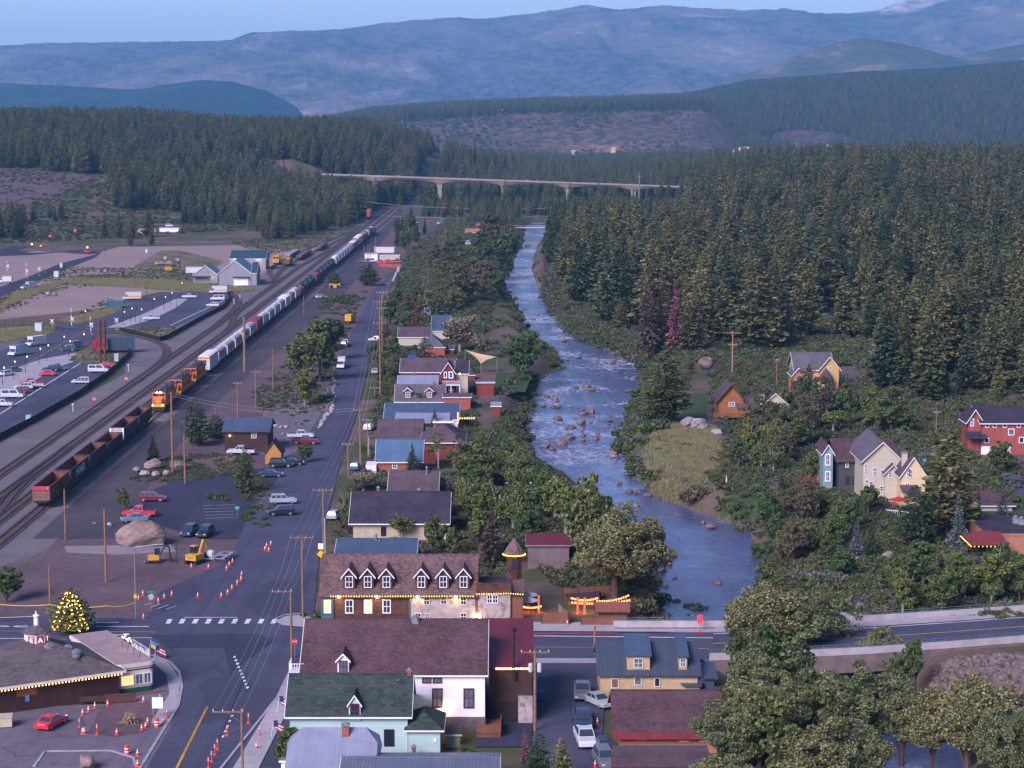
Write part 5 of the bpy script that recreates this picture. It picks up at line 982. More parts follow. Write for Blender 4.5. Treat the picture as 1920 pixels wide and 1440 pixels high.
# ---- left of the street: cabin, shed, warehouses
h = house('log_cabin', 'dark brown cabin with blue metal roof beside the pines', 421, 502, 848, 808, 10, 'gx', 785, BRN, MB1, over=.5, tm=DKWOOD, cat='cabin'); win(h, 476, 816, 8, 9, TRIM, GLASS2, .12); lamp(at(431,817,h.Y-.4), 6); MB().box(-.1,.1,-.2,0,-.1,.1).build('wall_lamp', MATS['porch_glow'], h.root, (at(431,817,h.Y).x-h.cx, -.05, at(431,817,h.Y).z))
h = house('yellow_shed', 'little bright orange-yellow shed with steep brown gable', 497, 527, 870, 848, 4.5, 'gy', 828, ORANGEW, SHB, over=.3, tm=DKWOOD, cat='shed')
h = house('warehouse', 'long pale warehouse with blue-green roof, farthest of the three', 431, 498, 506, 485, 15, 'gx', 470, GRYS, M('teal_metal_roof', (.035,.075,.095), .4, .1, metal=.2), over=.3, group='pale warehouses by the tracks'); o = lamp(at(441,487,h.Y-1.5), 60, (1,.85,.75)); lamp(at(484,487,h.Y-1.5), 60, (1,.85,.75))
h = house('warehouse', 'pale gabled warehouse with blue-green roof, nearest and tallest of the three', 410, 471, 535, 512, 22, 'gy', 488, GRYS, MATS['teal_metal_roof'], over=.3, group='pale warehouses by the tracks'); MB().box(-1,6,-1.4,-.05,3.4,3.7).build('door_canopy', MATS['teal_metal_roof'], h.root); MB().box(-.5,5.5,-.1,-.003,0,3.2).build('loading_door', WHITE, h.root)
house('warehouse_wing', 'side wing of the nearest warehouse, facing the tracks', 471.6, 481, 535, 512, 12, 'gx', 492, GRYS, MATS['teal_metal_roof'], over=.25, cat='warehouse')
h = house('warehouse', 'small pale warehouse with veranda, leftmost of the three', 362, 408, 531, 515, 14, 'gy', 498, GRYS, MATS['teal_metal_roof'], over=.3, group='pale warehouses by the tracks'); MB().box(-5.5,2.5,-2.4,-.05,2.9,3.1).box(-5.4,-5.2,-2.3,-2.1,0,2.9).box(2.1,2.3,-2.3,-2.1,0,2.9).build('veranda', MATS['teal_metal_roof'], h.root); lamp(at(397,522,h.Y-1), 25, (1,.8,.6))
for nm, lb, a, ct in (('white_store','white block store with pale roof by the fenced yard',(684,708,488,477,12,'flat',477,WSID,MB3),'store'),('white_store','cream low store behind the row of red vehicles',(712,749,491,480,12,'flat',480,CREAM,MB3),'store'),('white_trailer','long white trailer behind the stores',(702,739,474,464,3,'flat',464,TRIM,MB3),'trailer'),
    ('fuel_canopy','small canopy with orange edge at the far end of the street',(758,782,421,417,8,'flat',417,M('canopy_dark',(.1,.09,.1)),M('orange_paint',(.45,.16,.03),.6)),'canopy'),('motel_building','low building with white awning roof beside the far street',(856,891,470,457,9,'shed',451,REDB,MB3),'building'),
    ('brown_roof_house','house with peeling orange-brown roof at the far end of the street',(872,902,441,436,10,'shed',429,CREAM,M('rusty_roof',(.32,.16,.09),.8)),'house'),('red_barn','dark red barn at the far end of the left bank',(890,906,432,420,8,'gx',415,REDB,SHD),'barn'),
    ('hill_cabin','red-brown cabin with light blue roof on the wooded hill',(250,268,0,346,8,'gx',341,REDB,MB2),'cabin'),('motel_building','tan-roofed building at the foot of the wooded hill',(258,290,442,436,10,'gx',429,CREAM,M('tan_roof',(.28,.20,.18),.8)),'building'),('motel_building','white flat-roofed building with cars on its roof deck by the hill foot',(299,335,440,428,12,'flat',428,WSID,MB3),'building')):
    if nm == 'hill_cabin': house(nm, lb, *a, cat=ct, over=.3, Y=1560, z0=tz(-290,1560))
    else: house(nm, lb, *a, cat=ct, over=.2)
# ---- hillside houses across the river
z = tz(*P(1525,738)[:2]); h = house('hillside_house', 'large yellow house with grey roof and corner turret below the forest', 1492, 1560, 738, 692, 12, 'gx', 661, YHS, SHGR, z0=z, over=.6); YH = h
g_ = house('side_gable', 'broad right-hand gable of the yellow hillside house', 1538, 1573, 736, 690, 11, 'gy', 669, YHS, SHGR, z0=z, over=.6, cat='building', Y=h.Y-1.5); win(g_, 1556, 690, 7, 4, WHITE, GLASS2, .12)
q = house('front_gable', 'orange-fronted small gable at the left of the yellow hillside house', 1487, 1508, 738, 702, 8, 'gy', 690, M('coral_wall', (.38,.16,.09), .8), SHGR, z0=z, over=.45, cat='building', Y=h.Y-3); win(q, 1496, 717, 9, 9, WHITE, GLASS, .14, 'v')
c = at(1548, 738, h.Y-3.2); zt = at(1548,711,c.y).z-z; t = thing('corner_turret', 'round bay turret with dark conical roof on the yellow hillside house', 'turret', (c.x, c.y, z)); MB().lathe([(1.7,-.5),(1.7,zt)], 10).build('wall', YHS, t); MB().lathe([(2.1,zt-.1),(2.1,zt),(.05,zt+2.9)], 10).build('roof', SHP, t)
for a in (-2.0,-1.57,-1.1): MB().cbox((1.7*math.cos(a),1.7*math.sin(a),zt-1.3),(.75,.12,1.5),a+1.57).build('window', WHITE, t)
MB().box(-2.6,2.4,-2.6,-1.9,1.5,1.7).build('porch_roof', SHP, t)
z = tz(*P(1375,786)[:2]); h = house('log_house', 'orange log house with brown roof beside the big boulders', 1348, 1394, 788, 748, 10, 'gy', 722, LOG, SHP, z0=z, over=.7, tm=DKWOOD); win(h, 1372, 758, 10, 7, WHITE, GLASS2, .1); MB().box(-h.w/2-1.5,h.w/2,-2.2,-.05,.9,1.05).box(-h.w/2-1.5,h.w/2,-2.25,-2.15,1.05,2.0).build('deck', CEDAR, h.root)
house('log_wing', 'lower log wing with brown roof at the right of the log house', 1386, 1412, 792, 764, 8, 'gx', 746, LOG, SHP, z0=z, over=.5, tm=DKWOOD, cat='building', Y=h.Y-1.5)
z = tz(*P(1450,790)[:2]); h = house('cream_cottage', 'cream cottage with arched window and tall chimney', 1432, 1476, 796, 757, 10, 'gy', 738, CREAM, SHGR, z0=z, over=.4, tm=TRIM); win(h, 1463, 762, 12, 12, WHITE, GLASS, .12); chimney(h, 1429, 740, 775, 9, CREAM, -.4)
h = house('dark_house', 'charcoal house with wide purple-brown roof, left of the cream row', 1573, 1680, 921, 863, 15, 'gx', 824, CHAR, SHB, over=.6, tm=CHAR)
for a, b, c, d in ((1588,870,4,11),(1589,901,5,12),(1605,901,11,14)): win(h, a, b, c, d, WHITE if b < 880 else BLACK, GLASS, .1)
m = house('teal_gable', 'narrow teal and white gabled front at the left end of the dark house', 1544, 1562, 912, 848, 9, 'gy', 834, M('teal_wall', (.17,.26,.28), .7), SHB, over=.35, Y=h.Y+1.5, cat='building'); win(m, 1552, 862, 6, 18, WHITE, GLASS2, .2); win(m, 1552, 893, 6, 16, WHITE, GLASS2, .2)
h = house('cream_house', 'cream two-storey house with grey-brown gable roof in the hillside row', 1619, 1690, 938, 862, 16, 'gy', 829, CREAM, SHGR, over=.5, tm=TRIM)
for a, b, c, d in ((1624,877,4,12),(1640,884,5,14),(1655,886,8,9),(1625,906,4,12),(1633,909,5,12),(1655,916,9,8)): win(h, a, b, c, d, WHITE, GLASS2 if b < 890 else GLASS, .08)
q = house('cream_side_bay', 'lower gabled bay on the right flank of the cream house', 1660, 1690, 938, 886, 8, 'gy', 871, CREAM, SHP, over=.4, tm=TRIM, Y=h.Y-1.5, cat='building'); win(q, 1669, 890, 5, 9, WHITE, GLASS, .1)
h = house('gabled_house', 'pale yellow gabled house with chimney beside the huge pine', 1690, 1735, 950, 890, 14, 'gy', 858, TAN, SHP, over=.4, tm=WHITE); win(h, 1703, 886, 4, 15, WHITE, GLASS2, .1); win(h, 1708, 888, 4, 15, WHITE, GLASS2, .1); win(h, 1701, 915, 7, 17, WHITE, GLASS2, .1); chimney(h, 1696, 848, 872, 10, CREAM, 3); MB().prism([(-2.4,2.9),(-.0,3.8),(0,3.95),(-2.4,3.05)], 'x', -2.4, .8).build('porch_roof', SHP, h.root)
m = MB(); b = P(1660, 968)
for i in range(13): m.box(i*.36-.03, i*.36+.03, -.03, .03, 0, 1.1)
m.box(-.1,4.4,-.04,.04,1.1,1.2); m.box(-.1,4.4,-.04,.04,.1,.18); o = m.build('white_railing', WHITE, None, b, -.5); tag(o, 'white picket terrace railing below the pale yellow gabled house', 'railing')
m = MB(); b = P(1500, 912); m.box(0,6,0,5,.6,.75); [m.box(i*.5,i*.5+.1,-.06,0,.75,1.7) for i in range(13)]; m.box(0,6,-.08,.02,1.7,1.8); m.box(0,.1,0,5,1.6,1.7); [m.box(x,x+.2,y,y+.2,-.6,.6) for x in (0,5.8) for y in (0,4.8)]; tag(m.build('red_deck', bands('red_deck_boards', (.22,.05,.035), 0, .3, .1, .6), None, b), 'red wooden deck beside the teal gabled front', 'deck')
h = house('red_building', 'large red board-and-batten building with black roof at the right edge', 1842, 1990, 852, 792, 14, 'gx', 762, bands('red_batten_wall', (.30,.075,.06), 0, 1.4, .07, .35), SHD, over=.7, tm=WHITE, cat='building')
for a in (1851, 1865, 1884, 1910): win(h, a, 797, 5, 7, WHITE, GLASS, .15, 'n')
win(h, 1896, 810, 9, 10, WHITE, GLASS2, .15, 'n'); win(h, 1850, 826, 7, 7, WHITE, GLASS, .15, 'n'); win(h, 1915, 825, 7, 9, WHITE, GLASS, .15, 'n'); MB().box(-h.w/2-.1,-h.w/2+6,-.12,-.003,-.4,1.7).build('white_base', WSID, h.root)
g_ = house('entry_gable', 'white-trimmed entry gable at the left of the red building', 1816, 1840, 850, 786, 6, 'gy', 768, MATS['red_batten_wall'], SHD, over=.6, Y=h.Y+1, cat='building'); win(g_, 1823, 792, 4, 12, WHITE, GLASS, .15); MB().prism([(-2.6,h.he*.52),(0,h.he*.68),(0,h.he*.7),(-2.6,h.he*.54)], 'x', -g_.w/2-.8, g_.w/2+.8).build('lean_roof', SHD, g_.root)
h = house('restaurant', 'orange stucco restaurant with flat dark roof at the right edge', 1850, 1985, 1040, 1003, 16, 'flat', 1003, ORG, SHD, over=.1, tm=ORG, cat='restaurant')
for i in range(3): MB().box(-.5,.5,-.5,.5,0,.8).lathe([(.3,.8),(.4,1.1),(.2,1.3)], 8).build('roof_unit', GREYM, h.root, (at(1904+i*8,985,h.Y+9).x-h.cx, 9-i, h.he+.16))
zz_ = h.he; MB().add([(-h.w/2-3.4,-4.5,2.4),(-h.w/2+2.2,-4.5,2.4),(-h.w/2+2.2,.0,3.7),(-h.w/2-.3,1.2,3.7),(-h.w/2-3.4,3.2,2.5)], [(0,1,2,3),(0,3,4)]).build('awning', M('red_awning', (.17,.03,.035), .8), h.root)
bulbs('string of amber bulbs along the edge of the red restaurant awning', [(h.cx-h.w/2-3.4,h.Y+3.2,2.4),(h.cx-h.w/2-3.4,h.Y-4.5,2.3),(h.cx-h.w/2+2.2,h.Y-4.5,2.3)], 22, BULBY, .06)
h = house('garage', 'low garage with dark hip roof and white eaves beside the lane', 1842, 1898, 958, 947, 9, 'hip', 920, CREAM, SHB, over=.5, tm=WHITE, cat='garage')
# ---- patio bar by the river
h = house('patio_bar', 'small brown timber bar hut with rust-red roof on the patio', 1122, 1176, 1164, 1146, 4.0, 'gx', 1131, CEDAR, M('rust_roof', (.22,.075,.055), .8), over=.4, tm=DKWOOD, cat='hut')
h = house('patio_shelter', 'low flat-roofed timber shelter behind the bar hut', 1065, 1120, 1134, 1122, 4, 'flat', 1122, CEDAR, SHD, over=.3, tm=DKWOOD, cat='shelter')
def fence(name, label, pts, hgt, m, post=DKWOOD, step=2.4, cat='fence', z=None, open_=False, group=None):
    t = thing(name, label, cat, pts[0], 0, group); o0 = Vector(pts[0]); b = MB(); pm = None
    for a, c in zip(pts, pts[1:]):
        a, c = Vector(a)-o0, Vector(c)-o0; d = c-a; L = math.hypot(d.x, d.y); rz = math.atan2(d.y, d.x); mid = (a+c)/2
        if open_:
            for zz in (.25, .6, .95): b.tube([a+Vector((0,0,hgt*zz)), c+Vector((0,0,hgt*zz))], .025, 4)
        else: b.cbox((mid.x, mid.y, mid.z+hgt/2), (L, .05, hgt), rz)
        n = max(1, int(L/step))
        for i in range(n+1):
            q = a.lerp(c, i/n)
            if pm is None: pm = MB().box(-.06,.06,-.06,.06,-.2,hgt+.08).mesh('post_mesh', post)
            if len(t.children) < 95: link('post', pm, t, q, rz)
    b.build('rail' if open_ else 'panel', m, t); return t
fence('wooden_fence', 'tall brown board fence in front of the patio, right of the gate signs', [gr(1016,1172), gr(1066,1172)], 1.7, CEDAR); fence('wooden_fence', 'brown board fence along the back of the patio', [gr(1055,1128), gr(1145,1120)], 1.8, CEDAR); fence('wooden_fence', 'sloping board fence beside the patio path', [gr(1046,1150), gr(1068,1172)], 1.5, PLANKW); fence('wooden_fence', 'low board fence in front of the bar hut', [gr(1090,1174), gr(1150,1174)], 1.1, CEDAR)
for i, (a, b, n, lb) in enumerate([((1072,1121,3.2),(1120,1121,3.4),14,'string of red-orange bulbs on the shelter edge of the patio'),((1073,1129,3.0),(1180,1125,3.4),24,'longest string of red-orange bulbs across the patio'),((1120,1126,3.2),(1178,1116,3.6),14,'string of red-orange bulbs rising towards the river side of the patio'),((972,1134,2.6),(1014,1136,2.8),13,'upper string of red-orange bulbs on the small terrace by the inn'),((972,1149,1.6),(1010,1144,2.2),13,'lower string of red-orange bulbs on the small terrace by the inn')]):
    bulbs(lb, [at(a[0],a[1],284+i%2), at(b[0],b[1],285-i%2)], n, BULBR, .11, 'patio light strings', .3)
for a, b in ((1082,1140),(1096,1140),(1160,1128),(985,1140),(1012,1140)): lamp(at(a, b, 283.4), 36, (1,.30,.10), .1)
for a, b, lb in ((1083,1140,'glowing red lamp post at the left of the patio'),(1096,1140,'glowing orange doorway post on the patio'),(1010,1136,'glowing red post on the small terrace by the inn')):
    p = gr(a, b+12); tag(MB().box(-.1,.1,-.1,.1,0,2.4).build('lamp_post', EM('red_glow', (1,.08,.03), .55), None, p), lb, 'lamp')
for a, b, lb, col in ((991,1141,'pale parasol on the small terrace, lower','p'),(990,1130,'pale parasol on the small terrace, upper','p')):
    p = P(a, b+12); t = thing('parasol', lb, 'parasol', p); MB().tube([(0,0,0),(0,0,2.4)], .03, 5).build('pole', GREYM, t); MB().lathe([(1.4,2.05),(1.38,2.1),(.05,2.6)], 8).build('canopy', M('pale_canvas', (.5,.5,.48), .9), t)
for a, b, col, lb in ((1362,917,CANV,'closed beige parasol on the lawn beside the river'),(1610,915,WHITE,'closed white parasol on the terrace of the cream house')):
    p = P(a, b); t = thing('parasol', lb, 'parasol', p); MB().tube([(0,0,0),(0,0,2.6)], .03, 5).build('pole', GREYM, t); MB().lathe([(.32,.7),(.22,1.5),(.1,2.4),(.03,2.75)], 8).build('canopy', col, t)
p = P(1685, 958); t = thing('parasol', 'open red parasol on the terrace of the pale yellow house', 'parasol', p); MB().tube([(0,0,0),(0,0,2.3)], .03, 5).build('pole', GREYM, t); MB().lathe([(1.9,1.95),(1.88,2.0),(.05,2.6)], 8).build('canopy', RED, t)
# sail over the garden
Y = gr(0, 700).y; A = [at(872,656,Y+4), at(932,669,Y+2), at(902,682,Y-2)]; m = MB(); N_ = 10; idx = {}
for i in range(N_+1):
    for j in range(N_+1-i):
        u, v = i/N_, j/N_; w = 1-u-v; q = A[0]*w + A[1]*u + A[2]*v; cc = (A[0]+A[1]+A[2])/3; q = q.lerp(cc, .9*(u*v+v*w+w*u)*(.5 if min(u,v,w) > 0 else .95)); q.z -= 2.0*(u*v*w)*9*.4; idx[i,j] = len(m.v); m.v.append(tuple(q))
for i in range(N_):
    for j in range(N_-i):
        m.f.append((idx[i,j], idx[i+1,j], idx[i,j+1])); m.m.append(0)
        if j < N_-i-1: m.f.append((idx[i+1,j], idx[i+1,j+1], idx[i,j+1])); m.m.append(0)
t = thing('shade_sail', 'beige triangular shade sail stretched over a garden', 'shade sail', A[0]); m.v = [tuple(Vector(v)-A[0]) for v in m.v]; m.build('canvas', CANV, t)
for q in A: MB().tube([(q.x-A[0].x, q.y-A[0].y, -A[0].z), tuple(q-A[0])], .07, 5).build('post', GREYM, t)
fence('turquoise_fence', 'turquoise board fence below the grey cottage', [P(753,752), P(777,752)], 2.0, TURQ); tag(MB().box(-1.4,1.4,-.6,.6,0,2.6).box(-1.5,1.5,-.7,.7,2.6,2.75).build('blue_canopy', M('blue_tarp', (.02,.11,.33), .6), None, P(774,684)), 'bright blue tarp shelter beside the orange-red house', 'tarp')
# ------------------------------------------------------------------ railway tracks and trains
RAIL = M('rail_steel', (.13,.115,.14), .45, .2, metal=.5); SLEEP = M('sleepers', (.07,.05,.048), .95, .35, 2); RUST = M('rusty_steel', (.16,.065,.045), .9, .4, .9, bump=.2); UNDER = M('underframe', (.025,.022,.025), .8, .3)
def drift(y): return -5.2*max(0, (y-650)/970)**1.3
def track(label, pts, near=900):
    P_ = smooth_path(pts, 8) if len(pts) > 2 else [np.array(p, float) for p in pts]; o = thing('railway_track', label, 'railway track', (P_[0][0], P_[0][1], 0), 0, 'tracks of the rail yard'); o0 = P_[0]
    r_ = MB(); s_ = MB()
    for s in (-.72, .72):
        for i in range(len(P_)-1):
            d = (P_[i+1]-P_[i]); L = np.linalg.norm(d); n = np.array([-d[1], d[0]])/L; c = (P_[i]+P_[i+1])/2 - n*s - o0; r_.cbox((c[0], c[1], .37), (L+.02, .11, .16), math.atan2(d[1], d[0]))
    acc = 0
    for i in range(len(P_)-1):
        d = P_[i+1]-P_[i]; L = np.linalg.norm(d); u = d/L; st = .75 if P_[i][1] < near else 1.5
        while acc < L:
            c = P_[i]+u*acc-o0; s_.cbox((c[0], c[1], .24), (.26 if st < 1 else .4, 2.6, .14), math.atan2(d[1], d[0])); acc += st
        acc -= L
    r_.build('rails', RAIL, o); s_.build('sleepers', SLEEP, o); return o
def line(x, y0, y1, st=70): return [(x+drift(y), y) for y in np.arange(y0, y1, st)]
TX = -83.5
track('railway track carrying the freight train and the empty gondolas', line(TX, 250, 1720)); track('first empty track left of the train', line(-88.3, 250, 1720)); track('second empty track left of the train', line(-93.5, 260, 1720))
track('third empty track from the train, ending where the sidings join', line(-99.6, 280, 1000)+[(-98.5,1080),(-97.2,1180),(-96.2,1290)])
track('curved spur leading to the snowplough exhibit', [(-99.6,540),(-100.4,590),(-104.5,622),(-112,645),(-122,662),(-134,676),(-155,692)]); track('curved spur behind the parking lot', [(-99.6,690),(-102,760),(-107,805),(-117,838),(-133,868),(-152,893),(-185,915)])
track('crossover between the empty tracks at the near end', [(-88.3,300),(-89.2,345),(-92.6,385),(-93.5,430)]); track('crossover between the second and third empty tracks', [(-93.5,640),(-94.3,690),(-98.8,735),(-99.6,790)])
track('siding with the yellow maintenance train', [(-99.6,860),(-105,925),(-107.3,990),(-105.8,1080),(-101.5,1180),(-97.6,1300)]); track('outer siding beside the warehouses', [(-104,905),(-111.5,950),(-113.6,1000),(-112.5,1080),(-107,1190),(-100.5,1300)])
def trucks(o, half, wheel=.46, n=2):
    for s in (-1, 1):
        m = MB(); y = s*half
        for q in ((-.9,.9) if n == 2 else (-1.6,0,1.6)):
            for x in (-.72,.72): m.tube([(x-.07,y+q,wheel),(x+.07,y+q,wheel)], wheel, 10)
        for x in (-.95,.95): m.box(x-.08,x+.08,y-1.5,y+1.5,.4,.75)
        m.build('bogie', UNDER, o)
def paint(name, c, c2=None): return bands(name, c, 1, 1.1, .09, .7, .6, .1, .3, .28, .3, c2)
def hopper(label, col, roofc, group=None, L=16.6, graf=None):
    o = thing('hopper_car', label, 'railcar', (0,0,.45), 0, group); w = 1.55; b = MB(); h = L/2
    prof = [(-w,1.35),(-w,3.5),(-w*.86,3.95),(-.7,4.2),(.7,4.2),(w*.86,3.95),(w,3.5),(w,1.35),(.5,.85),(-.5,.85)]
    b.prism(prof, 'y', -h+1.3, h-1.3); b.build('body', graf or col, o)
    r_ = MB(); r_.prism([(-.72,4.205),(-.55,4.26),(.55,4.26),(.72,4.205)], 'y', -h+1.5, h-1.5)
    for i in range(5): r_.box(-.45,.45,-h+2.2+i*(L-5)/4-.5,-h+2.2+i*(L-5)/4+.5,4.26,4.4)
    for x in (-1.25,1.2): r_.box(x,x+.06,-h+1,h-1,4.05,4.12)
    r_.build('roof_hatches', roofc, o); u = MB()
    for s in (-1,1):
        u.box(-w+.1,w-.1,s*h-.1 if s > 0 else s*h, s*h if s > 0 else s*h+.1, .95, 1.3); u.box(-w+.15,w-.15,min(s*h,s*(h-1.4)),max(s*h,s*(h-1.4)),.9,1.05)
        for x in (-1.3,1.3): u.box(x-.06,x+.06,s*(h-.3)-.06,s*(h-.3)+.06,1,3.6)
        u.prism([(-1.1,1.1),(1.1,1.1),(1.1,3.2),(-1.1,3.2)], 'y', s*(h-1.29)-.01, s*(h-1.29)+.01)
    for y in (-h*.5,0,h*.5): u.prism([(-.9,1.0),(.9,1.0),(.4,.45),(-.4,.45)], 'y', y-1.2, y+1.2)
    u.build('underframe', UNDER, o); trucks(o, h-2.1); return o
def boxcar(label, col, roofc, band=None, group=None, L=16.6, H_=4.5):
    o = thing('boxcar', label, 'railcar', (0,0,.45), 0, group); h = L/2-.5; w = 1.58
    MB().box(-w,w,-h,h,1.05,H_-.25).build('body', col, o); MB().prism([(-w-.03,H_-.25),(-w*.6,H_),(w*.6,H_),(w+.03,H_-.25)], 'y', -h-.03, h+.03).build('roof', roofc, o)
    if band: MB().box(-w-.02,w+.02,-h-.02,h+.02,H_-.85,H_-.27).build('painted_band', band, o)
    d = MB(); [d.box(s*w-.05 if s > 0 else s*w-.05, s*w+.05, -1.6, 1.6, 1.2, H_-.5) for s in (-1,1)]; d.build('door', col, o)
    MB().box(-1.2,1.2,-L/2,L/2,.8,1.04).build('underframe', UNDER, o); trucks(o, h-2.0); return o
def tankcar(label, col, group=None, L=15.8):
    o = thing('tank_car', label, 'railcar', (0,0,.45), 0, group); h = L/2-.7; m = MB(); r_ = 1.5; pr = [(.1,-h),(r_*.7,-h+.25),(r_,-h+.8),(r_,h-.8),(r_*.7,h-.25),(.1,h)]
    vs = []; n = 16
    for q, y in pr:
        for j in range(n): t = 2*math.pi*j/n; vs.append((q*math.cos(t), y, 2.65+q*math.sin(t)))
    m.add(vs, [(i*n+j, i*n+(j+1)%n, (i+1)*n+(j+1)%n, (i+1)*n+j) for i in range(len(pr)-1) for j in range(n)]); m.build('tank', col, o, smooth=True)
    MB().lathe([(.5,4.0),(.5,4.45),(.3,4.6)], 10).box(-1.1,1.1,-1.6,1.6,4.12,4.2).build('dome', UNDER, o)
    u = MB().box(-.5,.5,-L/2,L/2,.8,1.05); [u.box(-1.45,1.45,s*(h-1.2)-.2,s*(h-1.2)+.2,1,1.9) for s in (-1,1)]; u.build('underframe', UNDER, o); trucks(o, h-1.6); return o
def gondola(label, col, inner, end=None, group=None, L=17.0, H_=3.6, ribs=True):
    o = thing('gondola_car', label, 'railcar', (0,0,.45), 0, group); h = L/2-.5; w = 1.5; b = MB(); t = .08
    b.box(-w,-w+t,-h,h,1.0,H_).box(w-t,w,-h,h,1.0,H_).box(-w+t,w-t,h-t,h,1.0,H_)
    for s in (-1,1):
        b.box(min(s*w,s*(w+.1)),max(s*w,s*(w+.1)),-h,h,H_-.16,H_+.003)
        for i in range(12): y = -h+.15+i*(2*h-.3)/11; b.box(min(s*(w+.003),s*(w+.09)),max(s*(w+.003),s*(w+.09)),y-.08,y+.08,1.05,H_-.17)
    b.build('body', col, o); e = MB().box(-w+t,w-t,-h,-h+t,1.0,H_)
    for i in range(5): e.box(-w,w,-h-.09,-h-.003,1.15+i*.5,1.27+i*.5)
    e.build('end_wall', end or col, o); MB().box(-w+t,w-t,-h+t,h-t,1.05,1.1).box(-w+t,-w+t+.02,-h+t,h-t,1.1,H_-.1).box(w-t-.02,w-t,-h+t,h-t,1.1,H_-.1).box(-w+t+.02,w-t-.02,h-t-.02,h-t,1.1,H_-.1).build('lining', inner, o)
    MB().box(-1.2,1.2,-L/2,L/2,.75,.98).build('underframe', UNDER, o); trucks(o, h-1.8); return o
def text_mesh(s, size, depth=.01, align='CENTER'):
    c = bpy.data.curves.new('txt', 'FONT'); c.body = s; c.size = size; c.extrude = depth; c.align_x = align; c.align_y = 'CENTER'; o = bpy.data.objects.new('txt', c); COL.objects.link(o)
    bpy.context.view_layer.update(); me = bpy.data.meshes.new_from_object(o.evaluated_get(bpy.context.evaluated_depsgraph_get())); bpy.data.objects.remove(o); return me
def text(s, size, m, loc, rot, parent=None, name='lettering', depth=.01, sx=1.0):
    me = text_mesh(s, size, depth); me.materials.clear(); me.materials.append(m); o = link(name, me, parent); o.location = loc; o.rotation_euler = rot; o.scale = (sx, 1, 1); return o
ORL = M('locomotive_orange', (.52,.13,.025), .45, .12, .8); LBLK = M('locomotive_black', (.03,.03,.035), .5, .3, .8); LYEL = M('locomotive_yellow', (.55,.36,.05), .5, .1); HEADL = EM('headlight', (1,.72,.35), 30)
def loco(label, lit=False, flip=False):
    o = thing('locomotive', label, 'locomotive', (0,0,.45), 0, 'orange locomotives of the freight train'); h = 11.2; b = MB(); w = 1.55
    b.box(-w,w,-h+.6,h-.6,1.0,1.55); b.box(-1.0,1.0,-h+4.6,h-1.0,1.55,3.95); b.box(-w,w,-h+2.0,-h+4.6,1.55,4.35); b.prism([(-h+.8,1.55),(-h+2.0,1.55),(-h+2.0,3.2),(-h+1.1,3.0),(-h+.8,2.7)], 'x', -.95, .95); b.box(-w,w,h-4.6,h-2.6,3.0,4.2)
    b.build('body', ORL, o); MB().box(-1.02,1.02,-h+4.6,h-1.0,3.95,4.2).box(-w-.02,w+.02,-h+2.0,-h+4.6,4.35,4.5).box(-w-.02,w+.02,h-4.62,h-2.58,4.2,4.38).box(-.7,.7,-2,0,4.2,4.5).box(-.8,.8,3,5,4.2,4.45).build('roof', LBLK, o)
    MB().box(-w,w,-h+.55,-h+.6,1.05,1.5).box(-w-.01,w+.01,-h+.7,h-.7,1.56,1.66).build('yellow_stripe', LYEL, o); MB().box(-.62,.62,-h+.74,-h+.78,2.15,2.5).box(-.1,.1,-h+.72,-h+.76,1.65,2.9).build('nose_emblem', LYEL, o)
    g_ = MB(); g_.box(-w+.15,-.12,-h+1.95,-h+1.99,3.45,4.05).box(.12,w-.15,-h+1.95,-h+1.99,3.45,4.05); [g_.box(s*w-.02,s*w+.02,-h+2.5,-h+4.2,3.4,4.05) for s in (-1,1)]; g_.build('cab_window', GLASS, o)
    u = MB().box(-1.3,1.3,-4,4,.45,1.0).prism([(-w,.15),(w,.15),(w,1.0),(-w,1.0)], 'y', -h+.25, -h+.55)
    for s in (-1,1):
        for i in range(10): y = -h+5+i*1.75; u.tube([(s*1.5,y,1.55),(s*1.5,y,2.6)], .03, 4)
        u.tube([(s*1.5,-h+5,2.6),(s*1.5,h-1,2.6)], .03, 4); u.tube([(s*.9,-h+.45,1.3),(s*.9,-h+.45,2.5),(s*1.3,-h+.45,2.5)], .04, 4)
    u.build('underframe', UNDER, o); trucks(o, h-3.3, .52, 3)
    m = HEADL if lit else GREYM
    for s in (-1,1):
        link('headlight', MB().tube([(s*.42,-h+1.88,4.22),(s*.42,-h+1.97,4.22)], .17, 8).mesh('headlight', m), o)
        if lit: link('ditch_light', MB().tube([(s*1.1,-h+.2,1.55),(s*1.1,-h+.26,1.55)], .13, 8).mesh('ditch_light', EM('ditch_glow', (1,.6,.25), 10)), o)
    return o
def place(o, y, x=TX): o.location = (x+drift(y), y, .45); return o
def bend(y): return math.atan2(drift(y+10)-drift(y-10), 20)*-1
for i, lb in enumerate(('orange leading locomotive with lit headlights and yellow nose emblem', 'second orange locomotive, right behind the lit one', 'third orange locomotive, coupled to the white boxcar')): place(loco(lb, i == 0), 483+11.6+i*24.2)
l_ = bpy.data.lights.new('headlight_beam', 'SPOT'); l_.energy = 900; l_.color = (1,.75,.45); l_.spot_size = R(38); l_.shadow_soft_size = .2; o = link('headlight_beam', l_); o.location = (TX, 483.5, 4.6); o.rotation_euler = (R(78), 0, R(180))
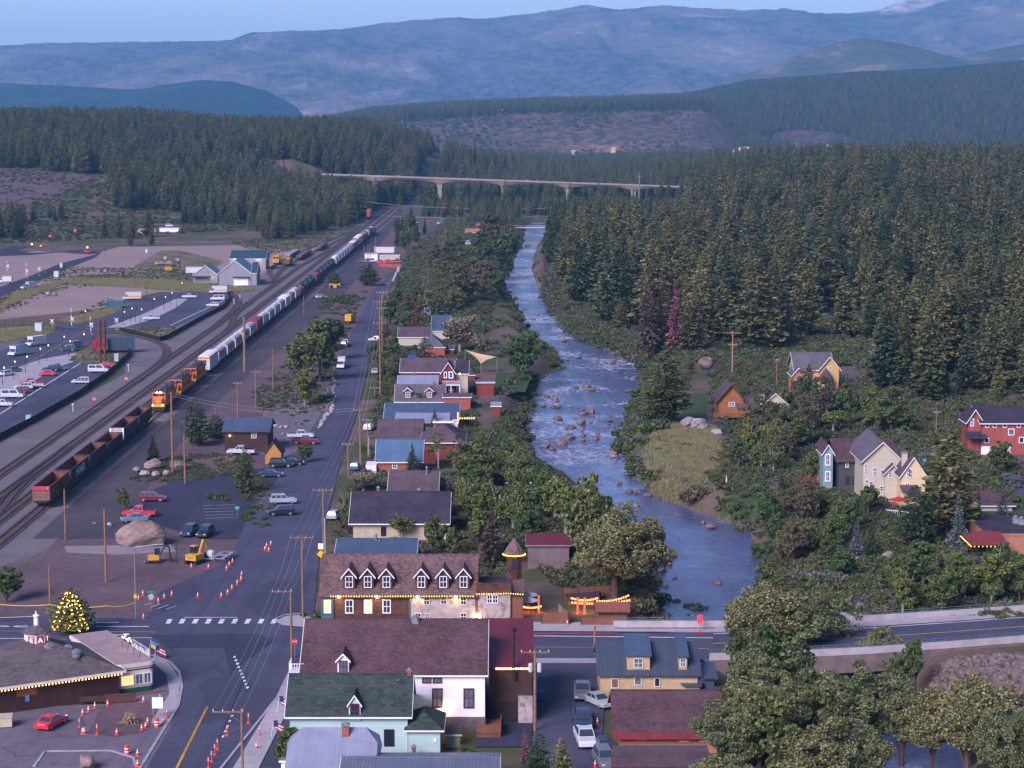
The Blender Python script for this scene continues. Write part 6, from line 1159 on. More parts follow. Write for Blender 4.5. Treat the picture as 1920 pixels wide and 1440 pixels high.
HG = paint('grey_hopper_paint', (.33,.34,.38), (.44,.45,.48)); HW = paint('pale_hopper_paint', (.34,.34,.37), (.43,.43,.45)); HT = paint('tan_hopper_paint', (.44,.33,.25), (.50,.40,.32)); HR = paint('red_boxcar_paint', (.26,.05,.055)); HBR = paint('brown_car_paint', (.17,.075,.055)); HWH = paint('white_boxcar_paint', (.50,.50,.52)); HDK = paint('dark_car_paint', (.05,.045,.055)); HO = M('orange_band', (.55,.24,.03), .5); HYO = paint('yellow_orange_paint', (.42,.20,.07)); TKB = M('black_tank', (.025,.03,.042), .35, .3, .5); TKG = M('grey_tank', (.13,.15,.19), .4, .3, .5)
def graf_mat():
    m, t, p = _base('graffiti_panels'); k = NT(t); v = k.coord(scale=(1, 1, .55)); a = k.noise(v, .75, 2, .4); c = k.mix(k.ramp(a, .47, .49), (.22,.055,.055), (.48,.46,.50)); b = k.noise(v, 1.7, 2, .3); c = k.mix(k.ramp(b, .60, .61), c, (.30,.07,.07))
    z = k.n('SeparateXYZ', {0: k.coord()}).outputs[2]; c = k.mix(k.ramp(z, 3.55, 3.6), c, (.36,.34,.37)); t.links.new(c, p.inputs['Base Color']); p.inputs['Roughness'].default_value = .65; return m
GRAF = graf_mat()
P_pale = hopper('pale grey covered hopper car in the long freight train behind the red boxcar', HW, HWH, 'pale hopper cars of the train'); P_graf = hopper('red and white graffiti-covered hopper car near the head of the train', HR, HWH, 'graffiti hopper cars of the train', graf=GRAF)
P_tank = tankcar('black tank car in the middle of the freight train', TKB, 'black tank cars of the train'); P_far = hopper('pale covered hopper car in the far part of the train before the red-topped car', HG, HW, 'far hopper cars of the train')
used = {}
def again(p, y):
    if p.name in used: return dup(p, (TX+drift(y), y, .45))
    used[p.name] = 1; return place(p, y)
y = 565.5; pitch = 17.6
seq = [lambda: boxcar('tall white boxcar with orange band right behind the locomotives', HWH, WHITE, HO, H_=4.9), P_graf, P_graf, P_graf, P_graf, lambda: hopper('single grey hopper between the graffiti cars and the red boxcar', HG, HG), lambda: boxcar('bright red boxcar after the graffiti hoppers', HR, HR), P_pale, P_pale, P_pale, P_pale, lambda: boxcar('short white car with dark end after the pale hoppers', HWH, WHITE),
       lambda: hopper('tan covered hopper ahead of the white one', HT, HT), lambda: hopper('white hopper between the tan hopper and the first tank cars', HWH, HWH), lambda: boxcar('low dark red car before the first tank cars', HR, HR, H_=3.2), P_tank, P_tank, P_tank, lambda: boxcar('brown boxcar between two runs of tank cars', HBR, HR, H_=3.8), P_tank, P_tank, P_tank, P_tank, P_tank, lambda: hopper('white round-topped hopper behind the last black tank car', HWH, WHITE), P_far, P_far, P_far, P_far, P_far, P_far,
       lambda: boxcar('dark red car with white roof in the far part of the train', HR, WHITE), lambda: boxcar('blue-grey car ahead of the far white boxcar', TKG, HG), lambda: boxcar('tall far white boxcar with orange band', HWH, WHITE, HO, H_=5.2), lambda: boxcar('tall far white boxcar behind the one with orange band', HWH, WHITE, None, H_=5.2), lambda: boxcar('far red-brown boxcar behind the white ones', HBR, HBR), lambda: boxcar('far orange-yellow boxcar behind the red-brown one', HYO, HYO), lambda: tankcar('far grey tank car', TKG), lambda: hopper('far pale hopper behind the grey tank car', HG, HW), lambda: boxcar('far dark boxcar near the end of the train', HDK, HDK), lambda: hopper('far white hopper near the end of the train', HWH, HWH), lambda: tankcar('last dark tank car visible at the far end of the train', TKB)]
for s in seq:
    if callable(s): place(s(), y)
    else: again(s, y)
    y += pitch
for i, (lb, c, inn, en) in enumerate((('empty gondola car with red-topped end wall, nearest the camera', RUST, RUST, M('brown_end_wall', (.20,.10,.08), .9, .25, 1.5)), ('empty gondola car with white block letters on its side', HDK, RUST, None), ('empty black gondola car, third from the near end', HDK, RUST, None), ('empty low gondola car, fourth from the near end', HDK, RUST, None), ('empty gondola car with rusty white end wall', HDK, RUST, M('rusty_white_end', (.45,.36,.33), .8, .3, 1.2, dirt=(.2,.06,.04))), ('empty gondola car standing nearest the locomotive', HDK, RUST, None))):
    o = place(gondola(lb, c, inn, en, 'empty gondola cars in front of the train', H_=3.0 if i == 3 else 3.6), 361.5+8.5+i*17.7)
    if i == 0: MB().box(-1.52,1.52,-8.13,-8.095,2.95,3.62).build('red_board', M('red_board', (.36,.04,.07), .7), o); text('2', .45, WHITE, (1.15,-8.14,3.28), (R(90),0,0), o)
    if i == 1: text('HAR', 2.3, WHITE, (1.60,.5,2.25), (R(90),0,R(90)), o, sx=1.7)
    if i == 4:
        for s in (-1,1): MB().box(s*1.3-.2,s*1.3+.2,-8.15,-8.1,1.0,3.6).build('white_corner', WHITE, o)
# maintenance train and far well car
MY = M('maintenance_yellow', (.50,.25,.03), .5, .15)
o = thing('track_machine', 'yellow track maintenance machine with cab on the outer siding', 'rail machine', (-113.4,1000,.45)); MB().box(-1.5,1.5,-7,7,1,1.5).box(-1.5,1.5,-7,-3.6,1.5,4.2).box(-1.3,1.3,-3.2,1.5,1.5,2.9).box(-1.4,1.4,3.6,7,1.5,3.9).build('body', MY, o); MB().box(-1.2,-.15,-7.04,-7.0,2.9,3.7).box(.15,1.2,-7.04,-7,2.9,3.7).build('cab_window', GLASS, o); MB().tube([(0,1.8,2),(.3,2.3,5),(-.4,3.2,4.6)], .3, 6).build('boom', MY, o); trucks(o, 4.6)
o = thing('track_machine', 'rust-brown track machine with crane parts beside the yellow one', 'rail machine', (-107.2,992,.45)); MB().box(-1.5,1.5,-9,9,1,1.5).box(-1.3,1.3,-8.5,-5,1.5,2.9).box(-1.2,1.2,2,8,1.5,3.3).build('body', HBR, o); MB().tube([(0,-4.5,1.5),(.5,-2,5.0),(0,1,4.2)], .28, 6).tube([(-.8,-3,1.5),(-.8,-1,4.6)], .2, 6).box(-1,1,-1.5,1,1.5,3.6).build('crane', MY, o); trucks(o, 6)
def flat(label, x, y, L, m, load=None, group=None):
    o = thing('flat_car', label, 'railcar', (x, y, .45), 0, group); MB().box(-1.5,1.5,-L/2,L/2,1.0,1.4).build('deck', m, o)
    if load: MB().box(-1.35,1.35,-L/2+.5,L/2-.5,1.41,2.0).build('load', load, o)
    trucks(o, L/2-2); return o
flat('flat car loaded with grey rail panels on the outer siding', -112.6, 1062, 46, UNDER, GREYM); flat('dark empty flat car behind the rust-brown track machine', -106.0, 1055, 52, HDK, HBR); flat('rust-red flat car at the far end of the sidings', -103.4, 1125, 40, RUST, HBR)
o = thing('container_car', 'far well car carrying an orange container and a green one on the second track', 'railcar', (-93.5+drift(1480)-4, 1480, .45)); MB().box(-1.4,1.4,-12,12,.9,1.5).build('underframe', UNDER, o); MB().box(-1.25,1.25,-11,-3,1.51,6.6).box(-1.25,1.25,5,12,1.51,6.4).build('orange_container', M('container_orange', (.50,.13,.06), .6), o); MB().box(-1.25,1.25,-2.9,4.9,1.51,6.2).build('green_container', M('container_green', (.03,.14,.09), .6), o); trucks(o, 9)
# ------------------------------------------------------------------ road vehicles
TYRE = M('tyre_rubber', (.015,.015,.017), .9); RIM = M('wheel_rim', (.38,.38,.40), .35, .1, metal=.7); CGLASS = M('car_glass', (.03,.045,.06), .07, .2, spec=.9); HLAMP = M('headlamp_lens', (.62,.64,.66), .2, .05); TLAMP = M('taillamp_lens', (.35,.02,.02), .3)
CPAINT = {'white': (.52,.52,.55), 'black': (.018,.02,.026), 'navy': (.025,.045,.085), 'silver': (.33,.35,.38), 'grey': (.13,.14,.16), 'red': (.42,.025,.045), 'maroon': (.16,.015,.03), 'blue': (.05,.13,.24), 'green': (.03,.07,.06), 'bluegrey': (.14,.19,.27), 'yellow': (.55,.30,.02), 'orange': (.5,.16,.03), 'cream': (.55,.50,.42), 'teal': (.05,.13,.17), 'brightred': (.55,.03,.05)}
def cpaint(c): return M('car_paint_'+c, CPAINT[c], .28, .05, .5, spec=.6)
SPEC = {  # half length, half width, body polygon (x,z), cabin bottom (x0,x1), top (x0,x1), z0, z1
 'sedan': (2.3,.90,[(-2.3,.35),(-2.32,.75),(-2.2,.92),(-1.6,.97),(.95,.94),(1.9,.80),(2.25,.62),(2.3,.35)],(-1.75,1.05),(-1.05,.25),.94,1.44),
 'suv': (2.4,.95,[(-2.38,.4),(-2.4,.95),(-2.3,1.06),(.95,1.06),(2.05,.95),(2.35,.75),(2.4,.4)],(-2.3,1.05),(-2.05,.3),1.05,1.74),
 'hatch': (2.1,.88,[(-2.1,.35),(-2.12,.85),(-2.05,.95),(.8,.95),(1.75,.82),(2.05,.62),(2.1,.35)],(-2.05,.95),(-1.75,.2),.94,1.52),
 'pickup': (2.9,1.0,[(-2.88,.5),(-2.9,1.12),(-.75,1.14),(1.3,1.14),(2.55,1.08),(2.85,.85),(2.9,.5)],(-.8,1.35),(-.6,.7),1.13,1.88),
 'van': (2.8,1.0,[(-2.78,.4),(-2.8,1.2),(1.75,1.2),(2.55,1.0),(2.78,.75),(2.8,.4)],(-2.78,1.85),(-2.72,1.1),1.19,2.12),
 'truck': (3.4,1.05,[(.6,.5),(.6,1.3),(2.3,1.3),(3.2,1.15),(3.4,.8),(3.4,.5)],(.6,2.35),(.65,1.75),1.29,2.1),
 'rv': (3.6,1.15,[(1.5,.5),(1.5,1.2),(2.6,1.2),(3.4,1.05),(3.6,.7),(3.6,.5)],(1.5,2.75),(1.55,2.2),1.19,2.0)}
CACHE = {}
def car_parts(ty, c, extra=None):
    hl, w, poly, cb, ct, z0, z1 = SPEC[ty]; P_ = cpaint(c); out = []
    b = MB(); n = len(poly)
    ins = [(x*.985, z-.0) for x, z in poly]; vs = []
    for yy, pl in ((-w, ins), (-w+.10, poly), (w-.10, poly), (w, ins)): vs += [(x, yy, z if abs(yy) < w-.05 else z-.05*(z > .7)) for x, z in pl]
    b.add(vs, [(k*n+i, k*n+(i+1) % n, (k+1)*n+(i+1) % n, (k+1)*n+i) for k in range(3) for i in range(n)] + [tuple(range(n-1,-1,-1)), tuple(range(3*n, 4*n))])
    wb, wt = w-.06, w-.24; F_ = [(cb[0],-wb,z0),(cb[1],-wb,z0),(cb[1],wb,z0),(cb[0],wb,z0),(ct[0],-wt,z1),(ct[1],-wt,z1),(ct[1],wt,z1),(ct[0],wt,z1)]
    b.add(F_, [(0,1,5,4),(1,2,6,5),(2,3,7,6),(3,0,4,7),(4,5,6,7)])
    if ty == 'truck': b.box(-3.4,.45,-w-.05,w+.05,.85,3.0)
    if ty == 'rv': b.box(-3.6,1.45,-w,w,.55,3.0); b.box(1.45,2.4,-w+.05,w-.05,2.1,3.0)
    out.append(('body', b.mesh('car_body', P_)))
    Fv = [Vector(f) for f in F_]
    def pane(a, bq, c_, d, u0, u1, v0, v1, off):
        g = lambda u, v: (Fv[a].lerp(Fv[bq], u)).lerp(Fv[d].lerp(Fv[c_], u), v) + Vector(off)
        return [g(u0,v0), g(u1,v0), g(u1,v1), g(u0,v1)]
    q = MB().add(pane(1,2,6,5,.05,.95,.08,.94,(.012,0,.008)), [(0,1,2,3)]); out.append(('windscreen', q.mesh('windscreen', CGLASS)))
    if ty not in ('truck', 'rv'): q = MB().add(pane(3,0,4,7,.07,.93,.15,.92,(-.012,0,.008)), [(0,1,2,3)]); out.append(('rear_window', q.mesh('rear_window', CGLASS)))
    for a, e, f, g, s in ((0,1,5,4,-1), (2,3,7,6,1)):
        q = MB()
        for u0, u1 in ((.06,.48),(.52,.93)) if ty != 'suv' else ((.05,.30),(.34,.62),(.66,.94)): q.add(pane(a,e,f,g,u0,u1,.12,.90,(0,s*.012,.004)), [(0,1,2,3)])
        out.append(('side_window', q.mesh('side_window', CGLASS)))
    if ty == 'pickup': out.append(('cargo_bed', MB().box(-2.78,-.85,-w+.12,w-.12,1.141,1.15).mesh('cargo_bed', BLACK)))
    wr = .36 if ty in ('sedan','hatch') else .42
    for x in (-hl*.62, hl*.64):
        for s in (-1, 1):
            y = s*(w-.12); t = MB().tube([(x,y-.11,wr),(x,y+.11,wr)], wr, 12); t.tube([(x,y+s*.112,wr),(x,y+s*.125,wr)], wr*.62, 10, 1); out.append(('wheel', t.mesh('car_wheel', [TYRE, RIM])))
    for s in (-1, 1):
        out.append(('headlight', MB().box(hl-.10,hl+.012,s*(w-.3)-.16,s*(w-.3)+.16,.66,.80).mesh('headlight', HLAMP))); out.append(('taillight', MB().box(-hl-.015,-hl+.06,s*(w-.22)-.12,s*(w-.22)+.12,.68,.92).mesh('taillight', TLAMP)))
    if extra == 'rack': out.append(('roof_rack', MB().box(ct[0],ct[1],-wt+.1,wt-.1,z1+.02,z1+.12).mesh('roof_rack', BLACK)))
    if extra == 'stripe': out.append(('side_stripe', MB().box(-hl+.1,1.3,-w-.012,w+.012,.85,1.1).mesh('side_stripe', cpaint('navy'))))
    if extra == 'red_stripe': out.append(('side_stripe', MB().box(-hl+.1,1.3,-w-.012,w+.012,1.2,1.45).mesh('side_stripe', cpaint('orange'))))
    if extra == 'darkroof': out.append(('roof_panel', MB().box(-3.55,2.3,-w+.06,w-.06,3.002,3.06).mesh('roof_panel', cpaint('navy'))))
    return out
NMC = {'sedan':'parked_car','suv':'parked_car','hatch':'parked_car','pickup':'pickup_truck','van':'van','truck':'box_truck','rv':'motorhome'}; CTC = {'sedan':'car','suv':'car','hatch':'car','pickup':'pickup','van':'van','truck':'truck','rv':'motorhome'}
def car(ty, c, px, py, hd, label, group=None, extra=None, lit=None, z=0.12):
    k = (ty, c, extra)
    if k not in CACHE: CACHE[k] = car_parts(ty, c, extra)
    p = gr(px, py, z); o = thing(NMC[ty], label, CTC[ty], p, R(hd), group)
    for nm, me in CACHE[k]:
        q = link(nm, me, o)
        if lit and nm == lit: q.data = me.copy(); q.data.materials[0] = EM('lit_'+nm, (1,.8,.5) if nm == 'headlight' else (1,.04,.02), 8 if nm == 'headlight' else 3)
    return o
for a in [('suv','maroon',286,940,0,'maroon SUV parked side-on near the small round tree'),('pickup','brightred',262,968,180,'bright red pickup parked behind the giant boulder'),('sedan','bluegrey',252,978,195,'blue-grey car half hidden behind the giant boulder'),('suv','navy',355,1003,-100,'dark teal SUV facing the camera, left of two by the excavators'),('suv','black',385,1005,-100,'dark SUV facing the camera, right of two by the excavators'),
  ('suv','silver',531,944,8,'silver wagon parked at the verge by the planted island'),('suv','black',527,966,-165,'black pickup-like SUV parked below the silver wagon'),('suv','black',527,876,0,'black SUV with roof rack in front of the little yellow shed',None,'rack'),('sedan','navy',508,894,5,'dark blue car parked below the SUV with roof rack'),('sedan','black',548,872,5,'dark sedan behind the SUV with roof rack'),
  ('pickup','white',564,822,0,'white pickup parked above the maroon one at the gravel lot'),('pickup','maroon',572,833,0,'maroon pickup parked at the gravel lot beside the cabin'),('pickup','white',452,852,180,'white pickup at the corner of the dark brown cabin'),('hatch','silver',627,972,80,'silver hatchback at the kerb by the dark shingle house'),('hatch','white',692,806,80,'white car parked at the roadside by the light blue roof'),('hatch','blue',668,880,80,'blue car half hidden by the silvery tree'),
  ('truck','white',640,690,-90,'white box truck parked on the street edge facing the camera'),('pickup','white',648,648,85,'white car parked behind the box truck'),('suv','bluegrey',646,650,85,'blue-grey car parked in the row beyond the box truck'),('suv','white',705,640,170,'white SUV parked in the driveway by the pole'),('hatch','white',704,700,85,'white car under the tall pole on the house side'),('truck','yellow',657,605,80,'small yellow machine parked at the bend of the street'),
  ('sedan','brightred',97,1362,72,'bright red sedan parked in front of the diner'),('pickup','grey',1092,1306,-92,'grey pickup with ladder rack facing the camera in the alley'),('pickup','navy',1092,1358,-88,'dark blue pickup parked in the alley, middle of three'),('pickup','white',1097,1394,-85,'white pickup at the near end of the alley'),('sedan','silver',1122,1322,-60,'silver car tucked beside the brown-roofed building'),('hatch','black',1135,1412,-80,'black car by the plank shed, upper'),('suv','grey',1134,1434,-80,'dark grey car by the plank shed at the bottom edge'),
  ('suv','black',1893,908,172,'black SUV on the lane at the right edge'),
  ('van','white',24,746,0,'white passenger van with side windows at the left edge'),('suv','white',6,762,0,'white car cut by the left edge below the passenger van'),('pickup','white',60,727,200,'white pickup in front of the red one on the parking lot'),('suv','white',44,730,190,'white jeep-like car next to the white pickup on the lot'),('pickup','brightred',58,722,190,'red pickup on the parking lot behind the white ones'),('suv','maroon',36,737,180,'maroon car behind the passenger van'),('sedan','brightred',88,704,185,'red car in the parking row beside the plaza'),('suv','navy',95,696,185,'dark blue car beside the red one in the parking row'),('pickup','teal',108,694,190,'dark teal pickup at the end of the parking row'),
  ('van','white',185,698,0,'plain white panel van near the twin brown posts'),('suv','white',152,719,180,'white vintage SUV with blue stripe by the fence',None,'stripe'),('sedan','red',200,688,0,'dark red car behind the panel van'),
  ('rv','white',33,666,-110,'large motorhome with dark roof on the museum street',None,'darkroof'),('rv','white',67,648,-120,'white camper truck on the museum street'),('van','bluegrey',138,652,-115,'grey-blue van with lit headlights on the museum street',None,None,'headlight'),('suv','green',127,658,185,'dark green car at the kerb of the museum street'),('hatch','white',14,704,60,'white car parked at the far kerb of the plaza, left'),('hatch','grey',28,697,60,'grey car parked at the far kerb of the plaza'),
  ('rv','teal',212,578,-165,'dark blue bus-like van parked at the grass verge'),('rv','cream',247,562,-170,'cream and red motorhome at the grass verge',None,'red_stripe'),('pickup','white',284,600,190,'white car alone on the upper parking lot'),('pickup','white',355,559,185,'white pickup at the head of the upper parking lot'),('rv','white',409,550,185,'white emergency camper truck at the end of the upper lot',None,'red_stripe'),('van','white',408,563,180,'long white van below the camper truck on the upper lot'),('suv','white',399,575,180,'white SUV by the fence on the upper lot'),
  ('truck','silver',53,542,-130,'silver flatbed truck parked on the graded dirt lot'),('truck','white',8,531,180,'white truck on the far street at the left edge'),('suv','brightred',163,474,-60,'car with glowing red taillights at the far street bend',None,None,'taillight'),
  ('sedan','white',470,484,180,'white car beside the far warehouse'),('suv','white',318,425,0,'white car on the roof deck by the wooded hill'),('hatch','white',822,420,-90,'white car at the far end of the long street'),('suv','red',806,416,-90,'red car at the far end of the long street'),('hatch','white',870,470,0,'white car parked in front of the awning building, left'),('hatch','white',886,471,0,'white car parked in front of the awning building, right'),('sedan','white',846,472,40,'white car among the trees by the awning building'),
  ('suv','brightred',716,494,0,'red fire-type vehicle in the fenced yard, left'),('suv','brightred',730,493,0,'red vehicle in the fenced yard, middle'),('pickup','maroon',744,492,0,'maroon pickup in the fenced yard, right'),('van','white',720,487,0,'white van in the yard behind the red vehicles'),('hatch','teal',737,486,0,'teal car in the yard behind the red vehicles'),('suv','bluegrey',683,492,20,'blue-grey car beside the white block store'),('van','white',696,492,20,'white van beside the white block store'),
  ('hatch','white',602,559,30,'white car parked by the trees near the tracks'),('suv','cream',1445,747,90,'pale car beside the log house'),('truck','white',756,424,0,'white truck by the far orange-edged canopy')]:
    z = tz(*gr(a[2], a[3])[:2]) + .02 if a[2] > 1300 else .12
    if 'roof deck' in a[5]: p = at(318, 425, gr(317, 440).y+5); o = car(*a[:6]); o.location = p; continue
    car(*a, **({} if True else {}), z=z)
# ------------------------------------------------------------------ viaduct, road bridge, footbridge
VCON = M('viaduct_concrete', (.27,.225,.19), .9, .12, .05)
Yv = 1700; o = thing('viaduct', 'long concrete highway viaduct on tall flared piers across the valley', 'bridge', (0, Yv, 0)); zl = lambda px: at(px, 328.5+(px-620)*.0345, Yv).z
X0 = at(600,0,Yv).x; X1 = at(1290,0,Yv).x; m = MB(); n = 60; piers = [at(a,0,Yv).x for a in (700, 823, 944, 1066, 1190)]
def under(x):
    d = min(abs(x-p) for p in piers); return 1.5 + 2.6*max(0, 1-d/18)**2
for i in range(n*3):
    xa, xb = X0+(X1-X0)*i/(n*3), X0+(X1-X0)*(i+1)/(n*3); za, zb = zl(xa/Yv*FPX*CP+960), zl(xb/Yv*FPX*CP+960)
    m.add([(xa,-5,za),(xb,-5,zb),(xb,5,zb),(xa,5,za),(xa,-3.4,za-under(xa)),(xb,-3.4,zb-under(xb)),(xb,3.4,zb-under(xb)),(xa,3.4,za-under(xa))], [(0,1,2,3),(4,7,6,5),(0,4,5,1),(2,6,7,3)])
m.build('deck', VCON, o); m = MB(); a, b = zl(600), zl(1290)
for y in (-5.2, 4.9): m.add([(X0,y,a),(X1,y,b),(X1,y+.3,b),(X0,y+.3,a),(X0,y,a+1.1),(X1,y,b+1.1),(X1,y+.3,b+1.1),(X0,y+.3,a+1.1)], [(0,3,2,1),(4,5,6,7),(0,1,5,4),(1,2,6,5),(2,3,7,6),(3,0,4,7)])
m.build('parapet', VCON, o)
for x in piers: zt = zl(x/Yv*FPX*CP+960)-4.6; MB().prism([(-2.6,zt+1.2),(-1.6,zt-2.5),(-1.4,-16),(1.4,-16),(1.6,zt-2.5),(2.6,zt+1.2)], 'y', -2.6, 2.6).build('pier', VCON, o, (x,0,0))
for a, c, lb in ((740,'brightred','small red car crossing the viaduct'),(748,'white','white car behind the red one on the viaduct'),(990,'white','white car near the middle of the viaduct')):
    q = car('suv', c, a, 400, 0, lb); q.location = (at(a,0,Yv).x, Yv-2.5, zl(a)+.03)
o = thing('footbridge', 'thin flat footbridge over the far end of the river', 'bridge', gr(1016,428)); w_ = 36; MB().box(-w_/2,w_/2,-1.5,1.5,.2,.8).build('deck', M('footbridge_steel', (.42,.36,.34), .7), o); MB().box(-w_/2,w_/2,-1.55,-1.45,1.6,1.72).box(-w_/2,w_/2,1.45,1.55,1.6,1.72).build('railing', GREYM, o)
BCON = M('bridge_concrete', (.36,.33,.34), .9, .15, .6); BK = [(1150,1177),(1340,1177),(1500,1172),(1640,1166),(1780,1157),(1920,1147),(2200,1126)]; FT = [(1330,1237),(1430,1234),(1500,1231),(1640,1224),(1780,1214),(1920,1203),(2200,1180)]
zd = .35; Bk = [gr(a, b, zd) for a, b in BK]; Ft = [gr(a, b, zd) for a, b in FT]; br = thing('road_bridge', 'concrete road bridge with parapets and steel rails curving over the river', 'bridge', (Bk[1].x, Bk[1].y, 0)); o0 = Vector((Bk[1].x, Bk[1].y, 0))
def samp(L, n=40):
    xs_ = np.linspace(L[0].x, L[-1].x, n); return [Vector((x, np.interp(x, [p.x for p in L], [p.y for p in L]), zd)) for x in xs_]
Bs, Fs = samp([Bk[1]]+Bk[2:]), samp([Ft[0]]+Ft[1:]); m = MB()
for i in range(39): m.quad(Fs[i]-o0, Fs[i+1]-o0, Bs[i+1]-o0, Bs[i]-o0)
m.build('roadway', ASPH, br)
for L, s in ((Bs, 1), (Fs, -1)):
    m = MB()
    for i in range(39):
        a, b = L[i]-o0, L[i+1]-o0; d = b-a; ln = math.hypot(d.x, d.y); rz = math.atan2(d.y, d.x); m.cbox(((a.x+b.x)/2, (a.y+b.y)/2+s*.2, .45-(1.3 if s < 0 else .7)), (ln+.02, .35, 2.3 if s < 0 else 1.1), rz)
    m.build('girder', M('girder_concrete', (.16,.12,.11), .9, .2, .7), br)
m = MB(); rl = MB()
for L, s, st in ((samp([gr(a,b,zd) for a,b in BK]), 1, 0), (Fs, -1, 0)):
    m = MB()
    for i in range(st, 39):
        a, b = L[i]-o0, L[i+1]-o0; d = b-a; ln = math.hypot(d.x, d.y); rz = math.atan2(d.y, d.x); m.cbox(((a.x+b.x)/2, (a.y+b.y)/2+s*.25, .80), (ln+.02, .32, .9), rz)
        for z in (1.42, 1.7): rl.tube([a+Vector((0,s*.25,z-zd)), b+Vector((0,s*.25,z-zd))], .035, 4)
        rl.tube([a+Vector((0,s*.25,.9)), a+Vector((0,s*.25,1.7-zd))], .04, 4)
    m.build('parapet', BCON, br)
rl.build('railing', M('rail_teal', (.10,.15,.15), .6), br); m = MB(); m2 = MB()
for i in range(39):
    for w0, w1, mm in ((.80,.815,m),(.18,.195,m),(.49,.503,m2)):
        q = [Fs[i].lerp(Bs[i],w0), Fs[i+1].lerp(Bs[i+1],w0), Fs[i+1].lerp(Bs[i+1],w1), Fs[i].lerp(Bs[i],w1)]; mm.quad(*[v-o0+Vector((0,0,.006)) for v in q])
m.build('edge_lines', LINEW, br); m2.build('centre_line', LINEY, br)
m = MB()
for i in range(39): q = [Fs[i].lerp(Bs[i],.86), Fs[i+1].lerp(Bs[i+1],.86), Bs[i+1], Bs[i]]; m.quad(*[v-o0+Vector((0,0,.14)) for v in q]); m.quad(*[v-o0 for v in (Fs[i].lerp(Bs[i],.86), Fs[i+1].lerp(Bs[i+1],.86), Fs[i+1].lerp(Bs[i+1],.86)+Vector((0,0,.14)), Fs[i].lerp(Bs[i],.86)+Vector((0,0,.14)))])
m.build('footway', PAVE, br); MB().box(9,12,-1.0,13,-5.5,-.6).build('abutment', BCON, br, (10,0,0))
p = gr(1312,1187); t = thing('road_work_sign', 'pink-red work sign on a low orange stand by the bridge parapet', 'sign', p); MB().cbox((0,0,1.9),(.75,.04,1.2)).build('panel', EM('fluorescent_pink', (.75,.05,.07), .25), t, None, R(20)); MB().tube([(0,0,0),(0,0,1.4)], .04, 5).box(-.9,.9,-.1,.1,.02,.12).build('stand', RED, t)
# ------------------------------------------------------------------ boulders and rocks
ROCKM = [M('granite', (.22,.185,.185), .95, .4, 1.5, bump=.5, dirt=(.16,.13,.13)), M('pale_granite', (.30,.27,.275), .95, .35, 1.4, bump=.4, dirt=(.25,.22,.22)), M('brown_river_rock', (.15,.108,.10), .9, .45, 1.6, bump=.4, dirt=(.07,.06,.06)), M('tan_boulder', (.26,.185,.165), .95, .4, 1.4, bump=.6, dirt=(.14,.10,.10))]
def rock_mesh(name, seed, m, n=3, rough=.5):
    import bmesh
    bm = bmesh.new(); bmesh.ops.create_icosphere(bm, subdivisions=n, radius=1); co = np.array([v.co for v in bm.verts]); g = np.random.default_rng(seed)
    for k in range(11):
        d = unit(g.normal(0,1,3)); lim = g.uniform(.55,.86); q = co@d; co = co - np.maximum(0, q-lim)[:,None]*d*.8
    f = 1 + rough*(fbm(co[:,0]*1.7+seed, co[:,1]*1.7+co[:,2]*2.1, 1, 4, seed)-.5)
    for v, c, s in zip(bm.verts, co, f): v.co = c*s
    me = bpy.data.meshes.new(name); bm.to_mesh(me); bm.free(); me.materials.append(m); return me
RK = [[rock_mesh('rock_%d_%d' % (j, i), 7*i+j, ROCKM[j]) for i in range(4)] for j in range(4)]; RG = random.Random(3)
def rock(loc, sx, sy, sz, j, label, group=None, name='boulder', sink=.3):
    o = link(name, RG.choice(RK[j])); o.location = (loc[0], loc[1], loc[2]+sz*(1-sink)-.0); o.scale = (sx, sy, sz); o.rotation_euler = (0, 0, RG.random()*6.28 if abs(sx-sy) < .3*sx else RG.uniform(-.2,.2)); return tag(o, label, 'boulder' if name == 'boulder' else 'rock', group)
def rockpx(px, py, wpx, hpx, j, label, group=None, z=None, sink=.3, name='boulder'):
    p = P(px, py) if z is None else gr(px, py, z); sc = FPX/(p.y*CP); s = wpx/sc/2; return rock(p, s, s*.9, max(.2, hpx/sc*.92/(2-sink)*1.0), j, label, group, name, sink)
gb = rockpx(264,1021,108,52,3,'giant tan glacial boulder beside the parked cars',sink=.8); gb.data = rock_mesh('giant_boulder', 5, ROCKM[3], 5, .34); gb.rotation_euler = (0,0,.3)
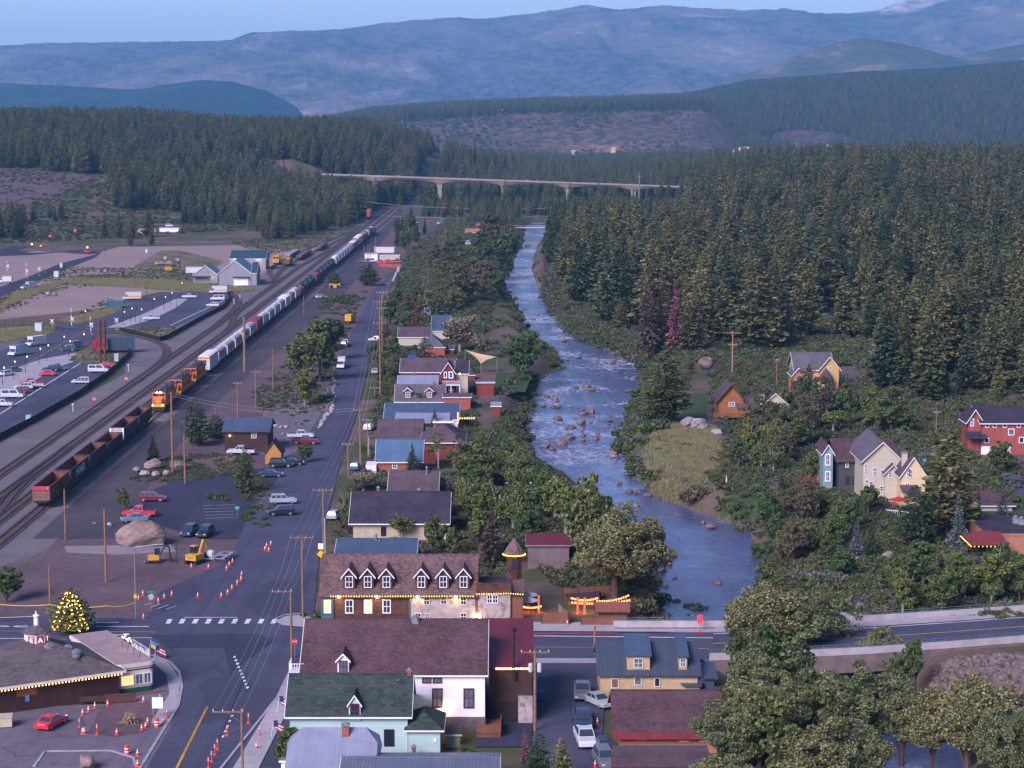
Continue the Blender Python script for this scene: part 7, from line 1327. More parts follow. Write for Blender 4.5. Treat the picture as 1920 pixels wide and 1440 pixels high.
for a in [(258,886,20,14,0,'grey boulder at the left end of the boulder group by the tracks'),(272,892,22,13,1,'pale flat boulder at the front of the boulder group by the tracks'),(287,880,36,24,3,'large brown boulder at the back of the boulder group by the tracks'),(293,893,20,12,1,'pale block in the middle of the boulder group by the tracks'),(312,893,17,13,1,'round white boulder at the right end of the boulder group by the tracks'),(332,882,34,22,2,'dark brown boulder beside the utility pole by the tracks'),(206,986,12,9,1,'small white boulder at the foot of a bare pole'),(178,983,9,5,0,'small grey stone left of the white boulder'),
   (163,1444,44,34,3,'pale rounded boulder at the bottom edge in front of the diner'),(1292,802,42,24,0,'grey boulder in the yard below the log house, left of two'),(1310,806,40,28,1,'big grey boulder in the yard below the log house, right of two'),(1325,694,42,30,2,'dark purple-grey boulder at the forest edge'),(1526,1090,38,26,0,'large grey boulder on the slope above the bridge'),(1604,1058,30,15,1,'flat pale boulder on the slope'),(1612,1074,26,15,0,'grey boulder under the flat pale one on the slope'),(1650,1095,18,13,0,'small grey boulder on the slope'),(1665,1050,26,20,0,'split grey rock outcrop on the slope'),(1345,818,26,16,1,'pale rock pile beside the meadow'),(1570,968,44,10,3,'terrace rocks below the cream house'),(1512,938,40,10,0,'rocks below the red deck'),(1583,958,14,14,0,'round grey rock among terrace plants'),
   (310,487,10,8,1,'pale boulder on top of the field heap'),(305,498,20,10,0,'grey boulder in the field heap, left'),(320,500,22,14,0,'grey boulder in the field heap, middle'),(295,497,12,7,3,'tan boulder at the end of the field heap'),(333,494,12,14,0,'dark boulder in the field heap, right'),(90,555,10,9,1,'pale stone on the graded dirt lot, left'),(102,555,12,9,3,'tan stone on the graded dirt lot, right'),(186,510,8,5,1,'pale stone in the scrub, left'),(197,511,8,5,1,'pale stone in the scrub, right'),(457,833,9,7,1,'white stone beside the cabin'),(516,808-8,12,7,1,'white stone in the row behind the cabin, left'),(526,803,9,6,1,'white stone in the row behind the cabin, middle'),(536,802,11,6,1,'white stone in the row behind the cabin, right'),(530,816,9,6,0,'grey stone by the white pickup')]: rockpx(*a)
g = random.Random(11); pts = []
for i in range(24): t = i/23; pts.append((598+ (626-598)*t + g.uniform(-3,3), 803-(803-762)*t))
for i, (a, b) in enumerate(pts): rockpx(a, b, g.uniform(6,10), g.uniform(4,7), 1, 'grey-white stone in the boulder row along the verge', 'boulder row along the verge')
for i in range(22): t = i/21; rockpx(627+g.uniform(-3,3)-4*abs(t-.5), 756-t*70, g.uniform(6,9), g.uniform(4,6), 0, 'stone in the rough row beside the street above the dark bush', 'upper boulder row')
for i in range(14): t = i/13; rockpx(738+10*t+g.uniform(-1,1), 528-24*t, 7, 5, 1, 'pale stone in the far row beside the fenced yard', 'far boulder row')
RR = [(1215,660,30,9),(1240,663,26,7),(1175,662,34,8),(1150,664,22,6),(1120,648,20,6),(1045,578,12,5),(1060,610,16,6),(1085,630,20,7),(1030,660,18,6),(1022,645,10,4),(1055,640,16,5),(1150,683,14,9),(1225,680,14,6),(1240,700,12,8),(1100,727,26,8),(1110,732,16,7),(1080,728,14,5),(1014,740,10,5),(1025,745,16,8),(1040,749,18,8),(1017,762,14,5),(1046,753,9,4),(1037,764,16,7),(1048,765,14,7),(1063,764,6,3),(1072,764,8,4),(1085,763,6,3),(1093,769,10,4),(1108,776,22,13),(1092,778,18,8),(1078,785,8,4),(1046,788,20,12),(1068,803,30,6),(1090,795,20,12),(1108,793,8,4),(1144,790,16,4),(1140,796,8,4),(1150,801,10,4),(1092,809,8,4),(1066,823,28,11),(1093,819,14,8),(1092,826,14,6),(1122,815,10,5),(1118,824,20,7),(1022,838,24,10),(1053,835,24,12),(1036,845,14,9),(1150,851,24,12),(990,849,10,4),(998,838,8,3),(1022,866,12,4),(1162,907,14,9),(1180,923,18,8),(1195,925,16,9),(1215,930,24,8),(1235,925,18,11),(1318,982,12,7),(1331,990,26,11),(1346,1093,26,6),(1348,1290,10,4),(1250,1060,24,11),(1242,1072,22,13),(1265,1084,12,5),(1222,1065,14,10),(1247,1100,14,7),(1268,1128,20,6),(990,612,12,4),(1000,640,14,5),(968,560,12,5),(955,548,10,5),(985,520,9,4),(1000,600,10,4),(1008,590,9,3),(1020,600,8,3),(985,580,8,3),(990,462,14,7),(1000,632,9,3),(1040,680,10,4),(1062,676,12,4),(1085,672,16,5),(1130,700,10,4),(1175,735,12,5)]
for a, b, c, d in RR: rockpx(a, b, c, d, 2, 'rounded brown river rock sticking out of the rapids', 'rocks in the river', WZ, .62, 'river_rock')
# bank cobbles: too many to count
def scree(name, cen, n, r0, r1, seed, j=2):
    g = np.random.default_rng(seed); V = []; base = RK[j][0]; bv = np.array([v.co for v in rock_mesh('tmp', seed, ROCKM[j], 1).vertices]); bf = [tuple(p.vertices) for p in rock_mesh('tmp', seed, ROCKM[j], 1).polygons]; mb = MB()
    for i in range(n):
        x, y, z = cen(g); s = g.uniform(r0, r1)*np.array([1, g.uniform(.7,1), g.uniform(.55,.85)]); a = g.uniform(0, 6.28); c, s_ = math.cos(a), math.sin(a); q = bv*s; q = np.stack([q[:,0]*c-q[:,1]*s_, q[:,0]*s_+q[:,1]*c, q[:,2]], 1)+[x,y,z]; mb.add(q.tolist(), bf)
    return tag(mb.build(name, ROCKM[j]), kind='stuff')
def bankpt(side, y0, y1, d0, d1):
    def f(g):
        y = g.uniform(y0, y1); i = int(np.clip(np.searchsorted(RC[:,1], y)-1, 0, len(RC)-2)); t = (y-RC[i,1])/(RC[i+1,1]-RC[i,1]); c = RC[i]*(1-t)+RC[i+1]*t; w = RW[i]*(1-t)+RW[i+1]*t; x = c[0]+side*(w+g.uniform(d0, d1)); return x, y, tz(x, y)+.05
    return f
scree('bank_gravel', lambda g: bankpt(g.choice([-1,1]), 285, 900, -1.2, 2.2)(g), 1500, .15, .55, 4)
def areapt(poly): Pg = [tuple(gr(a,b)[:2]) for a,b in poly]; x0,x1 = min(p[0] for p in Pg),max(p[0] for p in Pg); y0,y1 = min(p[1] for p in Pg),max(p[1] for p in Pg)
def areagen(poly):
    Pg = [tuple(gr(a,b)[:2]) for a,b in poly]; x0,x1 = min(p[0] for p in Pg),max(p[0] for p in Pg); y0,y1 = min(p[1] for p in Pg),max(p[1] for p in Pg)
    def f(g):
        while 1:
            x, y = g.uniform(x0,x1), g.uniform(y0,y1)
            if inside(np.array([x]), np.array([y]), Pg)[0]: return x, y, tz(x, y)+.05
    return f
scree('bank_gravel.001', areagen([(1170,925),(1220,915),(1300,950),(1330,975),(1290,985),(1225,940)]), 260, .2, .8, 5)
scree('riprap_stones', areagen([(1725,1268),(1750,1236),(1960,1222),(1960,1400),(1860,1350),(1780,1310)]), 950, .3, .85, 6)
scree('riprap_stones.001', areagen([(1870,1330),(1960,1300),(1960,1400),(1900,1400)]), 160, .2, .5, 7, 1)
scree('rubble_bank', areagen([(400,855),(445,850),(440,885),(395,885)]), 420, .12, .35, 8); scree('rubble_bank.001', areagen([(475,930),(500,900),(515,925),(495,960)]), 140, .12, .3, 9); scree('brush_pile', areagen([(485,770),(625,755),(620,772),(490,782)]), 520, .15, .5, 10)
# ------------------------------------------------------------------ utility poles and wires
POLES = {}; INS = M('insulator', (.55,.56,.60), .4)
def pole(key, px, pyb, pyt, label, arms=((0,1.25),), side=0, r_=.16, m=WOOD, kit=None, name='utility_pole'):
    p = P(px, pyb); h = at(px, pyt, p.y).z-p.z; o = thing(name, label, 'utility pole' if name == 'utility_pole' else 'pole', p); MB().tube([(0,0,-.4),(0,0,h)], [r_, r_*.72], 8).build('mast', m, o); top = []
    for dz, hw in arms:
        z = h-.35-dz; x0, x1 = (-hw, hw) if side == 0 else ((-2*hw, .2) if side < 0 else (-.2, 2*hw)); a = MB().box(x0,x1,-.16,-.05,z-.07,z+.07)
        if side == 0: a.tube([(-hw*.55,-.1,z),(0,-.1,z-.7)], .025, 4).tube([(hw*.55,-.1,z),(0,-.1,z-.7)], .025, 4)
        else: a.tube([((x0 if side < 0 else x1)*.55,-.1,z),(0,-.1,z-1.2)], .03, 4)
        a = a.build('crossarm', m, o)
        for x in (x0+.08, x0+(x1-x0)*.33, x0+(x1-x0)*.67, x1-.08): link('insulator', MB().lathe([(.05,0),(.07,.08),(.03,.22)], 6).mesh('insulator', INS), o, (x,-.1,z+.07)); top.append((p.x+x, p.y-.1, p.z+z+.27))
    if kit == 'transformers':
        for s in (-.5,.5): MB().lathe([(.22,h-2.6),(.26,h-2.5),(.26,h-1.7),(.2,h-1.6)], 10, (s,-.1)).build('transformer', M('transformer_grey', (.42,.44,.47), .4), o)
    if kit == 'conduit': MB().tube([(r_+.05,-.08,0),(r_+.05,-.08,h*.55)], .06, 6).build('conduit', M('conduit_pvc', (.5,.52,.55), .5), o)
    POLES[key] = top or [(p.x, p.y, p.z+h-.2)]; return o
for a in [('a',455,1462,1328,'utility pole with one-sided crossarm beside the dug-up kerb, at the bottom edge',((0,1.5),),-1),('b',547,1236,1104,'utility pole with one-sided crossarm at the street corner by the stop sign',((0,1.2),),-1,.18),('c',568,1160,1003,'utility pole with double-sided crossarm left of the inn',((0,1.6),)),('d',607,1040,915,'utility pole with white conduit above the traffic signs',((0,1.55),),0,.18,WOOD,'conduit'),
  ('e',653,893,830,'short utility pole with forked insulators at the silvery tree',((0,1.1),)),('f',676,882,760,'tall utility pole beside the bright blue roof',((.5,1.3),),0,.2),('g',690,860,785,'utility pole with crossarm just right of the tall one',((0,.9),),0,.15,WOOD,'conduit'),('h',703,745,725,'utility pole at the light blue roof corner',((0,1.2),)),('i',713,745,562,'tall orange-brown double utility pole along the street, nearer',((.2,1.6),(5.5,1.6)),0,.2),('j',717,700,545,'tall utility pole directly behind the orange-brown double one',((.3,1.5),(4.5,1.3)),0,.18),
  ('k',718,590,545,'utility pole with crossarm at the big roadside spruces',((0,1.6),)),('l',728,570,530,'slim utility pole near the stone wall by the spruces',((0,1),)),('m',795,545,517,'utility pole on the right side of the far street, near',((0,1.4),)),('n',803,540,515,'bare-topped pole beside the right-hand far street pole',()),('o',829,475,442,'utility pole with crossarm on the far street, middle',((0,1.6),)),('p',836,455,432,'brown utility pole on the far street behind the middle one',((0,1.2),)),
  ('q',459,697,594,'thick lone wooden pole beside the train',(),0,.42),('r',512,732,655,'slim bare pole in the tree clump left of the street',()),('s',480,764,690,'utility pole with small crossarm on the scrubby plot',((.6,1.3),)),('t',446,783,716,'utility pole on the scrubby plot behind the cabin',((0,.9),)),('u',324,888,735,'tall bare pole between boulders and the bushy pines',(),0,.24),('v',347,907,814,'bare wooden pole on the grassy island',(),0,.2),('w',123,1012,917,'leaning bare pole beside the nearest gondola',(),0,.17),('x',199,1092,955,'bare pole left of the giant boulder',(),0,.2),('y',94,1135,1062,'bare pole behind the lit tree',(),0,.17),('z',405,812,765,'pole at the corner of the blue-roofed cabin',(),0,.16),
  ('A',1003,1372,1217,'utility pole with two transformers beside the alley',((0,1.6),),0,.2,WOOD,'transformers'),('B',1115,1228,1174,'short bare pole at the corner of the yellow clapboard house',(),0,.17),('C',1373,698,622,'tall orange wooden pole with two crossarms at the forest edge',((0,1.6),(3.2,1.3)),0,.22,M('orange_pole_wood', (.33,.17,.09), .9, .3)),('D',1456,732,671,'thin utility pole left of the yellow hillside house',((.3,.6),),0,.14),('E',1755,820,765,'utility pole on the lane below the red building',((.6,.9),),0,.14),
  ('F',683,498,460,'bare pole in front of the white store, first of four',()),('G',690,492,458,'bare pole in front of the white store, second of four',()),('H',694,490,456,'bare pole in front of the white store, third of four',()),('I',704,485,445,'bare pole in front of the white store, fourth of four',()),('J',758,438,385,'dark pole by the far fuel canopy',()),('K',858,425,388,'pole with crossarm at the far end of the street',((0,1.5),)),('L',1198,400,325,'pale lattice mast rising over the forest by the viaduct end',((2,2.5),(9,2.5)),0,.35,GREYM),('M',570,590,555,'bare pole between tracks and trees',()),('N',1775,400,347,'slim floodlight mast standing in the forest',((0,1.2),),0,.25,GREYM),('O',1807,404,345,'floodlight mast with a wide lamp rack in the forest',((0,3.2),(1,3.2)),0,.4,WHITE)]: pole(*a)
def wire(label, A, B, sag=1.0, group=None, r_=.022, m=None):
    A, B = Vector(A), Vector(B); o = link('power_line', MB().tube([tuple((A.lerp(B, i/10)-Vector((0,0,4*sag*(i/10)*(1-i/10))))-A) for i in range(11)], r_, 4).mesh('wire', m or M('wire_metal', (.30,.30,.33), .5))); o.location = A; tag(o, label, 'power line', group)
for s, k, tx in (('a','b','wire spanning from the bottom-edge pole to the corner pole'),('b','c','wire spanning from the corner pole to the pole by the inn'),('c','d','wire spanning from the inn pole to the pole above the signs'),('d','f','wire spanning from the sign pole up the long street'),('f','i','wire spanning between the two tall street poles'),('i','k','wire spanning the far stretch of the street')):
    for u, v in zip(POLES[s][:4], POLES[k][:4]): wire(tx, u, v, .8, tx)
wire('wire crossing the tracks near the cabin', at(110,770,520), POLES['u'][0], .8); wire('wire from the bare pole across the scrub to the street', POLES['u'][0], POLES['f'][0], 1.5); wire('second wire from the bare pole across the scrub to the street', Vector(POLES['u'][0])-Vector((0,0,.5)), Vector(POLES['f'][1])-Vector((0,0,.4)), 1.8)
for i, (a, b, c, d) in enumerate([(300,352,700,400),(700,400,1010,405),(540,352,840,390),(840,390,1190,376),(380,372,830,408)]): wire('high-voltage cable sweeping across the valley before the viaduct', at(a,b,1560), at(c,d,1480), 3, 'valley cables', .06, M('cable_pale', (.5,.5,.55), .5))
p = P(255,1160); h = at(255,1025,p.y).z; o = thing('street_lamp', 'blue-grey street lamp with long arm at the left corner of the junction', 'street lamp', p); MB().tube([(0,0,0),(0,0,h)], [.12,.08], 8).build('mast', M('galvanised_blue', (.20,.26,.34), .4, .1, metal=.4), o); MB().tube([(0,0,h-.1),(3.4,0,h+.35)], .05, 6).build('arm', MATS['galvanised_blue'], o); MB().box(3.2,4.0,-.15,.15,h+.28,h+.42).build('lamp_head', GREYM, o)
MB().box(-.2,.2,-.2,-.1,2.9,3.5).build('yellow_box', M('traffic_yellow', (.6,.4,.02), .5), o)
# ------------------------------------------------------------------ cones, drums, signs
def cone_t(ty='cone'):
    o = thing('traffic_cone', 'orange traffic cone', 'cone'); O_ = M('cone_orange', (.62,.07,.03), .6)
    if ty == 'cone': MB().box(-.2,.2,-.2,.2,0,.05).lathe([(.15,.05),(.03,.72)], 10).build('body', O_, o); MB().lathe([(.112,.30),(.086,.44)], 10).lathe([(.071,.52),(.055,.61)], 10).build('reflective_bands', M('reflective_white', (.75,.72,.72), .5), o)
    else: MB().lathe([(.22,0),(.20,.1),(.07,.12),(.06,1.1)], 10).build('body', O_, o); MB().lathe([(.072,.75),(.071,.85)], 10).lathe([(.069,.95),(.068,1.03)], 10).build('reflective_bands', MATS['reflective_white'], o)
    return o
groups = {'cone in the line closing the work yard off the street': ((297,1130),(308,1122),(322,1117),(371,1120),(415,1120),(427,1114),(435,1105),(445,1096),(452,1089),(268,1116),(260,1125)), 'cone around the dirt island in front of the diner': ((155,1341),(166,1335),(178,1328),(202,1324),(269,1317),(300,1314),(294,1326),(277,1357),(266,1370),(273,1366),(219,1378),(158,1376),(305,1359)), 'cone near the excavators and the trailer': ((359,1065),(391,1066),(425,1069),(430,1061),(436,1055)), 'cone in the small cluster at the street side': ((500,1026),(508,1022),(504,1034),(497,1032))}
C0 = cone_t(); first = True
for gname, L in groups.items():
    for a, b in L:
        p = gr(a, b, .13)
        if first: C0.location = p; C0['label'] = 'orange '+gname; C0['group'] = 'cones: '+gname; C0.scale = (1.15,)*3; first = False
        else: dup(C0, p, RG.random(), 1.15, 'orange '+gname, 'cones: '+gname)
for a, b, lb in ((258,1417,'cone below the orange drum, upper'),(258,1437,'cone below the orange drum, lower at the bottom edge'),(269,1160,'cone at the foot of the street lamp'),(453,1080,'taller cone at the end of the yard line'),(986,1318,'cone by the blue bin in the alley'),(1120,1358,'small cone beside the brown-roofed building'),(1116,1438,'cone at the bottom edge of the alley'),(1064,1172,'cone at the patio entrance'),(481,1404,'cone on the pavement beside the mint house'),(163-8,1342+44-10,'cone in front of the red sedan')): dup(C0, gr(a, b, .13), 0, 1.15, 'orange traffic '+lb, 'single cones')
D0 = cone_t('post'); D0.name = 'delineator_post'; D0['category'] = 'delineator'; dl = ((149,1364),(182,1377),(313,1348),(466,1356),(426,1379),(408,1405),(403,1415),(397,1428),(391,1440),(487,1380))
for i, (a, b) in enumerate(dl):
    lb = 'orange delineator post along the trench beside the kerb' if i > 2 else ('orange delineator post by the red sedan','orange delineator post at the front corner of the dirt island','orange delineator post beside the white notice board')[i]; gg = 'delineators along the trench' if i > 2 else None
    if i == 0: D0.location = gr(a, b, .13); D0['label'] = lb
    else: dup(D0, gr(a, b, .13), 0, 1.1, lb, gg)
    if i == 0: pass
DR = None
for a, b, lb in ((238,1414,'orange and white striped drum at the forecourt corner'),(294,1363,'orange and white striped drum under the notice board')):
    t = thing('traffic_drum', lb, 'drum', gr(a, b, .13)); MB().lathe([(.32,0),(.32,.08),(.27,.1),(.25,1.0),(.1,1.05)], 12).build('body', MATS['cone_orange'], t); MB().lathe([(.272,.25),(.27,.4)], 12).lathe([(.266,.58),(.263,.72)], 12).build('reflective_bands', MATS['reflective_white'], t)
p = gr(296,1348); t = thing('notice_board', 'white notice board on posts by the dirt island', 'sign', p); MB().cbox((0,0,1.9),(1.25,.06,1.3)).build('panel', WHITE, t); MB().box(-.55,-.48,.04,.1,0,2.6).box(.48,.55,.04,.1,0,2.6).build('posts', GREYM, t)
def sign(px, py, lb, build, hgt=2.2, col=GREYM):
    t = thing('road_sign', lb, 'sign', gr(px, py)); MB().tube([(0,0,0),(0,0,hgt+.4)], .04, 6).build('post', col, t); build(t, hgt); return t
def octo(t, h): MB().prism([(.42*math.cos(R(22.5+45*i)), h+.42*math.sin(R(22.5+45*i))) for i in range(8)], 'y', -.08, -.045).build('stop_panel', M('stop_red', (.48,.02,.04), .5), t); text('STOP', .27, WHITE, (0,-.086,h), (R(90),0,0), t, depth=.004)
sign(553,1240,'red STOP sign on the corner pavement beside the white house', octo, 2.6)
def diamond(t, h): MB().prism([(0,h-.62),(.62,h),(0,h+.62),(-.62,h)], 'y', -.08, -.045).build('yellow_panel', M('sign_yellow', (.72,.40,.01), .5), t); MB().prism([(-.4,h+.75),(.4,h+.75),(.4,h+1.65),(-.4,h+1.65)], 'y', -.08, -.045).build('white_panel', WHITE, t)
sign(602,1075,'yellow diamond warning sign below a white sign at the verge by the inn', diamond, 3.0)
def green(t, h): MB().lathe([(.02,h-.45),(.42,h-.44),(.42,h-.40),(.02,h-.39)], 4).build('bracket', GREYM, t); MB().prism([(.42*math.cos(R(22.5+45*i)), h+.42*math.sin(R(22.5+45*i))) for i in range(8)], 'y', -.08, -.045).build('sign_back', M('sign_back_grey', (.34,.37,.40), .5), t); MB().box(-.5,.5,-.03,.03,h+.55,h+.8).build('street_name_plate', M('sign_green', (.01,.22,.11), .5), t)
sign(284,1150,'green street name plate above the grey back of a stop sign', green, 2.4)
for a, b, lb in ((1733,880,'white street sign with green top on the lane by the huge pine'),(445,972,'small blue parking sign on the planted island')): sign(a, b, lb, lambda t, h: MB().box(-.35,.35,-.06,-.03,h-.2,h+.3).build('panel', M('sign_teal', (.05,.32,.30), .6), t), 1.8)
def flagpole(px, py, z, lb, cols, tilt=.5, par=None):
    p = at(px, py, par) if par else gr(px, py); t = thing('flag', lb, 'flag', p); MB().tube([(0,0,0),(.7*tilt,0,1.9)], .025, 5).build('pole', WHITE, t); n = len(cols)
    for i, c in enumerate(cols):
        q = MB(); z0 = 1.85-1.0*i/n; z1 = 1.85-1.0*(i+1)/n
        for s in range(4): x0, x1 = .32+.28*s, .32+.28*(s+1); q.quad((x0+.05*i,.05*math.sin(s*2),z1-.15*s),(x1+.05*i,.05*math.sin(s*2+2),z1-.15*(s+1)),(x1+.05*i-.02,.05*math.sin(s*2+2),z0-.15*(s+1)),(x0+.05*i-.02,.05*math.sin(s*2),z0-.15*s))
        q.build('stripe', M('flag_'+c, {'blue':(.05,.2,.5),'yellow':(.65,.45,.02),'red':(.4,.03,.05),'white':(.6,.6,.62),'navy':(.02,.03,.12)}[c], .8), t)
    if 'navy' not in cols and 'red' in cols: MB().box(.31,.75,-.09,-.06,1.2,1.86).build('canton', M('flag_navy', (.02,.03,.12), .8), t)
flagpole(278,1226,0,'blue and yellow flag at the front end of the diner',('blue','yellow'),.6,262); flagpole(288,1236,0,'red and white striped flag with dark canton at the front end of the diner',('red','white','red','white','red'),.7,258)
flagpole(519,1335,0,'striped flag hanging over the pavement by the mint house, upper',('red','white','red','white','red'),.5,224); flagpole(508,1382,0,'striped flag hanging over the pavement by the mint house, lower',('red','white','red','white','red'),.5,215)
# ------------------------------------------------------------------ diggers, trailer, yard clutter
CATY = M('digger_yellow', (.55,.31,.025), .5, .12)
def digger(px, py, s, lb, rz, cat=True):
    t = thing('excavator', lb, 'excavator', gr(px, py, .12), R(rz)); t.scale = (s,)*3
    for y in (-1.0, 1.0): MB().prism([(-1.5,.15),(-1.3,0),(1.3,0),(1.5,.15),(1.5,.5),(1.3,.65),(-1.3,.65),(-1.5,.5)], 'y', y-.28, y+.28).build('track', BLACK, t)
    MB().box(-1.5,1.0,-1.1,1.1,.75,1.75).lathe([(.6,.5),(.6,.76)], 10).build('body', CATY, t); MB().box(.05,1.25,.1,1.1,1.76,3.0).build('cab', GLASS, t); MB().box(0,1.3,.05,1.15,3.0,3.1).build('cab_roof', BLACK if not cat else CATY, t)
    MB().tube([(.9,-.2,1.5),(2.4,-.2,3.9),(3.3,-.2,3.6)], .22, 6).tube([(3.3,-.2,3.6),(3.6,-.2,1.2)], .18, 6).build('boom', CATY if cat else BLACK, t); MB().prism([(3.2,.35),(4.0,.3),(3.9,1.2),(3.4,1.3)], 'y', -.7, .3).build('bucket', DKMET, t)
    if cat: text('CAT', .75, BLACK, (-1.515,0,1.25), (R(90),0,R(-90)), t, depth=.01)
    else: MB().box(-2.3,-2.2,-1.2,1.2,.05,.5).build('blade', GREYM, t)
    return t
digger(366,1056,.86,'large yellow excavator lettered on the back, beside the trailer',65); digger(290,1055,.68,'small yellow mini excavator with canopy in front of the giant boulder',12,False)
t = thing('excavator', 'dark excavator with yellow body at the far boulder heap', 'excavator', gr(316,508), R(20)); MB().box(-1.5,1.5,-1,1,.3,1.0).box(-1.4,1.2,-1,1,1.05,2.0).build('body', CATY, t); MB().tube([(1,0,1.8),(3,0,4.6),(5.2,0,3.4),(5.4,0,.6)], .25, 6).build('boom', DKMET, t)
t = thing('flatbed_trailer', 'silver open-frame trailer parked beside the large excavator', 'trailer', gr(418,1050,.03), R(78)); m = MB()
for x in (-2.6,2.5): m.box(x,x+.1,-1.2,1.2,.7,.82)
for y in (-1.2,-.55,.45,1.1): m.box(-2.5,2.5,y,y+.1,.7,.8)
m.build('frame', GREYM, t); MB().box(-2.4,2.4,-1.1,-.6,.82,.86).box(-2.4,2.4,.6,1.1,.82,.86).box(-.4,.4,-.6,.6,.82,.86).build('panels', MB3, t); MB().tube([(-2.5,-.9,.75),(-3.9,0,.6),(-2.5,.9,.75)], .06, 5).build('drawbar', GREYM, t)
for s in (-1,1): MB().tube([(.2,s*1.35-.1,.35),(.2,s*1.35+.1,.35)], .35, 10).build('wheel', TYRE, t)
t = thing('water_tank', 'small white tank on wheels between excavator and trailer', 'tank', gr(394,1050)); MB().lathe([(.3,.4),(.65,.6),(.65,1.4),(.3,1.6)], 10).box(-.6,.6,-.5,.5,.2,.4).build('tank', WHITE, t)
def tape(label, pts, m):
    o0 = Vector(pts[0]); mb = MB()
    for a, b in zip(pts, pts[1:]):
        for i in range(8): u, v = Vector(a).lerp(Vector(b), i/8)-Vector((0,0,.35*4*(i/8)*(1-i/8)))-o0, Vector(a).lerp(Vector(b), (i+1)/8)-Vector((0,0,.35*4*((i+1)/8)*(1-(i+1)/8)))-o0; mb.quad(u-Vector((0,0,.045)), v-Vector((0,0,.045)), v+Vector((0,0,.045)), u+Vector((0,0,.045)))
    o = mb.build('barrier_tape', m, None, o0); tag(o, label, 'tape')
TP = M('yellow_tape', (.62,.42,.04), .6); z1 = Vector((0,0,1.1))
tape('yellow barrier tape stretched between bare pole and street lamp across the work yard', [gr(-40,1142)+z1, gr(94,1148)+z1, gr(200,1150)+z1, gr(255,1143)+z1], TP); tape('yellow barrier tape along the track side of the yard', [gr(123,1010)+z1, gr(60,1060)+z1, gr(10,1100)+z1], TP); tape('yellow barrier tape from the excavator towards the cones', [gr(350,1040)+z1, gr(297,1072)+z1, gr(268,1116)+z1*.6], TP)
for nm, lb, px, py, d, c, ct in (('dumpster','cream dumpster at the left edge beside the diner',6,1362,(2.0,1.6,1.3),(.45,.40,.28),'dumpster'),('wheelie_bin','blue wheelie bin beside the alley pole',1013,1312,(.9,.8,1.1),(.03,.12,.30),'bin'),('utility_cabinet','white utility cabinet beside the level crossing, nearest',73,622,(2.2,1.8,2.9),(.45,.52,.58),'cabinet'),('utility_cabinet','white utility cabinet by the far street crossing',106,520,(2.0,1.6,2.8),(.45,.50,.56),'cabinet'),('portable_toilet','pale green portable toilet near the twin brown posts',219,678,(1.2,1.2,2.3),(.35,.45,.45),'toilet'),('portable_toilet','pale portable toilet in the scrub by the far street',115,502,(1.2,1.2,2.3),(.40,.48,.52),'toilet'),('portable_toilet','pale portable toilet on the far dirt lot',275,475,(1.2,1.2,2.3),(.4,.5,.5),'toilet'),('utility_cabinet','pale blue cabinet on the planted corner of the lot',54,792,(1.1,1.0,1.7),(.30,.45,.50),'cabinet'),
   ('container','small white container beside the leftmost warehouse',366,512,(8,3,2.8),(.5,.5,.52),'container'),('loader','yellow loader parked beside the tracks below the red-fenced yard',628,540,(4.5,2.4,1.8),(.5,.27,.02),'loader'),('sign_board','dark information board along the diner front',226,1318,(3.6,.12,1.1),(.10,.04,.035),'board')):
    t = thing(nm, lb, ct, gr(px, py, .12), R(12) if px < 240 and py > 1300 else 0); a, b, h = d; mm = M(nm+'_paint_%d' % px, c, .6, .12, 1); MB().box(-a/2,a/2,-b/2,b/2,.12,h*.9).build('body', mm, t); MB().prism([(-b/2-.06,h*.9),(b/2+.06,h*.9),(b/2+.06,h),(-b/2-.06,h*.95)], 'x', -a/2-.06, a/2+.06).build('lid', mm, t); MB().box(-a/2+.1,a/2-.1,-b/2+.1,b/2-.1,0,.12).build('base', BLACK, t)
    if nm == 'loader': MB().box(-.6,.8,-.9,.9,h,h+1.3).build('cab', GLASS, t); [MB().tube([(x,y-.2,.7),(x,y+.2,.7)], .7, 10).build('wheel', TYRE, t) for x in (-1.4,1.4) for y in (-1.3,1.3)]
t = thing('sawhorse_pile', 'pile of pale wooden sawhorses on the dirt island', 'wood pile', gr(241,1358,.05)); m = MB()
for i in range(12): a = RG.random()*3.14; z = RG.uniform(.3,1.2); m.cbox((RG.uniform(-.5,.5),RG.uniform(-.4,.4),z),(1.6,.12,.1),a); m.tube([(RG.uniform(-.9,.9),RG.uniform(-.6,.6),0),(RG.uniform(-.4,.4),RG.uniform(-.3,.3),1.3)], .05, 4)
m.build('timber', M('pale_timber', (.36,.24,.15), .9, .2), t); sheet('dirt_island', [(165,1375),(190,1325),(215,1318),(290,1316),(292,1345),(268,1372),(220,1380)], DIRT)
t = thing('bench', 'wooden bench against the diner wall', 'bench', gr(172,1321,.02), R(12)); MB().box(-1.4,1.4,-.2,.2,.42,.5).build('seat', DKWOOD, t); MB().box(-1.4,1.4,.18,.24,.5,.95).build('backrest', DKWOOD, t); [MB().box(x-.05,x+.05,-.18,.18,0,.42).build('leg', DKMET, t) for x in (-1.2,1.2)]
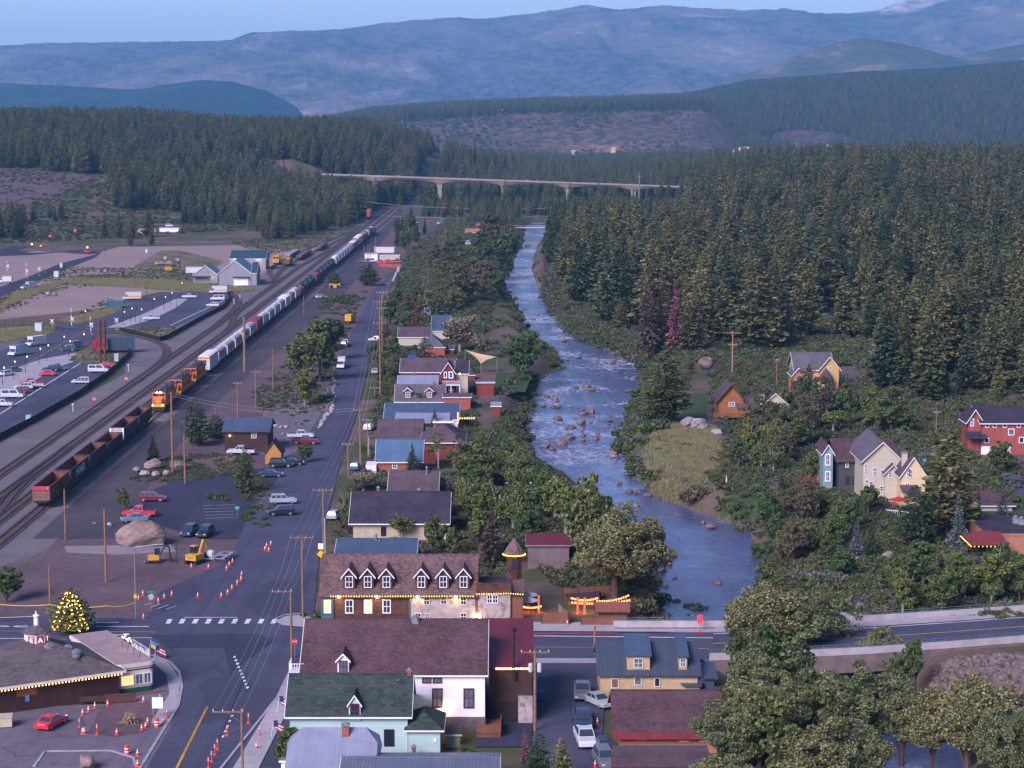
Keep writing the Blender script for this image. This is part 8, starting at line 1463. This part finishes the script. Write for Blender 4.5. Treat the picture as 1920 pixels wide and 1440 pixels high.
# ------------------------------------------------------------------ the diner
a0, a1 = gr(0,1290,3.5), gr(236,1257,3.5); rz = math.atan2(a1.y-a0.y, a1.x-a0.x); t = thing('diner', 'brown board-walled diner with wide hip roof and lettered cupola', 'diner', (a1.x, a1.y, 0), rz); Lx = 21.0; D_ = 15.0
ap = (-8.3, 7.6, 7.1); MB().add([(-Lx,0,3.5),(0,0,3.5),(0,D_,3.5),(-Lx,D_,3.5),ap,(-Lx,0,3.3),(0,0,3.3),(0,D_,3.3),(-Lx,D_,3.3)], [(0,1,4),(1,2,4),(2,3,4),(3,0,4),(5,6,1,0),(6,7,2,1),(7,8,3,2),(8,5,0,3),(8,7,6,5)]).build('roof', SHX, t)
MB().box(-Lx+.8,-.6,.9,D_-.8,-.3,3.3).build('wall', BRN, t); MB().box(-Lx-.05,.05,-.06,-.003,3.25,3.55).box(.003,.06,-.05,D_,3.25,3.55).build('fascia', TRIM, t)
MB().box(-17.6,-16.2,.82,.897,0,2.4).build('lit_doorway', LIT, t); MB().box(-13.0,-10.6,.84,.897,1.9,3.2).build('wall_panel', CEDAR, t); MB().box(-12,-11.5,.82,.839,1.2,1.9).build('blue_notice', M('notice_blue', (.08,.25,.5), .6), t)
bulbs('row of warm bulbs along the front eave of the diner', [Vector((a1.x,a1.y,0))+Matrix.Rotation(rz,3,'Z')@Vector(v) for v in ((-Lx,-.15,3.2),(-.6,-.15,3.2))], 52, BULB, .07)
cu = thing('cupola', 'white octagonal cupola with red letter panels on the diner roof', 'cupola', Vector((a1.x,a1.y,0))+Matrix.Rotation(rz,3,'Z')@Vector((ap[0],ap[1],5.9)), rz); r_ = 1.45
MB().lathe([(r_,0),(r_,1.75)], 8).build('wall', WHITE, cu); MB().lathe([(r_*1.22,1.72),(r_*1.22,1.85),(r_*.4,2.5),(.3,2.55)], 8).build('roof', SHX, cu); MB().lathe([(.3,2.5),(.28,3.6),(.4,3.62),(.4,3.75),(.1,3.9),(.04,4.3)], 10).build('finial', WHITE, cu)
ER = M('letter_panel_red', (.5,.03,.05), .5); LW = EM('letter_glow', (1,.85,.8), .6)
for i, c in enumerate('EAT'):
    a = R(-90+(i-1)*45) ; q = r_*math.cos(R(22.5))+.02; pn = MB().cbox((0,0,0),(.85,.05,1.0)).build('letter_panel', ER, cu, (q*math.cos(a), q*math.sin(a), .95), a+R(90)); text(c, .85, LW, (0,-.035,0), (R(90),0,0), pn, 'letter', .006)
for i, (px, py, s) in enumerate(((92,1226,1.15),(127,1222,.95),(143,1230,.95))):
    q = gr(px, py, 5.2); o = thing('roof_vent', ('shiny roof vent on a brown curb below the cupola','shiny roof vent in the middle of the diner roof','shiny roof vent nearest the pale diner car')[i], 'vent', q-Vector((0,0,1.0))); o.scale = (s,)*3; MB().box(-.5,.5,-.5,.5,-.3,.75).build('curb', BRN, o); MB().lathe([(.4,.75),(.5,1.0),(.5,1.3),(.3,1.45),(.55,1.5),(.55,1.75),(.2,1.95)], 12).build('hood', M('bright_steel', (.5,.52,.56), .25, .1, metal=.8), o)
b1 = gr(222,1305); d = thing('diner_car', 'cream railway-style diner car with flat pink-grey roof and green base', 'diner', (b1.x, b1.y, 0), rz); Wd, Ld = 4.6, 17.0
def rbox(mb, w, l, z0, z1, r_=1.0, e=0):
    pl = [(-e,l+e),(-e,r_*.2-e)] + [(-e+r_*(1-math.cos(a)), -e+r_*(1-math.sin(a))) for a in [i*math.pi/8 for i in range(5)]] + [(w+e-r_*(1-math.sin(a)), -e+r_*(1-math.cos(a))) for a in [i*math.pi/8 for i in range(5)]] + [(w+e,l+e)]; mb.prism(pl, 'z', z0, z1); return mb
rbox(MB(), Wd, Ld, .75, 3.3, .7).build('body', M('diner_cream', (.60,.53,.45), .5, .06), d); rbox(MB(), Wd, Ld, -.2, .75, .7, .03).build('green_base', M('diner_green', (.02,.10,.075), .5), d); rbox(MB(), Wd, Ld, 3.3, 3.75, .8, .18).build('cornice', TRIM, d); rbox(MB(), Wd, Ld, 3.75, 3.8, .8, .05).build('roof', M('pink_grey_roof', (.30,.225,.23), .9, .15, .5), d); rbox(MB(), Wd, Ld, 2.85, 3.0, .7, .02).build('dark_stripe', DKMET, d)
for x, w_, gm in ((1.05,1.5,LIT),(2.55,.8,GLASS2),(3.6,.8,GLASS2)): q, p_ = winmesh(w_, 1.15, WHITE, gm, .1, 'n' if w_ > 1 else 'v'); q = q.build('window', WHITE, d, (x+.1,-.003,1.75)); p_.build('pane', gm, q)
MB().box(-.3,5.4,-1.4,-1.1,.1,.3).build('timber_curb', CEDAR, d); m = MB(); [m.tube([(Wd+.1,y,3.8),(Wd-.6,y+.4,5.0),(Wd-1.2,y,3.8)], .05, 4) for y in (2,4,6,8)]; m.tube([(Wd-.6,1.5,5),(Wd-.6,9,5)], .06, 4).build('sign_frame', DKMET, d)
for i in range(7): link('sign_lamp', bulbmesh(EM('sign_glow', (1,.62,.42), 1.5), .11), d, (Wd-.7, 6+i*.5, 4.9+.25*math.sin(i*2)))
MB().box(Wd-.25,Wd-.1,1,7,4.0,4.9).build('sign_board', M('sign_pale', (.45,.45,.48), .6), d)
# lit tree: bulbs hang on it as their own string
lt = T('round_pine', 134, 1189, 1104, 92, 'dark fir wound with golden lights behind the diner roof'); c = lt.location; hh = 10*lt.scale[2]; o = thing('tree_lights', 'golden lights wound round the fir behind the diner', 'string lights', c); me = bulbmesh(EM('gold_bulb', (1,.42,.05), 2.6), .075); g = random.Random(9)
for i in range(96): t_ = .12+.80*(i/95)**.9; rr = 2.7*lt.scale[0]*(1-t_)**.8*(1.0 if i % 3 else .45)+.2; a = math.pi*1.5 + 1.35*math.sin(i*.53); link('bulb', me, o, (rr*math.cos(a)*g.uniform(.9,1.1), rr*math.sin(a), hh*t_+g.uniform(-.15,.15)))
lamp(c+Vector((0,-3.6,hh*.45)), 110, (1,.6,.15), .4)
# ------------------------------------------------------------------ by the tracks: exhibit, crossings, lamps, fences
p = P(192,686); t = thing('twin_posts', 'pair of thick rust-brown posts standing in front of the snowplough', 'posts', p); h = at(190,600,p.y).z
for x in (-.6,.8): MB().tube([(x,0,-.3),(x,0,h)], .42, 10).build('post', M('rust_post', (.11,.045,.04), .9, .3), t)
MB().box(-.6,.8,-.1,.1,h-1.2,h-.9).build('tie_beam', DKMET, t)
p = gr(186,664); t = thing('rotary_snowplough', 'historic rotary snowplough with red fan wheel and dark tender', 'railcar', p, R(12)); MB().box(-2,2.2,0,.6,1.0,5.2).box(-1.2,1.2,.6,9,1.0,4.6).build('body', M('plough_dark', (.035,.04,.05), .6, .3), t); fan = MB().tube([(0,-.25,3.0),(0,-.02,3.0)], 1.95, 20)
fan.build('fan_wheel', M('plough_red', (.42,.02,.035), .6), t); m = MB(); [m.cbox((0,-.27,0),(.12,.06,3.7)) or None for i in range(0)]
for i in range(9): a = i*math.pi/9; m.prism([(1.9*math.cos(a)-.05*math.sin(a),3+1.9*math.sin(a)+.05*math.cos(a)),(-1.9*math.cos(a)-.05*math.sin(a),3-1.9*math.sin(a)+.05*math.cos(a)),(-1.9*math.cos(a)+.05*math.sin(a),3-1.9*math.sin(a)-.05*math.cos(a)),(1.9*math.cos(a)+.05*math.sin(a),3+1.9*math.sin(a)-.05*math.cos(a))], 'y', -.32-.002*i, -.27-.002*i)
m.build('fan_blades', DKMET, t); MB().box(2.6,10.5,1.5,4.6,.9,4.6).build('tender', M('plough_blue', (.04,.06,.10), .6), t)
def crossing(px, py, pyt, lb, gate=True):
    p = gr(px, py); h = at(px, pyt, p.y).z; t = thing('crossing_signal', lb, 'signal', p); t.scale = (.82, .82, .9); MB().tube([(0,0,0),(0,0,4.0)], .07, 6).box(-.5,.5,-.15,.15,2.4,2.75).build('mast', GREYM, t); MB().box(-.4,.4,-.4,.4,0,.25).build('base', CONC, t)
    m = MB(); [m.prism([(c*1.0-s_*.13,3.6+s_*1.0+c*.13),(-c*1.0-s_*.13,3.6-s_*1.0+c*.13),(-c*1.0+s_*.13,3.6-s_*1.0-c*.13),(c*1.0+s_*.13,3.6+s_*1.0-c*.13)], 'y', -.2-i*.02, -.17-i*.02) for i, (c, s_) in enumerate(((math.cos(.75), math.sin(.75)), (math.cos(-.75), math.sin(-.75))))]; m.build('crossbuck', WHITE, t)
    if gate:
        for i in range(5): MB().box(-.5,-.3,-.05,.05,1.2+i*(h-1.2)/5,1.2+(i+1)*(h-1.2)/5).build('gate_arm', MATS['cone_orange'] if i % 2 else WHITE, t)
for a in [(136,616,573,'raised red and white gate with crossbuck on the left of the museum street crossing'),(172,627,590,'raised red and white gate with crossbuck beside the twin posts'),(15,512,487,'raised gate with crossbuck at the far street, left'),(51,522,490,'raised gate with crossbuck at the far street, right'),(98,620,600,'crossbuck without gate beside the white cabinet',False),(74,517,505,'crossbuck without gate beside the far street',False),(219,618,606,'crossbuck without gate beside the planted corner',False)]: crossing(*a)
LG = EM('lamp_white_glow', (1,.82,.62), .3)
def lamppost(px, py, lb, gr_, lit=True, m=DKMET):
    t = thing('lamp_post', lb, 'lamp post', gr(px, py), 0, gr_); MB().tube([(0,0,0),(0,0,4.6)], [.09,.06], 6).build('mast', m, t); MB().tube([(0,0,4.5),(.5,0,4.75)], .04, 5).build('arm', m, t); MB().lathe([(.04,4.25),(.16,4.4),(.22,4.7),(.04,4.85)], 8, (.55 if lit != 'top' else 0,0)).build('lamp_head', LG if lit else m, t)
for a, b, l_ in ((73,684,0),(88,677,0),(129,669,1),(155,655,0),(48,700,0),(25,710,0),(5,722,1),(158,608,0),(118,660,0)): lamppost(a, b, ('dark' if not l_ else 'lit')+' lamp post along the museum street plaza', 'lamp posts of the museum street')
for a, b, l_ in ((231,610,1),(254,604,0),(263,605,1),(287,584,1),(308,580,1),(320,572,1),(331,578,0),(245,603,1),(275,552,0),(339,552,1)): lamppost(a, b, ('dark' if not l_ else 'lit')+' lamp post along the upper parking walk', 'lamp posts of the upper parking lot', bool(l_))
for a, b, lb in ((97,470,'tall mast with red signal at the far roundabout'),(198,480,'dark lamp mast on the far dirt lot'),(371,497,'dark mast beside the field track'),(6,470,'mast at the far left edge')): lamppost(a, b, lb, None, False)
for a, b, lb in ((237,718,'red rail signal lamp by the third track, farther'),(177,757,'red rail signal lamp by the third track, nearer')):
    t = thing('rail_signal', lb, 'signal', gr(a, b)); MB().tube([(0,0,0),(0,0,.9)], .05, 5).build('stand', DKMET, t); MB().lathe([(.05,.8),(.36,.95),(.36,1.3),(.05,1.45)], 10).build('red_lamp', EM('signal_red', (1,.06,.08), .9), t)
for a, b, lb in ((137,772,'white-topped rail marker post beside the ballast'),(241,696,'white concrete post base below the fence'),(482,622,'white lamp marker on a thin post beside the train'),(450,563,'white rail marker by the warehouse spur, right'),(439,570,'white rail marker by the warehouse spur, left')):
    t = thing('marker_post', lb, 'marker', gr(a, b)); MB().tube([(0,0,0),(0,0,1.6)], .07, 6).build('post', WHITE, t); MB().lathe([(.05,1.5),(.3,1.6),(.25,1.9),(.05,2.0)], 8).build('cap', M('marker_cap', (.6,.52,.45), .5), t)
for a, b, lb, c in ((60,462,'lit amber beacon at the roundabout',(1,.45,.05)),(77,465,'small red light at the roundabout kerb',(1,.08,.05)),(164,468,'amber light above the far car',(1,.45,.05)),(94,446,'red traffic light on the hill road',(1,.05,.05)),(141,435,'red light on the mast at the wood edge',(1,.05,.05))):
    t = thing('beacon', lb, 'light', gr(a, b+6)); MB().tube([(0,0,0),(0,0,2.6)], .06, 5).build('post', DKMET, t); MB().lathe([(.05,2.4),(.5,2.6),(.5,3.2),(.05,3.4)], 8).build('lens', EM('beacon_%d' % a, c, 1.1), t)
BF = M('black_fence', (.012,.012,.014), .8); fence('chain_fence', 'black mesh fence along the rail side of the near parking lot', [gr(-60,856), gr(60,794), gr(150,742), gr(205,703), gr(243,668), gr(240,655), gr(228,648)], 1.5, BF, BF, 3.5); fence('chain_fence', 'black mesh fence round the planted corner and upper parking lot', [gr(226,622), gr(300,640), gr(314,636), gr(370,604), gr(420,578), gr(432,562), gr(425,550)], 1.5, BF, BF, 3.5)
fence('chain_fence', 'dark open fence along the museum spur at the left edge', [gr(-40,605), gr(60,612), gr(118,622)], 1.5, DKMET, DKMET, 4, open_=True)
fence('red_fence', 'red mesh fence in front of the vehicle yard', [gr(710,500), gr(752,502)], 1.6, M('red_mesh', (.32,.06,.06), .8), DKWOOD, 4)
# far quarry
t = thing('quarry_heap', 'pale gravel heap at the far quarry', 'heap', at(1398,284,3300)); MB().lathe([(36,-18),(24,0),(10,6.5),(2,8)], 12).build('gravel', M('quarry_gravel', (.50,.36,.30), 1, .15, .1), t)
t = thing('quarry_plant', 'pale conveyor tower of the far quarry', 'tower', at(1553,288,3300)); MB().box(-4,4,-3,3,-20,13).tube([(-16,0,0),(0,0,14)], 1.4, 5).box(-14,-8,-3,3,-20,6).build('structure', M('quarry_pale', (.55,.46,.40), .8), t)
for a, b, w_, lb in ((735,222,12,'white house on the left brow of the far bluff'),(870,216,20,'pale low houses on the crest of the far bluff'),(938,212,10,'small pale house right of the low houses on the far bluff'),(1150,283,10,'white roof among the valley trees, left'),(1075,250+38,8,'white roof among the valley trees, far left'),(1680,287,14,'row of pale roofs at the far valley edge')):
    Yd = 4030 if b < 240 else 3300; q = at(a, b, Yd); s = w_/FPX*Yd*.8; q.z = float(plateau_z(np.array([q.x]), np.array([q.y]))[0]) if b < 240 else q.z; t = thing('far_house', lb, 'house', q); MB().box(-s/2,s/2,0,8,-3,3.2).build('wall', CREAM, t); MB().prism([(-.8,3.1),(4,5.4),(8.8,3.1)], 'x', -s/2-1, s/2+1).build('roof', M('far_roof', (.4,.33,.31), .8), t)
# ------------------------------------------------------------------ undergrowth: low growth nobody could count
reg('bush', 1.0, [(None, SH[i]) for i in range(6)])
def clear(X, Y, pad=0.5):
    k = np.ones(X.shape, bool)
    for x0, y0, x1, y1 in FOOT: k &= ~((X > x0-pad) & (X < x1+pad) & (Y > y0-pad-1.5) & (Y < y1+pad))
    return k
def growth(name, polys, sp, lo, hi, seed, dens=.45, fs=14, kinds=('bush',), rd=.3, lift=-.1, excl=()):
    PX, PY, PS = [], [], []; g = np.random.default_rng(seed)
    for poly in polys:
        Pg = [tuple(gr(a, b)[:2]) for a, b in poly]; x0, x1 = min(p[0] for p in Pg), max(p[0] for p in Pg); y0, y1 = min(p[1] for p in Pg), max(p[1] for p in Pg)
        X, Y, g = jitter(x0, x1, y0, y1, sp, seed); k = inside(X, Y, Pg); X, Y = X[k], Y[k]
        k = clear(X, Y) & (rdist(X, Y) > rd) & (fbm(X, Y, fs, 3, seed+3) > 1-dens-.15) & ~LANES(X, Y)
        for e in excl: k &= ~inside(X, Y, [tuple(gr(a, b)[:2]) for a, b in e])
        PX.append(X[k]); PY.append(Y[k])
    X, Y = np.concatenate(PX), np.concatenate(PY); forest_stuff(name, np.stack([X, Y, terrain(X, Y)+lift], -1), g.uniform(lo, hi, len(X)), kinds, seed)
ST = [tuple(gr(a, b)[:2]) for a, b in [(372,1480),(470,1480),(585,1180),(600,1030),(640,860),(668,780),(720,560),(770,480),(838,418),(822,418),(765,480),(700,545),(640,660),(600,780),(520,900),(470,960)]]
def LANES(X, Y): return inside(X, Y, ST) | ((Y > 256) & (Y < 283) & (X < 32)) | ((X > 118) & (Y > 395) & (Y < 425))
growth('riverside_undergrowth', [[(1040,600),(1060,585),(1300,668),(1260,760),(1180,800),(1170,860),(1190,900),(1240,930),(1420,1010),(1470,1060),(1640,1090),(1640,1150),(1440,1140),(1420,1030),(1310,975),(1180,920),(1150,860),(1160,780),(1200,720),(1215,690),(1100,650)]], 1.9, .7, 2.3, 21, .85, 9, excl=([(1240,875),(1328,875),(1345,815),(1300,800),(1245,805)],[(1265,725),(1330,722),(1325,770),(1300,780),(1255,775)]))
growth('hillside_undergrowth', [[(1330,680),(1480,668),(1640,735),(1900,760),(1930,1160),(1620,1165),(1480,1080),(1400,1000),(1330,900),(1340,780)]], 2.4, .6, 1.9, 22, .72, 10, excl=([(1240,875),(1340,875),(1350,800),(1300,795)],))
growth('town_bank_undergrowth', [[(870,990),(900,850),(960,760),(985,735),(1060,690),(1040,640),(990,600),(950,560),(935,520),(960,470),(985,450),(990,520),(960,560),(1000,610),(1015,650),(1060,690),(1005,740),(980,780),(975,830),(1000,870),(1060,920),(1170,970),(1240,1050),(1240,1140),(1180,1150),(1060,1100),(980,1060),(900,1040)]], 1.9, .7, 2.2, 23, .85, 9, excl=([(930,700),(1000,695),(985,735),(930,735)],[(960,1190),(960,1118),(1190,1108),(1190,1190)]))
growth('garden_undergrowth', [[(620,1020),(690,840),(712,700),(760,560),(830,470),(900,450),(930,560),(890,700),(900,860),(880,980),(990,1060),(960,1100),(630,1030)]], 2.3, .5, 1.5, 24, .66, 8)
growth('far_bank_undergrowth', [[(770,480),(840,415),(980,410),(990,470),(940,540),(880,620),(820,620),(740,600)]], 3.2, 1.0, 2.8, 25, .8, 14)
growth('trackside_undergrowth', [[(480,780),(470,740),(560,660),(600,560),(690,545),(640,650),(620,760),(560,800)]], 2.2, .3, 1.0, 26, .42, 9)
growth('pole_island_undergrowth', [[(240,900),(330,850),(470,850),(470,885),(360,905),(250,905)],[(440,900),(480,885),(520,925),(510,990),(450,975)]], 1.2, .25, .75, 27, .5, 5)
growth('field_undergrowth', [[(110,500),(340,505),(430,525),(430,540),(300,530),(130,540),(0,590),(0,560),(60,525)],[(430,455),(620,432),(705,418),(600,460),(500,480)],[(110,605),(200,560),(240,570),(180,600)],[(128,676),(150,655),(200,640),(240,655),(215,680),(160,680)],[(222,622),(240,614),(330,614),(312,632)]], 2.2, .25, .7, 28, .5, 8)
growth('slope_undergrowth', [[(-40,460),(-40,300),(300,300),(420,400),(560,430),(100,455)]], 6.0, .8, 2.2, 29, .5, 25)
growth('forest_floor', [[(1000,560),(1040,500),(1300,430),(1700,430),(1990,560),(1990,770),(1700,760),(1600,690),(1300,680),(1100,640)]], 3.2, .8, 2.6, 30, .62, 14)
growth('meadow_bushes', [[(1235,915),(1335,905),(1355,850),(1348,805),(1300,792),(1238,798),(1212,840)]], 3.2, .4, 1.2, 34, .42, 7)
forest_stuff('bluff_scrub', BLUFF, BLUFFS, ('bush',), 35)
growth('meadow_grass', [[(1230,905),(1335,905),(1352,850),(1348,805),(1300,792),(1238,798),(1212,840)]], .62, .5, 1.15, 32, .9, 6, ('tuft',), .5, 0)
growth('verge_grass', [[(-60,598),(0,577),(30,550),(130,523),(300,525),(480,545),(420,551),(250,540),(120,532),(20,572),(-60,598)],[(110,602),(240,572),(205,592),(150,608)],[(-60,625),(100,612),(98,626),(-60,655)]], 1.0, .5, 1.2, 33, .8, 9, ('tuft',), .5, 0)
growth('grove_undergrowth', [[(1330,1330),(1420,1260),(1700,1290),(1760,1330),(1800,1480),(1340,1480)]], 2.0, 1.4, 3.0, 31, .8, 6, rd=-2)
# ------------------------------------------------------------------ haze: even air round the whole place
hm = bpy.data.materials.new('haze_air'); hm.use_nodes = True; t = hm.node_tree
t.nodes.remove(t.nodes['Principled BSDF']); vo = t.nodes.new('ShaderNodeVolumePrincipled')
vo.inputs['Color'].default_value = (.20, .57, 1.0, 1); vo.inputs['Density'].default_value = 6.8e-5; vo.inputs['Anisotropy'].default_value = 0
t.links.new(vo.outputs[0], t.nodes['Material Output'].inputs['Volume'])
tag(MB().box(-21500, 21500, -1500, 25500, -34, 1150).build('haze', hm), kind='stuff')
